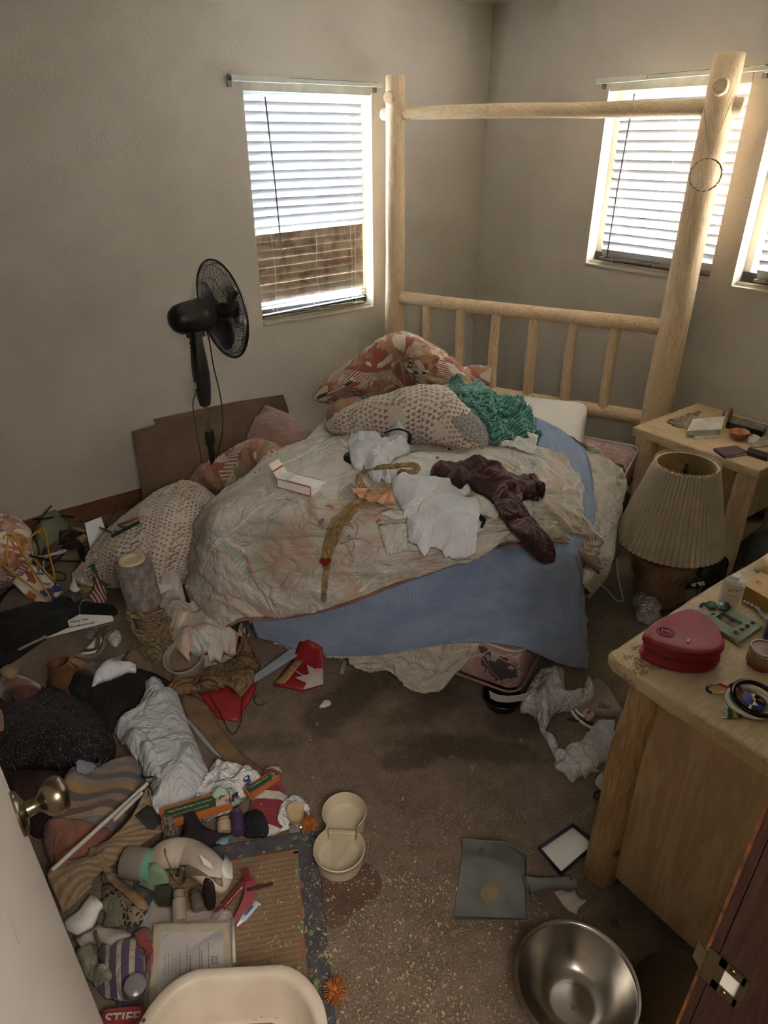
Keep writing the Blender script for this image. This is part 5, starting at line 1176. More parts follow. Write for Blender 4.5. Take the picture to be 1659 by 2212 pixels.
o = mk('ribbed_centre', vv, [(0, 3, 2, 1), (4, 5, 6, 7), (0, 1, 5, 4), (1, 2, 6, 5), (2, 3, 7, 6), (3, 0, 4, 7)], MC.m, dm, False, uv=[((v-c0).dot(ay), (v-c0).dot(ax)) for v in vv]); fixn(o); support(o)
ed = M('mat_inner_edge', '#8A6A3C', .9); ed.base(ed.mix(ed.noise(25, 2) > .5, '#8A5C40', '#6E7450'))
g = G()
for sx in (-1, 1): g.box(c0+ax*sx*(Lx/2-a)+Zh*.0098, (.012, Ly-2*a+.012, .003), rot=Rm)
for sy in (-1, 1): g.box(c0+ay*sy*(Ly/2-a)+Zh*.0098, (Lx-2*a, .012, .003), rot=Rm)
g.out('inner_edging', ed.m, dm)
# ------------------------------------------------------------------ base layers of clothes, far left
def STRIPE(name, cols, f, axis='x', ang=0., warp=.02, ns=4.):
    m = M(name, cols[0], .92, 0, 'UV', Sheen_Weight=.25); U = m.x*math.cos(ang)+m.y*math.sin(ang)+(m.noise(ns, 2)-.5)*warp
    t = (U*f).fr(); c = m.col(cols[0]); n = len(cols)
    for i in range(1, n): c = m.mix(t > i/n, c, cols[i])
    m.base(c); m.crease(8, .5); m.bump(((m.x*260).fr()-.5).ab()+((m.y*260).fr()-.5).ab(), .3, .003); return m.m
MAR = cloth('#2E1618', 250, var=.2); DKB = cloth('#1B1918', 350, var=.15); RUST = M('rust_velvet', '#5A2A1B', .7, 0, 'UV', Sheen_Weight=.6); RUST.base(RUST.mix(RUST.noise(4, 4).smooth(.4, .65), '#2A1410', '#7A3418')); RUST = RUST.m
HP('cardboard_flap', [(100, 1440), (165, 1420), (245, 1455), (260, 1500), (150, 1510)], CARD, 'flat piece of tan cardboard behind the brown boot', 'cardboard', h=.006, edge=.004, fold=(.006, .2, 0, 2.), seed=101, closed=False)
KHA = cloth('#77644C', 250, var=.12); DEN = STRIPE('tan_denim_stripe', ['#7E6B51', '#6E5D47', '#7E6B51', '#5F6470', '#7E6B51'], 22, ang=.9)
HP('garment', [(260, 1445), (330, 1340), (430, 1330), (520, 1340), (520, 1400), (450, 1440), (380, 1460), (330, 1440), (260, 1470)], cloth('#A3968A', 350, var=.08),
   'greyish pink sheet bunched on the floor below the comforter corner', 'sheet', h=.075, edge=.08, fold=[(.04, .13, .5, 2.2), (.014, .045, 1.2, 2.)], seed=102)
HP('garment', [(230, 1450), (330, 1390), (425, 1400), (430, 1450), (380, 1490), (300, 1540), (200, 1530), (170, 1500)], KHA, 'khaki brown fabric lying behind the black garment', 'garment', h=.02, edge=.03, fold=[(.02, .12, .5, 2.)], seed=103)
HP('jeans', [(95, 1575), (130, 1500), (165, 1450), (205, 1432), (225, 1460), (200, 1500), (140, 1580)], DEN, 'tan garment leg with stitched seam beside the brown boot', 'trousers', h=.035, edge=.03, fold=[(.014, .08, .9, 3.)], seed=104)
HP('garment', [(0, 1600), (60, 1560), (160, 1590), (210, 1640), (190, 1720), (130, 1770), (70, 1800), (0, 1700)], MAR, 'dark maroon cloth hanging out beneath the glittery knit', 'garment', h=.05, edge=.05, fold=[(.02, .12, .3, 2.)], seed=105)
HP('garment', [(0, 1460), (45, 1456), (80, 1475), (100, 1500), (70, 1520), (40, 1530), (20, 1560), (0, 1570)], RUST, 'rust and black velvet garment at the left edge behind the glittery knit', 'garment', h=.06, edge=.05, fold=[(.03, .1, .3, 2.)], seed=106)
HP('garment', [(152, 1462), (190, 1452), (205, 1458), (225, 1455), (300, 1445), (310, 1445), (362, 1462), (360, 1472), (320, 1480), (300, 1510), (292, 1530), (250, 1570), (200, 1570), (170, 1520), (150, 1490)], DKB,
   'black garment draped beside the white sweatshirt', 'garment', h=.055, edge=.05, fold=[(.018, .12, .6, 2.2)], seed=107)
HP('garment', [(195, 1470), (230, 1440), (262, 1428), (285, 1430), (295, 1445), (270, 1450), (230, 1462)], WH, 'white cloth peeping out from behind the black garment', 'cloth', h=.05, edge=.03, fold=[(.012, .06, .6, 2.)], seed=108)
GLT = M('glitter_knit', '#181516', .7, 0, 'UV'); v = GLT.vor(330) < .28; gl = v*(GLT.noise(240, 1) > .56); GLT.base(GLT.mix(gl, GLT.mix(GLT.noise(40, 4).smooth(.35, .65), '#0E0C0D', '#262223'), '#C9C4BE')); GLT.bump(GLT.noise(140, 3, .8), 1., .01); GLT = GLT.m
HP('knit_top', [(0, 1530), (20, 1500), (60, 1485), (110, 1490), (150, 1495), (205, 1530), (238, 1570), (246, 1605), (232, 1632), (205, 1642), (130, 1645), (50, 1645), (0, 1640)], GLT, 'black knitted top flecked with silver glitter at the left edge', 'sweater', h=.10, edge=.09, fold=[(.018, .2, .3, 1.6), (.006, .05, .9, 1.5)], seed=109, smooth=.15)
STR1 = STRIPE('muted_stripes', ['#85746A', '#5E5A5C', '#8C7468', '#7A6E6E', '#98836A', '#6B5146', '#8A7664', '#5D5852', '#94774F'], 5.2, ang=1.15, warp=.05, ns=3)
HP('blanket', [(130, 1690), (165, 1650), (225, 1640), (290, 1625), (300, 1600), (310, 1660), (290, 1730), (230, 1800), (170, 1850), (110, 1850), (100, 1790)], STR1, 'striped knitted throw in grey, tan and brown below the glittery knit', 'throw', h=.06, edge=.06, fold=[(.02, .14, 1.2, 2.6)], seed=110)
HP('sock', [(165, 1655), (190, 1640), (210, 1648), (200, 1665), (175, 1672)], cloth('#8D93A0', 300), 'pale blue-grey knotted sock on the striped throw', 'sock', h=.03, edge=.02, fold=(.01, .03, 0, 1.5), seed=111)
PNK = cloth('#8A5A48', 300, var=.12)
HP('garment', [(105, 1850), (100, 1775), (160, 1770), (215, 1780), (235, 1800), (190, 1880), (130, 1890)], PNK, 'brick pink fabric under the long white sticks', 'garment', h=.03, edge=.03, fold=[(.01, .1, 0, 2.)], seed=112)
# brown striped gift paper
STP = STRIPE('brown_stripe_paper', ['#9B8266', '#85694E'], 30, ang=.5, warp=.01)
o = net('wrapping_paper', [[hit(x, y, l) for x, y, l in r] for r in [[(318, 1700, .06), (330, 1730, .05), (385, 1790, .03)], [(270, 1780, .09), (300, 1790, .06), (340, 1800, .03)], [(190, 1840, .10), (240, 1830, .07), (270, 1850, .04)], [(110, 1880, .07), (170, 1870, .07), (215, 1890, .04)], [(135, 1972, .03), (165, 1950, .03), (195, 1925, .02)]]],
    STP, th=.0015, res=.008, fold=[(.02, .12, .3, 1.5)], seed=113)
tag(o, 'crumpled brown striped wrapping paper between door and pale shoe', 'paper'); support(o)
HP('green_card', [(290, 1760), (320, 1740), (352, 1770), (350, 1800), (318, 1790)], mat('#2E3128', .8), 'dark green card fragment below the white sweatshirt', 'card', h=.004, edge=.003, fold=None, closed=False, seed=1)
for a, b, lb in (((112, 1880), (318, 1693), 'long white plastic rod lying over the striped throw'), ((240, 1770), (300, 1712), 'shorter white plastic rod beside the long one')):
    p, q = hit(*a, .05), hit(*b, .07); T(G().tube([p, q], .006, 10), 'plastic_rod', lb, 'rod', mat('#D3CDBF', .5), sup=True)
# white sweatshirt
SWT = M('speckled_sweatshirt', '#C9CBCB', .95, 0, 'UV', Sheen_Weight=.3); v = (SWT.noise(70, 2, stretch=(1, 4, 1)) > .68); SWT.base(SWT.mix(v*.6, SWT.mix(SWT.noise(4, 3).smooth(.3, .7), '#C2C5C6', '#D6D6D2'), '#7E8083')); SWT.crease(6, .8, .016); SWT.bump(SWT.noise(200, 2), .3, .003); SWT = SWT.m
HP('sweatshirt', [(312, 1475), (335, 1468), (372, 1480), (392, 1520), (410, 1570), (440, 1640), (452, 1670), (430, 1710), (395, 1735), (360, 1748), (335, 1745), (318, 1700), (328, 1683), (305, 1672), (292, 1630), (265, 1600), (245, 1573), (262, 1555), (285, 1540), (298, 1505)], SWT,
   'white speckled sweatshirt thrown over the clothes pile', 'sweatshirt', h=.085, edge=.06, fold=[(.045, .13, 1.1, 2.2), (.014, .05, .4, 2.2)], seed=115, res=.007)
adopt(T(G().tube(bezier([hit(303, 1675, .004), hit(315, 1679, .006), hit(340, 1676, .004)], 6), .006, 8, flat=.5), 'cuff_band', 'x', 'x', cloth('#1D3B3C', 300)), 'sweatshirt')
adopt(HP('sleeve', [(262, 1590), (300, 1575), (325, 1600), (345, 1650), (343, 1676), (305, 1672), (290, 1625)], SWT, 'x', 'x', h=.05, edge=.03, fold=[(.010, .06, 1.1, 2.)], seed=116), 'sweatshirt')
HP('mitt', [(400, 1545), (430, 1545), (455, 1570), (460, 1590), (485, 1615), (487, 1628), (475, 1635), (450, 1615), (420, 1580)], mat('#A4A7A8', .6, var=.05), 'flat pale grey plastic shape right of the sweatshirt', 'plastic piece', h=.008, edge=.008, fold=(.006, .1, 0, 2.), seed=117)
# brown kraft paper strip to the right
o = HP('kraft_paper', [(395, 1500), (440, 1515), (470, 1560), (520, 1625), (565, 1660), (590, 1690), (560, 1710), (500, 1660), (440, 1590), (400, 1540)], mat('#7C6246', .9, var=.1), 'long brown kraft paper strip curving across the floor', 'paper', h=.006, edge=.006, fold=(.008, .12, .6, 2.), seed=118)
# grocery bags
BAG1 = HP('plastic_bag', [(420, 1700), (450, 1655), (485, 1645), (530, 1655), (565, 1672), (560, 1700), (520, 1720), (500, 1745), (450, 1760), (400, 1750)], MILKY, 'crumpled white grocery bag with blue and red print', 'bag', h=.05, edge=.05, fold=[(.05, .06, .6, 1.8), (.016, .02, 1.2, 2.)], seed=119, res=.005)
c = hit(535, 1680, .012); text('now', mat('#3B4A78', .5), c, Vector((-.2, -.9, 0)), Vector((.9, -.3, .3)), .045, 'bag_print', None, bold=True)
adopt(bpy.data.objects['bag_print'], BAG1)
HP('plastic_bag', [(405, 1735), (440, 1720), (470, 1740), (455, 1775), (410, 1770)], CLR, 'clear torn plastic behind the scratcher box', 'plastic', h=.02, edge=.02, fold=[(.02, .04, .6, 1.8)], seed=120, res=.006)
# red and white striped bag
RS = STRIPE('red_white_blocks', ['#7E2530', '#8B2A34', '#7E2530', '#C9BFB2'], 9, ang=.8, warp=.03)
HP('gift_bag', [(560, 1690), (575, 1660), (600, 1655), (615, 1690), (622, 1740), (618, 1780), (590, 1800), (560, 1795), (540, 1760), (545, 1720)], RS, 'dark red paper bag with white bands beside the scratcher box', 'bag', h=.03, edge=.02, fold=[(.012, .08, .6, 2.)], seed=121)
# scratcher box (long)
def longbox(a, b, wpx, h, label, txt, txt2):
    p, q = hit(*a, .0), hit(*b, .0); z = max(p.z, q.z)+.004; p.z = q.z = z; d = (q-p); L = d.length; d.normalize(); s = Vector((-d.y, d.x, 0)); R = Matrix((d, s, Zh)).transposed(); cb = (p+q)/2+Zh*h/2
    e = empty('scratcher_box', label, 'box', cb-Zh*h/2)
    o = G().box(cb, (L, wpx, h), rot=R).out('carton', mat('#B5662E', .6, var=.1), e); support(o)
    pm_ = mat('#2C4F3C', .6, var=.1); G().box(cb+Zh*(h/2+.0006)-d*L*.08, (L*.74, wpx*.68, .0012), rot=R).out('green_panel', pm_, e)
    ph = M('printed_photo', '#6A5A48', .6); v = ph.noise(26, 3); ph.base(ph.mix(v.smooth(.45, .6), '#3E3228', '#C9B9A6')); G().box(cb+Zh*(h/2+.0007)+d*L*.38, (L*.20, wpx*.72, .0014), rot=R).out('picture_panel', ph.m, e)
    if txt: text(txt, mat('#C9C58A', .6), cb+Zh*(h/2+.0022)-d*L*.08+s*wpx*.12, d, s, min(wpx*.30, L*.70/(len(txt)*.50)), 'lettering', e, italic=.25)
    if txt2: text(txt2, mat('#C0A070', .6), cb+Zh*(h/2+.0022)-d*L*.10-s*wpx*.16, d, s, min(wpx*.16, L*.66/(len(txt2)*.50)), 'small_lettering', e, italic=.25)
    return e
HP('pad', [(455, 1745), (462, 1708), (500, 1705), (520, 1725), (500, 1740)], mat('#A9BFA6', .8, var=.05), 'pale mint paper square behind the scratcher box', 'paper', h=.05, edge=.01, fold=None, seed=3)
longbox((352, 1785), (500, 1733), .058, .022, 'long orange and green cat scratcher carton lying below the grocery bag', 'Helps Prevent Damage to Your Furniture', 'Includes Your Power Sisal Carpet Scratcher')
longbox((535, 1735), (600, 1680), .034, .02, 'narrow orange and green carton end lying across the red bag', 'Wide and Super Scratch', None)
# bottles and caps
def bottle(p0, p1, r, m, label, capm=None, name='bottle', cat='bottle', cap=.25, neck=1.):
    p0, p1 = Vector(p0), Vector(p1); L = (p1-p0).length; ax_ = (p1-p0).normalized(); e = empty(name, label, cat, p0)
    b = G().lathe([(0, 0), (r*.9, 0), (r, .004), (r, L*(1-cap)), (r*.72*neck, L*(1-cap)+.004), (0, L*(1-cap)+.004)], p0, ax_, 24).out('bottle_body', m, e, True, 50)
    G().lathe([(0, L*(1-cap)+.003), (r*.8*neck, L*(1-cap)+.003), (r*.8*neck, L*.985), (r*.7*neck, L), (0, L)], p0, ax_, 24).out('cap', capm or WHITE, e, True, 50); return e
PUR = M('purple_plastic', '#4A3558', .25, Alpha=.85).m
bottle(hit(515, 1800, .03), hit(512, 1752, .03), .019, PUR, 'purple plastic bottle lying by the black pouch', mat('#5E3F78', .4))
bottle(hit(485, 1798, .02), hit(483, 1768, .03), .020, mat('#B39A7C', .5), 'tan rounded tube cap left of the purple bottle', mat('#B39A7C', .5), name='tube_cap', cat='cap')
HP('purple_ribbon', [(500, 1718), (514, 1718), (510, 1760), (500, 1760)], mat('#4E2F66', .6), 'purple strip crossing the end of the scratcher box', 'ribbon', h=.004, edge=.003, fold=None, closed=False, seed=4)
HP('pouch', [(530, 1760), (560, 1750), (575, 1770), (580, 1790), (560, 1805), (525, 1800)], BK, 'small black fabric pouch beside the purple bottle', 'pouch', h=.035, edge=.02, fold=(.006, .04, 0, 2.), seed=122)
HP('beanie', [(375, 1850), (380, 1815), (420, 1790), (470, 1795), (495, 1800), (490, 1815), (440, 1835), (400, 1860)], cloth('#241A1E', 200, var=.2), 'dark plum knitted hat under the scratcher box', 'hat', h=.04, edge=.03, fold=(.02, .06, .3, 2.), seed=123)
FUR = M('speckled_fur', '#6F6455', .95); v = FUR.vor(130) < .35; FUR.base(FUR.mix(v, '#857866', '#2F2822')); FUR.bump(FUR.noise(200, 3), .8, .01)
HP('fur_scrap', [(325, 1810), (350, 1795), (380, 1800), (385, 1830), (375, 1850), (350, 1845), (335, 1830)], FUR.m, 'small speckled grey fur toy above the pale shoe', 'toy', h=.03, edge=.02, fold=(.01, .03, 0, 1.5), seed=124)
T(G().tube(bezier([hit(350, 1858, .02), hit(356, 1838, .04), hit(368, 1828, .045), hit(378, 1835, .04), hit(372, 1848, .03)], 6), .006, 8), 'cream_ring', 'curled cream plastic ring beside the speckled fur toy', 'ring', mat('#C3B49A', .6))
HP('blue_scrap', [(465, 1820), (478, 1808), (500, 1806), (495, 1822), (478, 1830)], mat('#6F8C98', .6), 'crumpled light blue wrapper on the mat border', 'wrapper', h=.012, edge=.01, fold=(.008, .03, 0, 1.5), seed=125)
# wooden topped jar, label tag, pompoms
wj = empty('wooden_lid_jar', 'cylinder with a pale wooden lid standing at the mat corner', 'jar', P(640, 1770, 0)); c = P(640, 1772, 0)
G().lathe([(0, 0), (.023, 0), (.0235, .03), (0, .031)], c, seg=32).out('jar_body', mat('#A48F6E', .6), wj, True, 50); G().lathe([(0, .031), (.025, .031), (.0255, .05), (.024, .053), (0, .053)], c, seg=32).out('lid', mat('#C7AE84', .5), wj, True, 50)
card('price_tag', [(602, 1780), (622, 1775), (626, 1790), (606, 1797)], PAPER, label='small white barcode tag beside the wooden lidded jar', cat='tag', lift=.01)
bottle(P(625, 1792, .014), P(652, 1786, .014), .012, CLR, 'tiny clear vial with a metal cap at the mat corner', mat('#B9B9B4', .3, .9), name='vial', cat='vial')
HP('tissue', [(600, 1770), (612, 1730), (640, 1718), (665, 1735), (668, 1760), (650, 1750), (620, 1785)], MILKY, 'white tissue behind the wooden lidded jar', 'tissue', h=.015, edge=.012, fold=(.012, .03, 0, 1.6), seed=126, res=.005)
ORG = mat('#B0682E', .9, var=.25, vs=60)
def pompom(x, y, r, label):
    c = P(x, y, r*.7); g = G(); rd = random.Random(int(x))
    for k in range(170):
        a = rd.uniform(0, 6.28); b = math.acos(rd.uniform(-.4, 1)); d = Vector((math.sin(b)*math.cos(a), math.sin(b)*math.sin(a), math.cos(b))); g.tube([c, c+d*r*.6+Zh*.0, c+d*r-Zh*r*.1], [.0018, .0014, .0006], 4)
    g.lathe([(0, -r*.6), (r*.5, -.2*r), (r*.5, .3*r), (0, r*.6)], c, seg=10); o = T(g, 'pompom', label, 'pompom', ORG); return o
pompom(667, 1780, .026, 'orange yarn pompom beside the wooden lidded jar')
pompom(725, 2140, .030, 'orange yarn pompom at the lower right of the mat')
# green lidded bottle + pale shoe
gb_ = bottle(hit(270, 1862, .045), hit(332, 1870, .04), .042, M('cloudy_bottle', '#8E8578', .4).m, 'cloudy round bottle with a mint green lid lying beside the pale shoe', mat('#6FA58C', .5), cap=.25, neck=1.2)
SHM = M('pale_shoe', '#B8AA98', .6); SHM.base(SHM.mix(SHM.noise(12, 4).smooth(.35, .65), '#AFA08E', '#C3B6A6')); shoe = empty('shoe', 'pale beige slip-on shoe lying on its side above the framed document', 'shoe', P(410, 1885, .03))
# profile of shoe built from sections along its length
pth = bezier([hit(328, 1860, .03), hit(360, 1845, .045), hit(400, 1842, .055), hit(440, 1868, .06), hit(470, 1895, .055), hit(492, 1912, .035)], 6)
g = G(); rr_ = [.018+.028*math.sin(math.pi*min(1, i/(len(pth)-1)*.86+.12))**.7 for i in range(len(pth))]; g.tube(pth, rr_, 16, flat=.75); o = g.out('upper', SHM.m, shoe, True); support(o)
HPo = heap('insole', [(366, 1885), (375, 1872), (400, 1868), (430, 1880), (460, 1900), (486, 1928), (480, 1935), (440, 1932), (400, 1918), (375, 1903)], mat('#7E6C52', .8, var=.25, vs=30), h=.008, edge=.008, fold=(.004, .04, 0, 2.), seed=127, res=.004, parent=None); HPo.parent = shoe; HPo.location = HPo.location-shoe.location
HP('paper_scrap', [(478, 1880), (492, 1868), (505, 1885), (500, 1898), (486, 1895)], PAPER, 'white paper scrap right of the pale shoe heel', 'paper', h=.01, edge=.005, fold=None, closed=False, seed=5)
card('paper_flap', [(430, 1845), (455, 1865), (462, 1880), (440, 1868)], PAPER, label='white card corner above the pale shoe', cat='card', lift=.03)
# snake-print scarf
SNK = M('ring_lace', '#5F564A', .95); v = SNK.vor(75, 'DISTANCE_TO_EDGE'); SNK.base(SNK.mix(v.smooth(.08, .2), '#8A7C6A', '#3A332A')); SNK.bump(v, .8, .006)
HP('lace_garment', [(222, 1900), (255, 1920), (290, 1935), (320, 1960), (310, 1985), (280, 2000), (250, 1980), (225, 1955)], SNK.m, 'brown ringed lace garment below the cloudy bottle', 'garment', h=.03, edge=.03, fold=(.012, .08, .6, 2.), seed=128)
HP('ribbon_strap', [(222, 1882), (240, 1885), (280, 1915), (320, 1955), (305, 1965), (265, 1930), (232, 1902)], mat('#8A7152', .8, var=.15), 'tan satin strap lying over the brown ringed lace', 'strap', h=.012, edge=.01, fold=(.006, .08, .6, 2.), seed=129)
T(G().tube(bezier([hit(226, 1905, .008), hit(222, 1890, .015), hit(232, 1884, .015), hit(260, 1892, .012), (hit(290, 1905, .01))], 6), .0035, 8), 'cord', 'grey elastic cord looped above the lace garment', 'cord', mat('#6E6860', .8))
HP('green_scarf', [(230, 1975), (205, 1960), (250, 1930), (265, 1985), (260, 2000), (215, 2005)], cloth('#6E6C55', 300), 'olive green fabric scrap between white paper and lace garment', 'cloth', h=.02, edge=.02, fold=(.01, .06, .6, 2.), seed=130)
HP('green_box', [(300, 1905), (330, 1895), (368, 1900), (366, 1912), (338, 1915), (335, 1925), (300, 1912)], mat('#7E9478', .7), 'pale green carton flap under the shoe toe', 'carton', h=.03, edge=.006, fold=None, closed=False, seed=6)
slab('box', 'dark olive small box standing under the pale green flap', 'box', [(336, 1940), (337, 1914), (370, 1912), (368, 1938)], .01, .04, mat('#3B3A2E', .6))
bottle(hit(388, 1990, .02), hit(386, 1925, .035), .018, mat('#9C917F', .5), 'beige squeeze tube standing above the framed document', mat('#8F8574', .5), name='squeeze_tube', cat='tube', cap=.3)
bottle(hit(430, 1965, .015), hit(420, 1925, .02), .016, mat('#6C6258', .4), 'grey-brown plastic bottle right of the beige squeeze tube', mat('#4E463C', .4))
HP('shiny_cap', [(440, 1945), (455, 1935), (470, 1945), (462, 1962), (446, 1962)], mat('#2A211C', .3), 'shiny dark brown cap beside the red strap', 'cap', h=.02, edge=.015, fold=None, seed=7, res=.004)
# strap with writing
def ribbon(name, label, cat, pts, wd, m, th=.002, up=None, upright=0.):
    pts = bezier(pts, 8); g = G(); n = len(pts); rings = []
    for i, p in enumerate(pts):
        t = (pts[min(n-1, i+1)]-pts[max(0, i-1)]).normalized(); s = t.cross(Zh).normalized(); s = (s*(1-upright)+Zh*upright).normalized(); u = s.cross(t).normalized()
        rings.append([p-s*wd/2-u*th/2, p+s*wd/2-u*th/2, p+s*wd/2+u*th/2, p-s*wd/2+u*th/2])
    o = g.rings(rings).out(name, m); tag(o, label, cat); return o
RST = M('red_blue_strap', '#8B3A40', .7); RST = RST.m
o = ribbon('strap', 'red strap with white script and blue edges curling over the mat', 'strap', [hit(460, 1985, .012), hit(490, 1950, .02), hit(520, 1915, .03), hit(537, 1900, .035), hit(541, 1925, .03), hit(530, 1960, .022), hit(510, 2000, .012)], .030, RST, upright=.35); support(o)
c = hit(506, 1935, .016); text('Diameter', mat('#D8C6B8', .6), c, (hit(485, 1958, .03)-hit(525, 1912, .03)), -Vector(FW), .016, 'strap_lettering', o, italic=.3)
ribbon('red_tag', 'short red fabric tab standing on the mat', 'tab', [hit(530, 1878, .03), hit(535, 1905, .015)], .018, mat('#8B2A2C', .7))
T(G().tube([hit(535, 1922, .006), hit(588, 1910, .006)], .0042, 8), 'lip_pencil', 'dark brown pencil lying on the ribbed mat', 'pencil', mat('#4A2320', .5))
tb = empty('ointment_tube', 'small white and blue ointment tube lying on the mat', 'tube', hit(535, 1980, .006)); a, b = hit(512, 2000, .008), hit(555, 1950, .008)
d = (b-a); R = Matrix((d.normalized(), Vector((-d.y, d.x, 0)).normalized(), Zh)).transposed()
G().tube([a+d*.2, a+d*.3, a+d*.9, b], [.006, .0095, .0095, .009], 12, flat=.6).out('tube_body', mat('#C9D0D6', .4), tb, True, 50); G().tube([a, a+d*.12, a+d*.2], [.003, .0045, .0055], 10).out('nozzle_cap', WHITE, tb, True, 50); G().box(b, (.004, .024, .003), rot=R).out('crimped_end', WHITE, tb)
G().box(a+d*.6+Zh*.006, (d.length*.4, .006, .0012), rot=R).out('blue_label', mat('#4A6C9A', .5), tb)
# framed document in plastic
doc = empty('framed_certificate', 'certificate on tan mount in a clear plastic sleeve behind the litter tray', 'certificate', P(420, 2090, .03)); DZ2 = .03
def quadp(px, z): return [P(x, y, z) for x, y in px]
o = G().prism(quadp([(333, 1998), (495, 1995), (503, 2130), (320, 2200)], DZ2), (0, 0, .004)).out('tan_mount', mat('#A58E60', .6, var=.05), doc); support(o)
G().prism(quadp([(347, 2013), (482, 2012), (484, 2140), (338, 2180)], DZ2+.0045), (0, 0, .001)).out('paper', mat('#BDB3A8', .7, var=.03), doc)
inkm = mat('#6A5F56', .7); rt = (P(400, 2100, DZ2)-P(400, 2040, DZ2)).normalized(); up_ = (P(440, 2060, DZ2)-P(400, 2060, DZ2)).normalized()
R = Matrix((rt, up_, rt.cross(up_))).transposed(); rdw = random.Random(4)
for (x, y, hgt, wd) in [(451, 2074, .0028, .085), (436, 2076, .0024, .05), (431, 2076, .0018, .07), (411, 2078, .0030, .03), (404, 2078, .0018, .085), (388, 2078, .0026, .05), (380, 2080, .0018, .045), (372, 2082, .0018, .05), (364, 2084, .0018, .05), (356, 2084, .0018, .04)]:
    q = P(x, y, DZ2+.0062); g = G(); u = -wd/2
    while u < wd/2: w_ = rdw.uniform(.003, .009); g.box(q+rt*(u+w_/2), (w_, hgt, .0005), rot=R); u += w_+.002
    g.out('printed_line', inkm, doc)['kind'] = 'stuff'
cq = P(463, 2074, DZ2+.0058); R = Matrix((rt, up_, rt.cross(up_))).transposed(); G().box(cq, (.019, .015, .0006), rot=R).out('seal_square', mat('#7E6C60', .6), doc)
for s in (-1, 1): G().box(cq+rt*s*.004+Zh*.0004, (.006, .005, .0006), rot=R).box(cq+rt*s*.0038+up_*.003+Zh*.0006, (.0012, .006, .0006), rot=R).out('seal_mark', mat('#B5A99C', .6), doc)
G().tube([P(503, 1985, DZ2+.004), P(506, 2080, DZ2+.004)], .0045, 8).out('white_edge', mat('#C9C0AF', .5), doc, True)
PL = M('sleeve_plastic', '#FFFFFF', .06, Alpha=.14); PL.b.inputs['Specular IOR Level'].default_value = 1.; PL.bump(PL.noise(9, 3), .8, .02); PL = PL.m
HPo = heap('plastic_sleeve', [(330, 1945), (345, 1960), (420, 1968), (500, 1975), (508, 1990), (512, 2150), (310, 2200), (318, 2060), (290, 2020)], PL, h=.010, edge=.01, fold=[(.008, .08, .6, 2.)], seed=131, closed=False, res=.009); HPo.parent = doc; HPo.location = HPo.location-doc.location
# striped garments bottom left
PW = STRIPE('purple_white_stripes', ['#5A4260', '#5A4260', '#5A4260', '#B3A795', '#B3A795'], 34, ang=-.35, warp=.01)
HP('striped_garment', [(215, 2035), (260, 2028), (300, 2018), (312, 2040), (310, 2100), (290, 2150), (225, 2150), (205, 2110), (215, 2080)], PW, 'purple and cream striped garment beside the door', 'garment', h=.05, edge=.04, fold=[(.022, .12, 1.2, 2.5)], seed=132)
HP('red_fabric', [(292, 2016), (322, 2005), (330, 2060), (318, 2120), (300, 2130), (305, 2060)], cloth('#8A4038', 300), 'faded red fabric strip left of the certificate sleeve', 'cloth', h=.03, edge=.02, fold=(.01, .06, .6, 2.), seed=133, sup=False)
HP('green_garment', [(165, 2040), (195, 2035), (205, 2060), (240, 2100), (215, 2125), (190, 2115), (170, 2090)], cloth('#8C8A72', 300), 'pale green fabric between door and striped garment', 'garment', h=.04, edge=.03, fold=[(.02, .07, .6, 2.)], seed=134)
HP('crumpled_paper', [(135, 1990), (170, 1965), (195, 1930), (222, 1955), (200, 2005), (185, 2020), (165, 2020), (145, 2010)], PAPER, 'crumpled white paper below the striped wrapping paper', 'paper', h=.03, edge=.01, fold=[(.04, .07, .6, 1.5)], seed=135, closed=False)
HP('crumpled_paper', [(160, 2030), (205, 1995), (240, 2010), (275, 2012), (285, 2025), (240, 2040), (175, 2045)], mat('#A8A093', .8), 'grey glossy paper folded above the striped garment', 'paper', h=.035, edge=.01, fold=[(.03, .07, .6, 1.8)], seed=136, closed=False)
T(G().tube([hit(205, 2010, .03), hit(215, 2045, .03)], .004, 8), 'stick', 'short dark stick across the grey glossy paper', 'stick', mat('#5A5046', .6))
T(G().lathe([(0, 0), (.02, 0), (.026, .012), (.024, .03), (.012, .036), (0, .037)], hit(290, 2140, .01), (.2, -.2, 1), 24), 'glass_paperweight', 'greyish round glass beside the litter tray rim', 'glass', M('smoky_glass', '#8A8580', .15, Alpha=.8).m)
slab('carton', 'red carton printed with big white letters at the bottom edge by the door', 'carton', [(205, 2220), (228, 2180), (310, 2172), (300, 2225)], .0, .045, mat('#8A2E2E', .5))
text('STIFE', mat('#CFC4BA', .6), P(262, 2200, .0465), P(300, 2197, .046)-P(225, 2202, .046), Vector(UP), .034, 'carton_lettering', bpy.data.objects['carton'], bold=True, italic=.2)
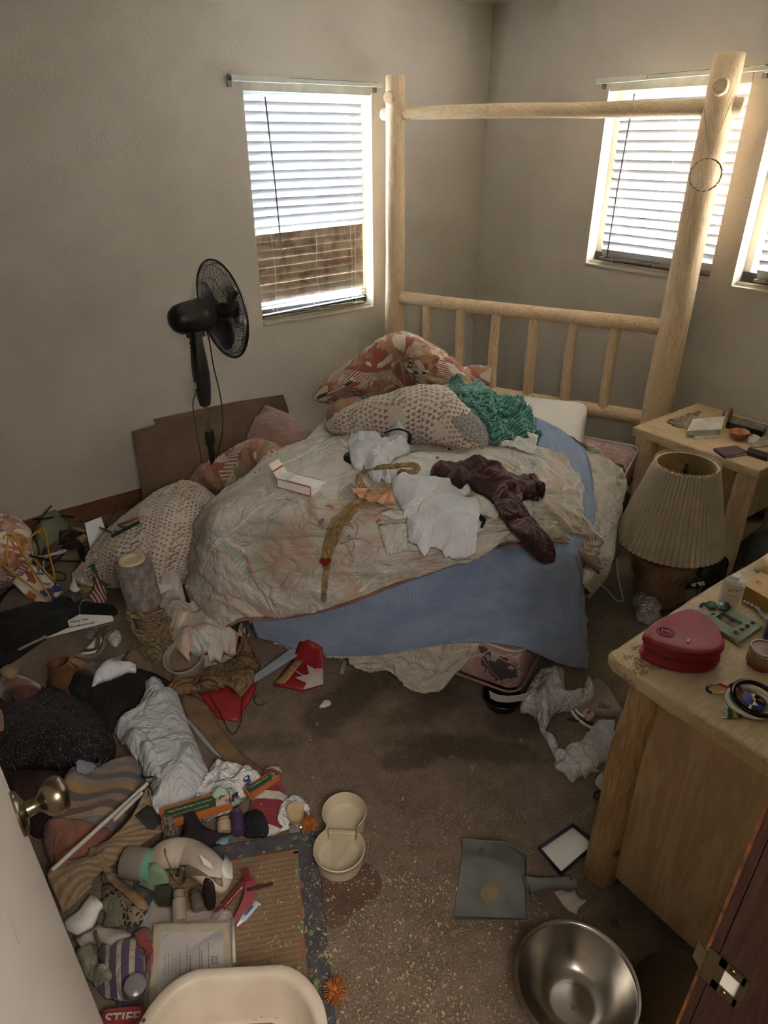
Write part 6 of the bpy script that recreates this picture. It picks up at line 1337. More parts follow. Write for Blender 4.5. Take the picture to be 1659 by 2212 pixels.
# litter tray
TM = M('tray_plastic', '#D2C4AE', .45); TM.base(TM.mix(TM.noise(6, 3).smooth(.3, .7), '#CABBA5', '#DACDB9')); TM = TM.m
tray = empty('litter_tray', 'large beige plastic litter tray cut off by the bottom edge', 'tray', P(500, 2300, 0))
tl, tr2, brr = P(330, 2150, .13), P(690, 2130, .13), P(720, 2330, .13)
tx = (tr2-tl).normalized(); ty = Vector((tx.y, -tx.x, 0)); W_, H_ = (tr2-tl).length+.03, .46; tc = (tl+tr2)/2+ty*(H_/2-.015)
def rrect(wx, wy, r, z, sk=0):
    out = []
    for qx, qy, a0 in ((1, 1, 0), (-1, 1, 90), (-1, -1, 180), (1, -1, 270)):
        for k in range(9):
            a = math.radians(a0+90*k/8); x = qx*(wx-r)+r*math.cos(a); y = qy*(wy-r)+r*math.sin(a)
            y2 = y-(.035*(1-(x/wx)**2) if y < 0 else 0); out.append(Vector((tc.x, tc.y, 0))+tx*x+ty*y2+Zh*z)
    return out
hw_, hh_ = W_/2, H_/2
prof = [(-.045, 0, .08), (-.035, .006, .085), (-.012, .118, .10), (.004, .122, .11), (.006, .130, .11), (0, .1345, .105), (-.012, .135, .10), (-.018, .130, .095), (-.022, .120, .092), (-.045, .02, .08), (-.055, .010, .075)]
g = G().rings([rrect(hw_+o_, hh_+o_, r, z) for o_, z, r in prof]); o = g.out('tray_body', TM, tray, True, 60); support(o)
G().lathe([(0, 0), (.0045, 0), (.004, .001), (0, .0012)], Vector((tl.x, tl.y, .1352))+ty*.05-tx*.006, seg=12).out('rim_hole', mat('#4A4238', .8), tray)
G().tube(bezier([tc+tx*.06+ty*.0+Zh*(.012-tc.z), tc+tx*.10-ty*.06+Zh*(.012-tc.z), tc+tx*.15-ty*.05+Zh*(.012-tc.z), tc+tx*.17+ty*.03+Zh*(.012-tc.z)], 6), .006, 8, flat=.5).out('moulded_ridge', TM, tray, True)
# double pet bowl
pb_ = empty('pet_bowl', 'cream plastic double pet bowl standing right of the mat', 'pet bowl', P(738, 1800, 0)); A_, B_ = P(744, 1756, .05), P(733, 1836, .05)
def dbl(ra, rb, z, off=0):
    d = (B_-A_); L = d.length; d.normalize(); s = Vector((-d.y, d.x, 0)); out = []; n = 64
    for k in range(n):
        a = 2*math.pi*k/n; best = None
        dirv = d*math.cos(a)+s*math.sin(a); M_ = (A_+B_)/2
        ts = []
        for c_, r in ((A_, ra), (B_, rb)):
            oc = M_-c_; bq = oc.dot(dirv); cq_ = oc.dot(oc)-r*r; disc = bq*bq-cq_
            if disc > 0: ts.append(-bq+math.sqrt(disc))
        t = max(ts) if ts else min(ra, rb)*.6
        t = max(t, min(ra, rb)*.72); p = M_+dirv*t; out.append(Vector((p.x, p.y, z)))
    return out
RA, RB = .062, .068
g = G().rings([dbl(RA*.93, RB*.93, .0), dbl(RA*.97, RB*.97, .03), dbl(RA*1.0, RB*1.0, .052), dbl(RA*1.05, RB*1.05, .055), dbl(RA*1.06, RB*1.06, .059), dbl(RA*1.02, RB*1.02, .061), dbl(RA*.97, RB*.97, .057), dbl(RA*.88, RB*.88, .022), dbl(RA*.8, RB*.8, .016)])
o = g.out('bowl_body', mat('#C2B69A', .5, var=.06), pb_, True, 60)
d = (B_-A_).normalized(); s = Vector((-d.y, d.x, 0)); M_ = (A_+B_)/2
G().rbox(Vector((M_.x, M_.y, .032)), (.012, RA*1.25, .034), rot=Matrix((d, s, Zh)).transposed(), r=.004).out('divider', mat('#C2B69A', .5), pb_)
# brown leaf-like cloth beside mat
HP('cloth', [(700, 1880), (735, 1870), (790, 1865), (822, 1895), (818, 1930), (770, 1970), (735, 2000), (708, 2000), (695, 1940)], cloth('#5E4636', 300, var=.12), 'thin brown cloth flat on the carpet below the pet bowl', 'cloth', h=.004, edge=.01, fold=[(.006, .1, .6, 2.)], seed=140)
# dustpan
dp = empty('dustpan', 'grey plastic dustpan lying on the carpet', 'dustpan', P(1060, 1880, 0)); DP = M('grey_plastic', '#7B8280', .5); DP.base(DP.mix(DP.noise(9, 4).smooth(.35, .65), '#5E605B', '#73746C')); DP = DP.m
pz = .035
lip = [P(998, 1812, .04), P(978, 1985, .004)]
fl4 = [P(1000, 1836, .006), P(1135, 1858, .012), P(1135, 1985, .010), P(980, 1980, .003)]
g = G().prism(fl4, (0, 0, .003))
bk = [P(998, 1813, .045), P(1095, 1820, .06), P(1138, 1846, .06), P(1137, 1860, .012), P(1000, 1838, .006)]
g.prism(bk, (.002, .002, .0)); g.prism([P(1138, 1846, .06), P(1140, 1985, .045), P(1135, 1987, .010), P(1136, 1860, .012)], (.002, -.002, .0)); g.prism([P(980, 1980, .003), P(1135, 1987, .010), P(1140, 1987, .045), P(985, 1988, .012)], (0, -.002, 0))
g.out('pan', DP, dp); hv = [P(1138, 1912, .04), P(1175, 1908, .035), P(1243, 1907, .03)]
G().tube([hv[0], hv[0].lerp(hv[1], .5), hv[1], hv[2]], [.026, .020, .016, .017], 14, flat=.6).out('handle', DP, dp, True, 50)
G().lathe([(0, 0), (.004, 0), (.003, .001), (0, .0012)], P(1234, 1898, .040), seg=12).out('hanging_hole', mat('#2E3030', .8), dp)
hps = HP('dried_patch', [(1035, 1925), (1050, 1908), (1072, 1912), (1080, 1930), (1070, 1948), (1045, 1948)], mat('#8C7250', .8, var=.3, vs=40), 'flat tan stain patch on the dustpan floor', 'stain', z=.016, h=.001, edge=.002, fold=None, sup=False, res=.004) if False else None
T(G().lathe([(0, 0), (.006, .001), (.007, .005), (.003, .009), (0, .01)], P(1041, 1840, .022), seg=8), 'pebble', 'small brown lump in the back of the dustpan', 'debris', mat('#6E5A44', .9, var=.3, vs=100))
G().prism([P(x, y, .0145) for x, y in ((1037, 1928), (1048, 1910), (1068, 1908), (1082, 1922), (1076, 1944), (1052, 1952), (1040, 1942))], (0, 0, .0006)).out('dried_spill', mat('#8A7558', .7, var=.2, vs=30), dp)
# purple rimmed lid, paper
ld = empty('shallow_box', 'square white box lid with dark purple edges by the dresser leg', 'lid', P(1220, 1830, 0)); q4 = [(1163, 1830), (1238, 1779), (1290, 1820), (1212, 1887)]
Wl = [P(x, y, .018) for x, y in q4]; G().prism([w-Zh*.016 for w in Wl], (0, 0, .003)).out('white_inside', WHITE, ld); cl = sum(Wl, Vector())/4
for i in range(4): a, b = Wl[i], Wl[(i+1) % 4]; n_ = (cl-(a+b)/2).normalized()*.003; G().prism([a-Zh*.017, b-Zh*.017, b-Zh*.017+n_, a-Zh*.017+n_], (0, 0, .020)).out('purple_side', mat('#2E1A36', .5), ld)
tp = net('paper_leaflet', [[P(1195, 1925, .004), P(1222, 1962, .004), P(1245, 1975, .006)], [P(1215, 1922, .012), P(1238, 1945, .014), P(1253, 1958, .012)], [P(1238, 1925, .006), P(1255, 1938, .008), P(1268, 1945, .014)]], mat('#C9C4B4', .8, var=.06), th=.001, res=.006, fold=(.008, .05, .4, 2.), seed=141); tag(tp, 'folded cream leaflet on the floor under the dustpan handle', 'paper')
# steel bowl and dark basin
SS = M('brushed_steel', '#B9B4AC', .24, 1.); SS.bump(SS.noise(60, 2, stretch=(1, 1, 12)), .05, .002); bc = P(1246, 2122, .095); bc = Vector((bc.x, bc.y, 0))
rW = (P(1380, 2130, .095)-P(1112, 2110, .095)).length/2
o = T(G().lathe([(0, .004), (rW*.38, .003), (rW*.55, .012), (rW*.78, .045), (rW*.93, .082), (rW*.955, .092), (rW*1.0, .094), (rW*1.01, .097), (rW*1.0, .1), (rW*.95, .099), (rW*.93, .093), (rW*.76, .052), (rW*.54, .02), (rW*.36, .010), (rW*.30, .013), (0, .014)], bc, seg=64), 'mixing_bowl', 'large stainless steel mixing bowl on the carpet at the bottom', 'bowl', SS.m, auto=60)
HP('crumb', [(1235, 2165), (1242, 2160), (1244, 2170), (1238, 2176)], mat('#B39A6C', .8), 'small tan wood chip inside the steel bowl', 'chip', z=.02, h=.003, edge=.003, fold=None, sup=False, res=.002)
bc2 = P(1478, 2160, .07); bc2 = Vector((bc2.x, bc2.y, 0)); BR2 = M('brown_plastic', '#7A6652', .35, Alpha=.75).m
T(G().lathe([(0, .003), (.09, .003), (.10, .012), (.112, .055), (.116, .058), (.116, .062), (.11, .062), (.098, .018), (.088, .009), (0, .009)], bc2, seg=56), 'plant_saucer', 'dark brown round plastic saucer beside the steel bowl', 'saucer', BR2, auto=50)
# ================================================================== upper left floor and the pile beside the bed
# cardboard sheets against the wall
def board(name, label, px, zs_y, m, th=.006):
    """upright sheet: px points lying in the plane y = zs_y(x)"""
    pts = [onY(x, y, yy) for x, y, yy in px]; o = G().prism(pts, (0, .006, 0)).out(name, m); tag(o, label, 'cardboard'); support(o); return o
CBD = M('corrugated_card', '#8C6A48', .9); w = ((CBD.x*130).fr()-.5).ab(); CBD.base(CBD.mix(CBD.noise(4, 4).smooth(.3, .7), '#64503C', '#7A6048')); CBD.bump(w, .15, .002); CBD = CBD.m
board('cardboard_sheet', 'tall flattened cardboard sheet leaning on the wall below the window', [(332, 906, 3.42), (510, 868, 3.42), (612, 853, 3.42), (622, 880, 3.42), (640, 1010, 3.38), (500, 1060, 3.36), (400, 1080, 3.36)], 0, CBD)
board('cardboard_sheet', 'darker flattened cardboard box leaning in front of the taller one behind the fan', [(286, 933, 3.36), (360, 910, 3.36), (500, 882, 3.36), (503, 960, 3.33), (510, 1040, 3.29), (400, 1075, 3.28), (310, 1088, 3.28), (300, 1010, 3.32)], 0, CBD)
adopt(T(G().tube([onY(295, 985, 3.325), onY(400, 960, 3.325), onY(502, 950, 3.325)], .002, 5), 'fold_crease', 'x', 'x', mat('#6E4F34', .9)), 'cardboard_sheet.001')
# salmon pillow, pink pillow beside the bed
PK = cloth('#B08F84', 350, b=.15, var=.06)
rows = [[(505, 990, .22), (560, 900, .62), (585, 874, .72), (600, 885, .70)], [(520, 985, .24), (575, 930, .58), (620, 905, .66), (640, 915, .63)], [(545, 990, .26), (590, 965, .52), (640, 930, .60), (680, 940, .58)], [(560, 1000, .30), (610, 985, .48), (650, 960, .55), (690, 945, .56)]]
pil('pillow', [[(540, 950, .40), (556, 905, .50), (572, 876, .60)], [(545, 970, .38), (585, 930, .50), (620, 893, .58)], [(570, 985, .36), (615, 960, .46), (655, 918, .56)], [(600, 985, .36), (650, 975, .46), (684, 938, .56)]], PK, 'plain dusty pink pillow standing against the wall beside the bed', (.05, .5), [(.008, .12, .4, 2.)], 151)
rows = [[(405, 1040, .16), (430, 1020, .22), (480, 990, .34), (530, 968, .42), (590, 968, .44), (618, 985, .44)], [(420, 1070, .14), (460, 1040, .26), (510, 1010, .38), (560, 985, .46), (600, 995, .46)][0:5]+[(620, 1000, .44)], [(470, 1100, .10), (490, 1075, .18), (530, 1045, .30), (570, 1015, .40), (600, 1005, .44), (615, 1005, .44)]]
pil('pillow_sham', rows, ROSE2, 'rose and tan print pillow wedged between cardboard, fan and bed', (.06, .5), [(.02, .11, .4, 2.2)], 153)
card('photo_print', [(525, 958), (545, 953), (556, 968), (540, 974)], mat('#9FB6C4', .6), zs=[.36, .36, .33, .33], label='pale blue card edge showing beside the pink pillow', cat='card')
slab('paperback', 'paperback lying flat between the cardboard and the rose print pillow', 'book', [(500, 970), (505, 962), (525, 960), (530, 970)], .26, .02, mat('#A89A80', .8), PAPER)
# large floor pillow with small print
rows = [[(290, 1125, .12), (330, 1075, .20), (385, 1045, .27), (425, 1045, .28), (480, 1088, .24)],
        [(215, 1180, .08), (270, 1140, .18), (340, 1110, .27), (400, 1100, .30), (462, 1120, .24)],
        [(185, 1215, .06), (240, 1190, .16), (320, 1165, .24), (390, 1160, .26), (440, 1165, .20)],
        [(160, 1243, .03), (215, 1240, .08), (300, 1235, .12), (370, 1225, .15), (425, 1215, .14)],
        [(170, 1262, .01), (230, 1265, .02), (310, 1268, .03), (375, 1262, .04), (415, 1258, .05)]]
pil('pillow_sham', rows, SMALL, 'big white pillow with small brown triangle print on the floor left of the bed', (.035, .55), [(.016, .16, .4, 2.5), (.006, .05, .3, 2.)], 155, th=.02)
card('paper', [(322, 1257), (372, 1256), (372, 1272), (330, 1290)], WHITE, lift=.01, label='white paper between carpeted post and floor pillow', cat='paper')
# comforter spilling on to the floor
HP('comforter_corner', [(330, 1300), (370, 1270), (415, 1262), (440, 1280), (500, 1320), (545, 1345), (530, 1380), (500, 1415), (460, 1400), (430, 1418), (400, 1400), (360, 1370), (335, 1340)], cm.m, 'bunched corner of the peach comforter spilling on to the floor', 'comforter', h=.10, edge=.08, fold=[(.06, .16, .8, 2.2), (.016, .06, .3, 2.)], seed=157, res=.009, cap=.03)
# cat scratching post
sp0 = P(300, 1440, 0); sc = empty('scratching_post', 'cat scratching post with grey carpet top and frayed sisal rope below', 'scratching post', P(292, 1415, 0)); s0, s1 = P(300, 1425, .0), P(285, 1210, .47); 
s0 = Vector((s1.x+.02, s1.y-.02, 0)); axp = (s1-s0).normalized(); Lp = (s1-s0).length
PLU = M('plush_carpet', '#A69C93', 1.); PLU.base(PLU.mix(PLU.noise(40, 4).smooth(.35, .65), '#8E857D', '#B9B0A7')); PLU.bump(PLU.noise(190, 3, .8), 1., .012); PLU = PLU.m
prf = [(.047, Lp*.62)]; rng = [(.058, Lp*.60), (.062, Lp*.63), (.063, Lp*.8), (.063, Lp*.94), (.060, Lp*.985), (.053, Lp), (.045, Lp*.998)]
def jl(prof, seg=90, amp=.0022, c=s0, axv=axp):
    q = Zh.rotation_difference(axv); rings = []
    t = []
    for i in range(len(prof)-1):
        for k in range(5): f = k/5; t.append((prof[i][0]*(1-f)+prof[i+1][0]*f, prof[i][1]*(1-f)+prof[i+1][1]*f))
    t.append(prof[-1])
    for r, h in t: rings.append([c+q@Vector(((r+amp*float(vn(k*1.7, h*170, 4)))*math.cos(2*math.pi*k/seg), (r+amp*float(vn(k*1.7, h*170, 4)))*math.sin(2*math.pi*k/seg), h)) for k in range(seg)])
    return G().rings(rings, cap=False)
jl(rng).out('carpet_sleeve', PLU, sc, True)
g = G(); rd = random.Random(9)
for k in range(260):
    a = rd.uniform(0, 6.28); q = Zh.rotation_difference(axp); b = s0+q@Vector((.058*math.cos(a), .058*math.sin(a), Lp*rd.choice([.985, .99, 1., .62]))); g.tube([b, b+q@Vector((math.cos(a)*.006, math.sin(a)*.006, rd.uniform(-.004, .009)))], [.0009, .0004], 3)
g.out('loose_pile', PLU, sc)['kind'] = 'stuff'
G().lathe([(.030, Lp*.9), (.030, Lp+.004), (.0335, Lp+.007), (.044, Lp+.007), (.046, Lp+.004), (.046, Lp*.99)], s0, axp, 40).out('cream_collar', mat('#C9B994', .6), sc, True, 40)
G().lathe([(0, Lp*.93), (.0305, Lp*.93), (.0305, Lp*.92), (0, Lp*.92)], s0, axp, 30).out('inner_wood', mat('#8C7048', .8), sc, True, 40)
TUB = mat('#7C6450', .85, var=.15); G().lathe([(0, 0), (.05, 0), (.05, Lp*.62), (0, Lp*.62)], s0, axp, 40).out('card_tube', TUB, sc, True, 40)
SIS = mat('#887656', .95, var=.3, vs=70, bump=.8, bs=300)
q = Zh.rotation_difference(axp); g = G(); pts = []
for k in range(420):
    a = k*.33; h = Lp*(.02+.40*k/420); r = .056+.003*math.sin(k*.7); pts.append(s0+q@Vector((r*math.cos(a), r*math.sin(a), h)))
g.tube(pts, .0058, 6); g.out('sisal_rope', SIS, sc, True)
g = G(); view = math.atan2(-s0.y, -s0.x)
for j, (h0, h1, off, n) in enumerate([(.58, .50, 0, 3), (.52, .30, -.7, 2), (.56, .36, .8, 2), (.40, .20, .2, 2), (.34, .05, .6, 2), (.46, .25, -.2, 1)]):
    for k in range(n):
        pts = []
        for i in range(14):
            t = i/13; a = view+off-1.1+2.2*t; r = .063+.008*math.sin(i*1.1+j+k); pts.append(s0+q@Vector((r*math.cos(a)*1.03, r*math.sin(a)*1.03, Lp*(h0+(h1-h0)*t)+.011*k+.005*math.sin(i*.9+k*2))))
        g.tube(bezier(pts, 3), .0052, 6)
g.out('unravelled_rope', SIS, sc, True)
g = G()
for k in range(240):
    a = view+rd.uniform(-1.5, 1.5); h = Lp*rd.uniform(.03, .56); b = s0+q@Vector((.061*math.cos(a), .061*math.sin(a), h)); e = b+q@Vector((.014*math.cos(a+rd.uniform(-1, 1)), .014*math.sin(a), rd.uniform(-.03, .015))); g.tube([b, (b+e)/2+Vector((0, 0, .004)), e], .0007, 3)
g.out('frayed_fibres', SIS, sc)
G().rbox(Vector((s0.x, s0.y, .012)), (.30, .30, .024), .3, r=.02).out('carpeted_base', PLU, sc, True, 40)
# rose print pillow at far left edge
rows = [[(-70, 1140, .20), (-20, 1125, .22), (25, 1122, .20), (52, 1145, .14)], [(-70, 1180, .22), (-20, 1165, .26), (30, 1160, .24), (58, 1180, .14)], [(-70, 1220, .18), (-15, 1215, .22), (30, 1210, .18), (56, 1210, .10)], [(-70, 1265, .04), (-20, 1268, .03), (10, 1262, .03), (45, 1240, .03)]]
pil('pillow', rows, ROSE, 'rolled rose print pillow cut off by the left edge, behind yellow hangers', (.04, .5), [(.012, .08, .2, 2.)], 161, th=.03)
# clear zip bag with blue edge
zb_ = HP('zip_bag', [(62, 1200), (72, 1150), (92, 1115), (112, 1092), (140, 1112), (146, 1130), (125, 1160), (95, 1175), (80, 1200)], M('greenish_plastic', '#8E9478', .3, Alpha=.75).m, 'greenish plastic bag with a blue zip edge near the baseboard', 'bag', h=.10, edge=.06, fold=[(.03, .08, .8, 2.)], seed=163, res=.009)
adopt(T(G().tube(bezier([hit(62, 1200, .01), hit(72, 1152, .02), hit(90, 1118, .04), hit(111, 1093, .05)], 6), .0045, 8), 'zip_edge', 'x', 'x', mat('#28305A', .5)), zb_)
# hangers
YEL = mat('#C08E22', .4, var=.06); BLK = mat('#1B1B1C', .4); PKH = mat('#6E4850', .4); WHH = mat('#CFCFCB', .4)
def hanger(label, px, m, r=.0042, name='coat_hanger', group=None, closed=False):
    pts = [hit(x, y, l) for x, y, l in px]; return T(G().tube(bezier(pts, 4), r, 8), name, label, 'hanger', m, group)
def hang2(label, body, hook, m, r=.0042):
    e = empty('coat_hanger', label, 'hanger', hit(body[0][0], body[0][1], .0))
    fix = lambda L: [P(x, y, z) for x, y, z in L]
    G().tube(bezier(fix(body), 3, True), r, 8, closed=True).out('hanger_body', m, e, True); G().tube(bezier(fix(hook), 5), r*.8, 8).out('hook', m, e, True); return e
hang2('yellow plastic hanger standing upright nearest the left edge', [(16, 1222, .26), (14, 1205, .32), (18, 1160, .38), (30, 1160, .38), (60, 1215, .24), (88, 1258, .12), (108, 1290, .05), (100, 1294, .05), (60, 1262, .14), (25, 1236, .22), (5, 1218, .26)], [(24, 1158, .38), (12, 1155, .40), (8, 1165, .39)], YEL)
hang2('yellow plastic hanger standing upright behind the first, beside black hangers', [(50, 1170, .24), (60, 1165, .25), (88, 1143, .26), (97, 1148, .26), (105, 1190, .17), (118, 1245, .05), (112, 1248, .05), (85, 1220, .12), (60, 1190, .20), (40, 1165, .27), (30, 1158, .30)], [(90, 1144, .22), (84, 1150, .22), (90, 1154, .21)], YEL)
hang2('black plastic hanger lying tangled below the yellow ones', [(75, 1190, .02), (88, 1178, .02), (96, 1185, .02), (95, 1210, .01), (140, 1190, .01), (105, 1225, .01), (40, 1262, .01), (0, 1290, .01), (0, 1300, .01)], [(100, 1237, .01), (125, 1235, .01), (142, 1242, .01), (138, 1253, .01), (122, 1254, .01)], BLK)
hang2('white plastic hanger under the black tangled one', [(55, 1200, .03), (92, 1202, .03), (140, 1188, .03), (135, 1194, .03), (96, 1206, .03), (96, 1245, .03), (85, 1252, .03)], [(45, 1235, .02), (70, 1250, .02), (88, 1262, .02)], WHH, .004)
hang2('maroon plastic hanger leaning beside the baseboard', [(112, 1178, .02), (160, 1140, .03), (235, 1095, .03), (250, 1095, .03), (252, 1102, .03), (232, 1125, .03), (190, 1160, .02), (120, 1182, .02)], [(150, 1145, .03), (165, 1160, .02), (160, 1172, .02)], PKH, .0045)
for k, (a, b, c) in enumerate([((45, 1120), (140, 1115), 'dark wire hanger lying along the baseboard beside the plastic bag'), ((150, 1105), (240, 1150), 'dark rod crossing under the maroon hanger'), ((145, 1112), (270, 1140), 'second dark rod crossing under the maroon hanger'), ((160, 1120), (255, 1150), 'dark rod nearest the floor pillow'), ((0, 1275), (90, 1228), 'dark rod running to the left edge below the rolled pillow'), ((60, 1202), (170, 1213), 'black strip lying right of the yellow hangers'), ((130, 1118), (215, 1110), 'thin dark rod behind the coiled cord')]):
    T(G().tube(bezier([hit(*a, .012), hit((a[0]+b[0])/2, (a[1]+b[1])/2+3, .016), hit(*b, .012)], 4), .005, 8), 'metal_rod', c, 'rod', mat('#2B2727', .5))
T(G().tube([hit(225, 1140, .02), hit(262, 1132, .025), hit(300, 1118, .03)], .0055, 8), 'orange_hanger', 'orange plastic hanger arm reaching under the floor pillow', 'hanger', mat('#A4622E', .5))
T(G().tube([hit(243, 1158, .02), hit(300, 1128, .03)], .008, 8), 'brush_handle', 'dark green handle lying against the floor pillow', 'handle', mat('#26392E', .5))
cc = hit(148, 1165, .02); g = G()
for k in range(9):
    off = k*.004; g.tube(bezier([hit(125, 1150+k*3, .008+off*.5), hit(140, 1146+k*4, .03), hit(165, 1148+k*4, .035), hit(178, 1152+k*3, .015), hit(165, 1160+k*3.2, .012), hit(140, 1158+k*3.4, .012)], 4, True), .0036, 6, closed=True)
T(g, 'coiled_cord', 'bundle of coiled dark brown electric cord on the floor', 'cord', mat('#3A2C28', .5))
a = hit(177, 1165, .03); T(G().lathe([(.017, -.02), (.021, -.02), (.021, .02), (.017, .02)], a, (1, .3, .1), 28, closed=True), 'tape_roll', 'roll of tan tape beside the coiled cord', 'tape', mat('#A08C64', .6))
T(G().tube([hit(158, 1140, .03), hit(185, 1148, .03)], .009, 10, flat=.6), 'wooden_brush', 'small wooden brush above the coiled cord', 'brush', mat('#9A7C58', .6))
cd_ = card('paper_card', [(183, 1130), (218, 1117), (235, 1165), (197, 1200)], WHITE, zs=[.14, .14, .05, .04], label='white card propped up beside the coiled cord', cat='card')
HP('small_pouch', [(170, 1185), (185, 1180), (195, 1190), (190, 1205), (175, 1205)], BK, 'small black pouch beside the propped white card', 'pouch', h=.025, edge=.015, fold=(.006, .03, 0, 1.5), seed=166)
T(G().tube(bezier([hit(185, 1188, .01), hit(192, 1182, .02), hit(198, 1192, .01)], 5), .005, 8), 'orange_loop', 'small orange loop below the propped white card', 'loop', mat('#B0603C', .6))
# green slats, small things near the carpeted post
for a, b, w_, lb in (((204, 1222), (236, 1265), .026, 'green flat plastic slat leaning toward the carpeted post'), ((212, 1245), (202, 1278), .020, 'shorter green slat crossing under the first one')):
    p, q_ = hit(*a, .05), hit(*b, .02); d = (q_-p); s = Vector((-d.y, d.x, 0)).normalized()*w_/2; o = G().prism([p-s, q_-s, q_+s, p+s], (0, 0, .004)).out('plastic_slat', mat('#3F5A44', .5), None); tag(o, lb, 'slat')
card('wood_block', [(172, 1268), (195, 1262), (200, 1272), (182, 1282)], mat('#AF9566', .7), th=.01, label='small tan wooden piece below the green slats', cat='wood piece')
HP('crumpled_tissue', [(150, 1270), (160, 1258), (178, 1250), (186, 1260), (175, 1270), (160, 1278)], WHITE, 'crumpled white tissue below the floor pillow', 'tissue', h=.025, edge=.015, fold=(.012, .03, 0, 1.5), seed=167)
FLG = STRIPE('flag_stripes', ['#8A2E34', '#C9BFB2'], 70, ang=.1, warp=.003)
HP('flag_cloth', [(192, 1284), (208, 1276), (226, 1276), (230, 1290), (220, 1300), (196, 1296)], FLG, 'small red and white striped cloth doll left of the carpeted post', 'doll', h=.035, edge=.02, fold=(.008, .03, 0, 1.5), seed=168)
HP('grey_fur', [(135, 1290), (150, 1270), (170, 1278), (175, 1292), (150, 1305)], mat('#5A5856', 1., var=.3, vs=80, bump=.8), 'tuft of grey fluff at the top of the black lace', 'fluff', h=.03, edge=.02, fold=(.02, .02, 0, 1.5), seed=169)
# magazine
o = HP('magazine', [(30, 1272), (48, 1258), (72, 1252), (128, 1265), (136, 1275), (112, 1302), (96, 1306), (60, 1294), (34, 1288)], None, 'crumpled magazine page with red and blue print under the yellow hangers', 'magazine', h=.02, edge=.012, fold=(.012, .08, 0, 2.), seed=170, closed=False)
MG = M('magazine_print', '#CFC8BC', .6); n = MG.noise(12, 2); c = MG.mix((n > .56), '#CFC8BC', '#2E3F7A'); c = MG.mix((MG.noise(16, 2, vec=MG.vecof(MG.x+2., MG.y, 0.)) > .6), c, '#A85A34'); MG.base(c); o.data.materials.clear(); o.data.materials.append(MG.m)
text('EAD', mat('#A8322C', .6), hit(100, 1262, .012), P(125, 1266, .03)-P(80, 1258, .03), Vector((.3, .9, .2)), .022, 'print', None).update_tag(); adopt(bpy.data.objects['print'], o)
# black lace garment
BL = M('black_lace', '#10110F', .85, 0, 'UV'); v = BL.noise(14, 4); BL.base(BL.mix(v.smooth(.5, .62)*.5, '#0A0B09', '#2A2B27')); BL.bump(BL.noise(120, 3, .8), .8, .01); BL = BL.m
HP('lace_garment', [(-20, 1345), (20, 1325), (60, 1305), (100, 1295), (150, 1285), (190, 1300), (245, 1308), (248, 1322), (200, 1330), (150, 1345), (95, 1375), (60, 1400), (20, 1425), (-20, 1440)], BL, 'long black lace garment stretched across the floor at the left', 'garment', h=.05, edge=.05, fold=[(.03, .1, .6, 2.2), (.01, .04, .3, 2.)], seed=171)
# paper covered wire hanger
wh = empty('paper_hanger', 'white paper covered wire hanger with printed thank-you lettering', 'hanger', hit(190, 1345, .02)); pts4 = [(148, 1335), (172, 1327), (245, 1331), (248, 1342), (95, 1380), (150, 1352)]
z = max(hit(x, y, 0).z for x, y in pts4[:4])*.6+.03; o = G().prism([P(x, y, z) for x, y in [(146, 1342), (172, 1328), (243, 1331), (246, 1341), (98, 1379), (150, 1356)]], (0, 0, .0025)).out('paper_cover', WHITE, wh)
G().tube(bezier([P(173, 1329, z+.001), P(172, 1310, z+.004), P(178, 1298, z+.006), P(192, 1296, z+.004), P(198, 1302, z)], 6), .0018, 6).out('hook', mat('#B9B9B4', .3, .9), wh, True)
rx = (P(215, 1336, z)-P(165, 1346, z)); uy = (P(180, 1330, z)-P(182, 1350, z))
text('Thank You', mat('#3A2E34', .6), P(170, 1341, z+.003), rx, uy, .016, 'lettering', wh, italic=.3); text('Professional', mat('#7A2E30', .6), P(176, 1350, z+.003), rx, uy, .020, 'lettering', wh, italic=.3)
hh2 = ribbon('paper_strip', 'curved cream plastic strip below the black lace', 'strip', [hit(38, 1405, .008), hit(65, 1392, .008), hit(85, 1383, .012), hit(97, 1374, .015)], .014, mat('#A9A38C', .5))
# boot
bt = empty('boot', 'small brown suede boot with laces standing among the clothes', 'boot', P(140, 1470, .03)); BS = mat('#6A432F', .85, var=.15, vs=20, bump=.2)
b0 = hit(145, 1480, 0); b0 = Vector((b0.x, b0.y, .03)); dirb = (P(165, 1440, .03)-P(130, 1455, .03)).normalized()
rg = []
for z, r1, r2, sh_ in ((.0, .040, .075, .02), (.02, .042, .078, .02), (.045, .040, .066, .012), (.07, .036, .046, .0), (.10, .036, .038, -.004), (.125, .038, .038, -.006), (.13, .036, .036, -.006), (.124, .032, .032, -.006), (.08, .028, .03, -.003)):
    s_ = Vector((-dirb.y, dirb.x, 0)); rg.append([b0+dirb*(sh_+r2*math.cos(a))+s_*r1*math.sin(a)+Zh*z for a in [2*math.pi*k/28 for k in range(28)]])
o = G().rings(rg).out('leather_upper', BS, bt, True, 60)
g = G()
for k in range(4): zz_ = .05+.018*k; f_ = b0+dirb*(.058-.012*k)+Zh*zz_; s_ = Vector((-dirb.y, dirb.x, 0)); g.tube([f_-s_*.014, f_+dirb*.004+Zh*.004, f_+s_*.014+Zh*.006], .0015, 5)
g.out('laces', mat('#2E1C16', .8), bt, True); G().tube(bezier([b0-dirb*.03+Zh*.10, b0-dirb*.06+Zh*.06, b0-dirb*.055+Zh*.02, b0-dirb*.03+Zh*.005], 6), .0018, 6).out('loose_lace', mat('#2E1C16', .8), bt, True)
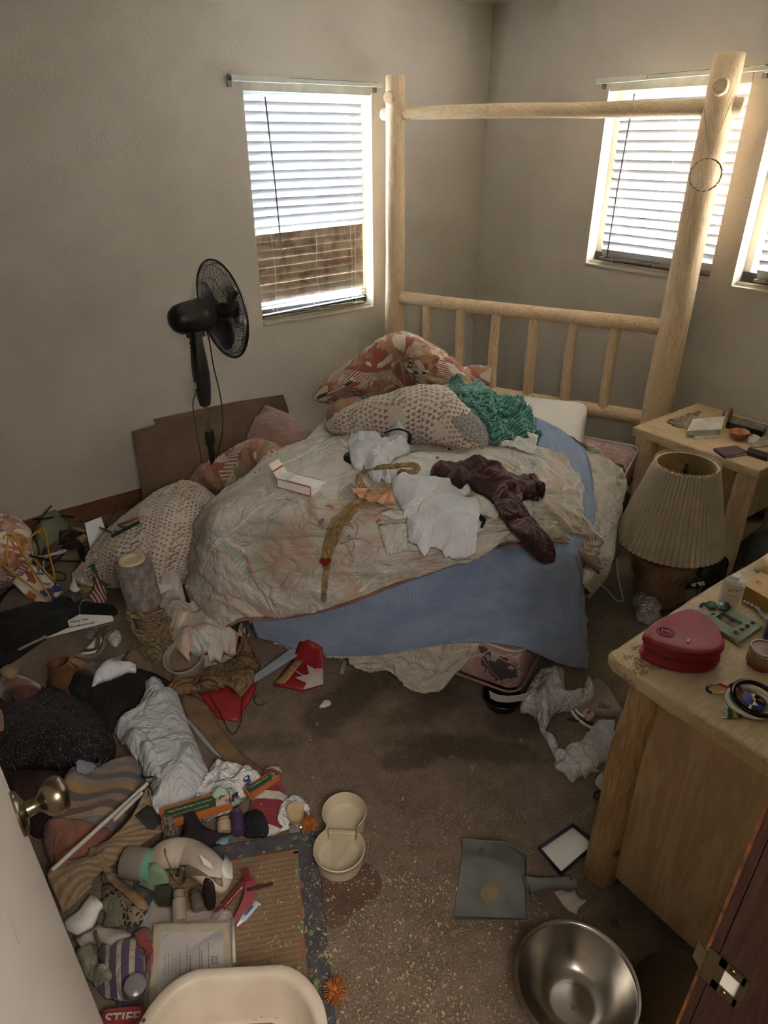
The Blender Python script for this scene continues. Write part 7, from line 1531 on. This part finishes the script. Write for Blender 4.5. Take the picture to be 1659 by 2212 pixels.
HP('doily_bag', [(0, 1432), (25, 1430), (40, 1442), (38, 1458), (0, 1462)], cloth('#A88F6C', 200), 'cream and gold folded cloth at the left edge below the black lace', 'cloth', h=.03, edge=.02, fold=(.01, .05, 0, 2.), seed=173)
HP('white_envelope', [(172, 1415), (200, 1385), (218, 1368), (222, 1385), (205, 1410)], PAPER, 'white torn envelope beside the straps above the khaki cloth', 'envelope', h=.01, edge=.004, fold=(.006, .06, 0, 2.), closed=False, seed=174)
ribbon('strap', 'khaki webbing strap looped between envelope and carpeted post', 'strap', [hit(165, 1415, .012), hit(200, 1418, .015), hit(222, 1400, .02), (hit(230, 1372, .03)), hit(248, 1362, .03)], .014, mat('#7E7860', .8))
ribbon('strap', 'second pale webbing strap nearer the carpeted post', 'strap', [hit(180, 1405, .012), hit(208, 1400, .02), hit(214, 1372, .03), hit(232, 1352, .03)], .016, mat('#5F5644', .8))
HP('tissue', [(232, 1370), (255, 1362), (262, 1378), (250, 1395), (238, 1388)], MILKY, 'shiny white tissue beside the base of the carpeted post', 'tissue', h=.02, edge=.015, fold=(.012, .03, 0, 1.6), seed=175, res=.005)
HP('tissue', [(180, 1368), (190, 1352), (212, 1352), (205, 1372), (190, 1380)], CLR, 'crinkled clear wrapper under the paper covered hanger', 'wrapper', h=.02, edge=.015, fold=(.012, .03, 0, 1.6), seed=176, res=.005, sup=False)
# paper item with rings at far left
ribbon('cardboard_ring', 'layered pink cardboard edge at the left edge beside the door', 'cardboard', [hit(-5, 1530, .06), hit(8, 1550, .06), hit(0, 1580, .05)], .02, mat('#B08A78', .8))
# ================================================================== floor between bed and door
# plastic tub
tb_ = P(408, 1432, .05); T(G().lathe([(0, .004), (.055, .004), (.062, .012), (.072, .075), (.076, .077), (.076, .081), (.070, .081), (.060, .016), (.053, .009), (0, .009)], Vector((tb_.x, tb_.y, .03)), (-.25, -.2, 1), 40), 'plastic_tub', 'empty translucent plastic tub beside the kraft paper bag', 'tub', M('tub_plastic', '#C6C2BA', .25, Alpha=.42).m, auto=50)
# red gift bags
RDP = mat('#8E1A22', .5, var=.08)
o = HP('paper_bag', [(425, 1492), (470, 1480), (560, 1460), (548, 1500), (512, 1558), (470, 1552)], RDP, 'dark red paper gift bag below the kraft bag', 'bag', h=.012, edge=.006, fold=(.008, .12, .5, 2.), closed=False, seed=181)
adopt(T(G().tube(bezier([hit(452, 1500, .004), hit(478, 1545, .006), hit(494, 1578, .003), hit(505, 1585, .003), hit(520, 1560, .003), hit(522, 1520, .005), hit(528, 1495, .006)], 8), .0018, 6), 'bag_handle', 'x', 'x', mat('#2A1416', .6)), o)
T(G().tube(bezier([hit(555, 1500, .003), hit(548, 1512, .003), hit(560, 1524, .003), hit(575, 1518, .003)], 8), .002, 6), 'wire_loop', 'small dark wire loop on the carpet right of the red gift bag', 'wire', mat('#2A2624', .5))
o = HP('paper_bag', [(590, 1480), (612, 1452), (640, 1418), (698, 1408), (700, 1440), (698, 1478), (655, 1492)], RDP, 'red gift bag with a white star standing under the bed edge', 'bag', h=.014, edge=.006, fold=None, closed=False, seed=182)
st_ = [(698, 1434), (682, 1446), (662, 1436), (668, 1456), (638, 1464), (662, 1476), (655, 1490), (698, 1478)]
G_ = G().prism([P(x, y, hit(670, 1460).z+.003) for x, y in st_], (0, 0, .001)).out('white_star', mat('#C9BDAE', .7), None); G_.parent = o; G_.location = G_.location-o.location
adopt(T(G().tube(bezier([P(628, 1440, .03), P(650, 1456, .035), P(690, 1468, .03), P(696, 1460, .03)], 8), .002, 6), 'bag_handle', 'x', 'x', mat('#C2B8A4', .7)), o)
HP('kraft_strip', [(594, 1478), (640, 1425), (656, 1428), (615, 1478)], CARD, 'brown paper strip on the starred gift bag', 'paper', h=.004, edge=.003, fold=None, closed=False, seed=183)
card('white_board', [(550, 1475), (548, 1462), (640, 1395), (650, 1412)], mat('#A9B0B4', .6), zs=[.02, .02, .02, .02], th=.006, label='long pale blue-white board sliding out from under the bed', cat='board')
KRF = M('kraft', '#7E6444', .9); KRF.base(KRF.mix(KRF.noise(5, 3).smooth(.3, .7), '#735A3C', '#896E4C')); KRF.crease(7, 1., .02); KRF = KRF.m
KB = HP('paper_bag', [(360, 1480), (378, 1450), (440, 1438), (478, 1440), (530, 1402), (562, 1430), (548, 1470), (520, 1502), (490, 1478), (440, 1490), (390, 1498)], KRF, 'crumpled brown kraft paper bag beside the plastic tub', 'bag', h=.045, edge=.03, fold=[(.028, .10, .5, 1.8)], closed=False, seed=184)
adopt(T(G().tube(bezier([hit(420, 1480, .004), hit(440, 1470, .012), hit(460, 1470, .012), hit(470, 1478, .004)], 6), .003, 6), 'twine_handle', 'x', 'x', mat('#3A2A22', .7)), KB)
card('white_clip', [(733, 1455), (740, 1428), (748, 1430), (742, 1458)], mat('#9C988A', .6), lift=.01, th=.003, label='small pale strip standing below the lace valance', cat='strip')
HP('plastic_curl', [(690, 1527), (700, 1515), (712, 1514), (715, 1522), (702, 1528)], MILKY, 'curl of clear plastic on the stained carpet', 'scrap', h=.01, edge=.005, fold=(.006, .02, 0, 1.5), seed=185, res=.004)
# bowl and white strip at the bed corner
bb = P(1085, 1510, .03); T(G().lathe([(0, .003), (.045, .003), (.055, .010), (.066, .045), (.068, .048), (.066, .050), (.061, .046), (.050, .014), (0, .009)], Vector((bb.x, bb.y, 0)), seg=36), 'black_bowl', 'black plastic bowl on the carpet below the box spring corner', 'bowl', mat('#1C1917', .35), auto=50)
ribbon('torn_edge', 'curved white plastic strip under the box spring corner', 'strip', [P(1058, 1500, .085), P(1075, 1508, .085), P(1105, 1510, .085), P(1135, 1504, .085), P(1150, 1490, .085)], .045, WHITE, upright=.75)
# plastic bags under the corner, right
HP('plastic_bag', [(1125, 1520), (1140, 1480), (1160, 1452), (1200, 1445), (1240, 1435), (1280, 1460), (1282, 1500), (1240, 1520), (1200, 1530), (1180, 1560), (1150, 1530)], MILKY, 'milky plastic bag bunched on the floor at the foot corner of the bed', 'bag', h=.10, edge=.06, fold=[(.06, .08, .6, 2.), (.02, .03, 1., 2.)], seed=186, res=.006, sup=False, cap=.0)
HP('plastic_bag', [(1165, 1560), (1185, 1580), (1210, 1620), (1250, 1600), (1285, 1560), (1330, 1555), (1325, 1600), (1310, 1640), (1290, 1660), (1250, 1680), (1220, 1675), (1190, 1630)], MILKY, 'torn milky plastic bag stretched toward the dresser leg', 'bag', h=.03, edge=.03, fold=[(.04, .06, .6, 2.), (.014, .025, 1., 2.)], seed=187, res=.005, wig=.012, sup=False)
PB = HP('plastic_bag', [(1240, 1520), (1290, 1465), (1330, 1510), (1345, 1540), (1300, 1545), (1265, 1540)], mat('#A8958C', .4, Alpha=.85), 'pinkish printed shopping bag beside the white plastic tubes', 'bag', h=.02, edge=.02, fold=[(.02, .04, .6, 2.)], seed=188, res=.005)
text('ılau', mat('#3A3434', .6), hit(1305, 1525, .02), P(1325, 1525, .03)-P(1290, 1520, .03), Vector(UP), .03, 'bag_lettering', None, italic=.2); adopt(bpy.data.objects['bag_lettering'], PB)
HP('plastic_bag', [(1285, 1690), (1300, 1668), (1320, 1660), (1315, 1700), (1300, 1705)], MILKY, 'white plastic scrap beside the dresser leg', 'scrap', h=.015, edge=.01, fold=(.012, .03, 0, 1.6), seed=189, res=.004)
T(G().tube(bezier([P(1230, 1505, .008), P(1245, 1535, .008), P(1262, 1548, .008)], 4), .005, 8), 'plastic_tube', 'short white plastic tube beside the matchbox', 'tube', WHITE)
T(G().tube(bezier([P(1228, 1525, .008), P(1250, 1555, .008), P(1282, 1575, .008)], 4), .005, 8), 'plastic_tube', 'longer white plastic tube crossing the purple pen', 'tube', WHITE)
T(G().tube([P(1225, 1553, .006), P(1250, 1558, .006)], .0042, 8), 'pen', 'purple and green pen lying below the white plastic tubes', 'pen', mat('#3A2148', .4)); T(G().tube([P(1251, 1558, .006), P(1282, 1563, .006)], .004, 8), 'pen', 'dark green pen end in line with the purple pen', 'pen', mat('#223A30', .4))
MBX = slab('matchbox', 'small white matchbox with a red print', 'matchbox', [(1258, 1538), (1272, 1528), (1284, 1542), (1272, 1552)], .0, .015, mat('#D8CFC0', .7)); adopt(card('red_print', [(1266, 1538), (1273, 1533), (1277, 1540), (1270, 1544)], mat('#B05A48', .6), zs=[.0158]*4, th=.0006, parent=None, label='x', cat='x'), MBX)
T(G().tube(bezier([P(1296, 1710, .006), P(1286, 1712, .006), P(1284, 1722, .006), P(1294, 1729, .006)], 6), .0035, 8), 'black_hook', 'small black hook peeping out behind the dresser leg', 'hook', BLK)
T(G().tube(bezier([P(1335, 1520, .004), P(1330, 1535, .004), P(1336, 1550, .004), P(1345, 1548, .004)], 6), .0015, 6), 'string', 'thin white string by the dresser leg', 'string', WHITE)
# hanger at bed side, bag by the lamp
hang2('white plastic hanger leaning on the floor below the hanging sheet', [(1297, 1255, .03), (1312, 1275, .02), (1332, 1297, .01), (1345, 1298, .01), (1345, 1290, .02), (1335, 1245, .10), (1330, 1195, .20), (1320, 1200, .18)], [(1325, 1195, .2), (1318, 1185, .22), (1312, 1195, .21)], WHH, .0042)
HP('plastic_bag', [(1366, 1292), (1378, 1277), (1405, 1280), (1437, 1300), (1425, 1315), (1428, 1330), (1400, 1342), (1375, 1330), (1372, 1310)], MILKY, 'crumpled white plastic bag in front of the terracotta lamp', 'bag', h=.06, edge=.04, fold=[(.04, .05, .6, 1.6), (.012, .02, 1., 2.)], seed=190, res=.005, cap=.0)
# dream catcher on the right post
dcx = Rp-av*.085; dcn = empty('dream_catcher', 'small round dream catcher hanging from the right log post', 'dream catcher', (dcx.x, dcx.y, 1.5))
def onplane(x, y):
    d = Vector(ray(x, y)); t = (dcx-Vector(CAM)).dot(av)/d.dot(av); return Vector(CAM)+d*t
ctr = onplane(1524, 378); rr3 = (onplane(1524, 343)-ctr).length; DCM = mat('#6E5A48', .7, var=.5, vs=90)
lp = [ctr+ev*rr3*math.cos(2*math.pi*k/36)+Zh*rr3*math.sin(2*math.pi*k/36) for k in range(36)]
G().tube(lp, .0028, 6, closed=True).out('hoop', mat('#8A7460', .7), dcn, True)
G().tube([ctr+(ev*math.cos(a)+Zh*math.sin(a))*(rr3+.003*math.cos(a*18))+av*.0035*math.sin(a*18) for a in [2*math.pi*k/160 for k in range(160)]], .0024, 5, closed=True).out('wrapped_cord', mat('#C9BCA4', .7), dcn, True)
g = G()
for rad in (1., .72, .45):
    pv = [ctr+(ev*math.cos(2*math.pi*k/9+rad*1.2)+Zh*math.sin(2*math.pi*k/9+rad*1.2))*rr3*rad for k in range(9)]; pn = [ctr+(ev*math.cos(2*math.pi*(k+.5)/9+rad*1.2)+Zh*math.sin(2*math.pi*(k+.5)/9+rad*1.2))*rr3*(rad-.22) for k in range(9)]
    for k in range(9): g.tube([pv[k], pn[k], pv[(k+1) % 9]], .0006, 4)
g.out('web', mat('#CFC6B4', .7), dcn); G().lathe([(0, -.006), (.006, -.003), (.006, .003), (0, .006)], ctr+ev*-.012-Zh*.01, (1, 0, 0), 10).out('bead', mat('#DAD6CC', .4), dcn, True)
for dx in (-.01, .004): G().tube([ctr-Zh*rr3+ev*dx, ctr-Zh*(rr3+.03)+ev*dx*1.4, ctr-Zh*(rr3+.055)+ev*dx*1.2], .0014, 5).out('tassel', mat('#C9BCA0', .8), dcn, True)
G().tube(bezier([onplane(1583, 212), onplane(1560, 270), onplane(1537, 330), onplane(1534, 343)], 5), .0013, 5).tube(bezier([onplane(1522, 235), onplane(1528, 300), onplane(1535, 330)], 5), .0013, 5).out('hanging_cord', mat('#8E7A62', .8), dcn, True)
# ------------------------------------------------------------------ scattered chips and crumbs
CH = [mat('#A68D68', .9), mat('#BDA885', .9), mat('#8A7050', .9)]
rd = random.Random(21); meshes = []
for k in range(5):
    g = G(); L = rd.uniform(.006, .011); n = 5; a0 = rd.uniform(.4, 1.4)
    rings = []
    for i in range(n+1):
        t = i/n-.5; c = Vector((L*t*math.cos(t*a0), L*t*math.sin(t*a0), .002+.002*math.cos(t*5))); w_ = .0018*(1-abs(t)*.8)
        rings.append([c+Vector((0, -w_, 0)), c+Vector((0, w_, 0)), c+Vector((0, w_, .0009)), c+Vector((0, -w_, .0009))])
    o = g.rings(rings).out('wood_chip', CH[k % 3], None); meshes.append(o.data); bpy.data.objects.remove(o)
zones = [(700, 1980, 1000, 2212, 120), (560, 1860, 720, 2100, 50), (820, 1750, 1200, 2000, 70), (1000, 1990, 1130, 2150, 20), (600, 1560, 1250, 1760, 30)]
for (x0, y0, x1, y1, n) in zones:
    for k in range(n):
        x, y = rd.uniform(x0, x1), rd.uniform(y0, y1); p = hit(x, y, 0)
        if p.z > .02: continue
        o = bpy.data.objects.new('wood_chip', meshes[rd.randrange(5)]); COL.objects.link(o); o.location = p; o.rotation_euler = (0, 0, rd.uniform(0, 6.28)); s = rd.uniform(.6, 1.6); o.scale = (s, s, s)
        tag(o, 'tiny pale wood shaving scattered on the carpet and mat', 'wood chip', 'wood shavings on the floor')
g = G()
for k in range(800):
    x, y = rd.gauss(880, 170), rd.uniform(1880, 2212); y = y if rd.random() < .75 else rd.uniform(1740, 2000); p = P(x, y, 0); zz = down(p.x, p.y)
    if zz > .03: continue
    p.z = zz+.001; L = rd.uniform(.003, .008); a = rd.uniform(0, 6.28); cu = rd.uniform(-1.2, 1.2); w_ = rd.uniform(.0008, .0016); ln = []
    for i in range(4):
        b = a+cu*i/3; ln.append(p+Vector((math.cos(b)*L*(i/3-.5), math.sin(b)*L*(i/3-.5), .001*(i % 2)))); 
    sd = Vector((-math.sin(a), math.cos(a), 0))*w_
    g.rings([[q-sd, q+sd, q+sd+Zh*.0008, q-sd+Zh*.0008] for q in ln])
o = g.out('fine_shavings', CH[1]); tag(o, 'dense scatter of small curled wood shavings between mat and steel bowl', 'wood shavings', kind='stuff')
g = G()
for k in range(2600):
    x = rd.uniform(480, 1300) if k % 3 else rd.uniform(640, 1100); y = rd.uniform(1480, 2212) if k % 2 else rd.uniform(1900, 2212); p = P(x, y, .0005)
    if down(p.x, p.y) > .02: continue
    p.z = down(p.x, p.y)+.0004; a = rd.uniform(0, 3.14); s = rd.uniform(.0008, .0022); d = Vector((math.cos(a), math.sin(a), 0)); q = Vector((-d.y, d.x, 0))
    g.prism([p-d*s, p-q*s*.5, p+d*s, p+q*s*.5], (0, 0, .0012))
o = g.out('crumbs', mat('#BFA98A', .9, var=.3, vs=30)); tag(o, 'fine pale crumbs strewn over the open carpet', 'crumbs', kind='stuff')
for x, y in ((1019, 1660), (1198, 1440)): leaf(x, y, .018, .008, 1.2, 'small yellow leaf scrap on the open carpet' if x < 1100 else 'tiny scrap by the plastic bag', mat('#B0A060', .8), lift=.004)
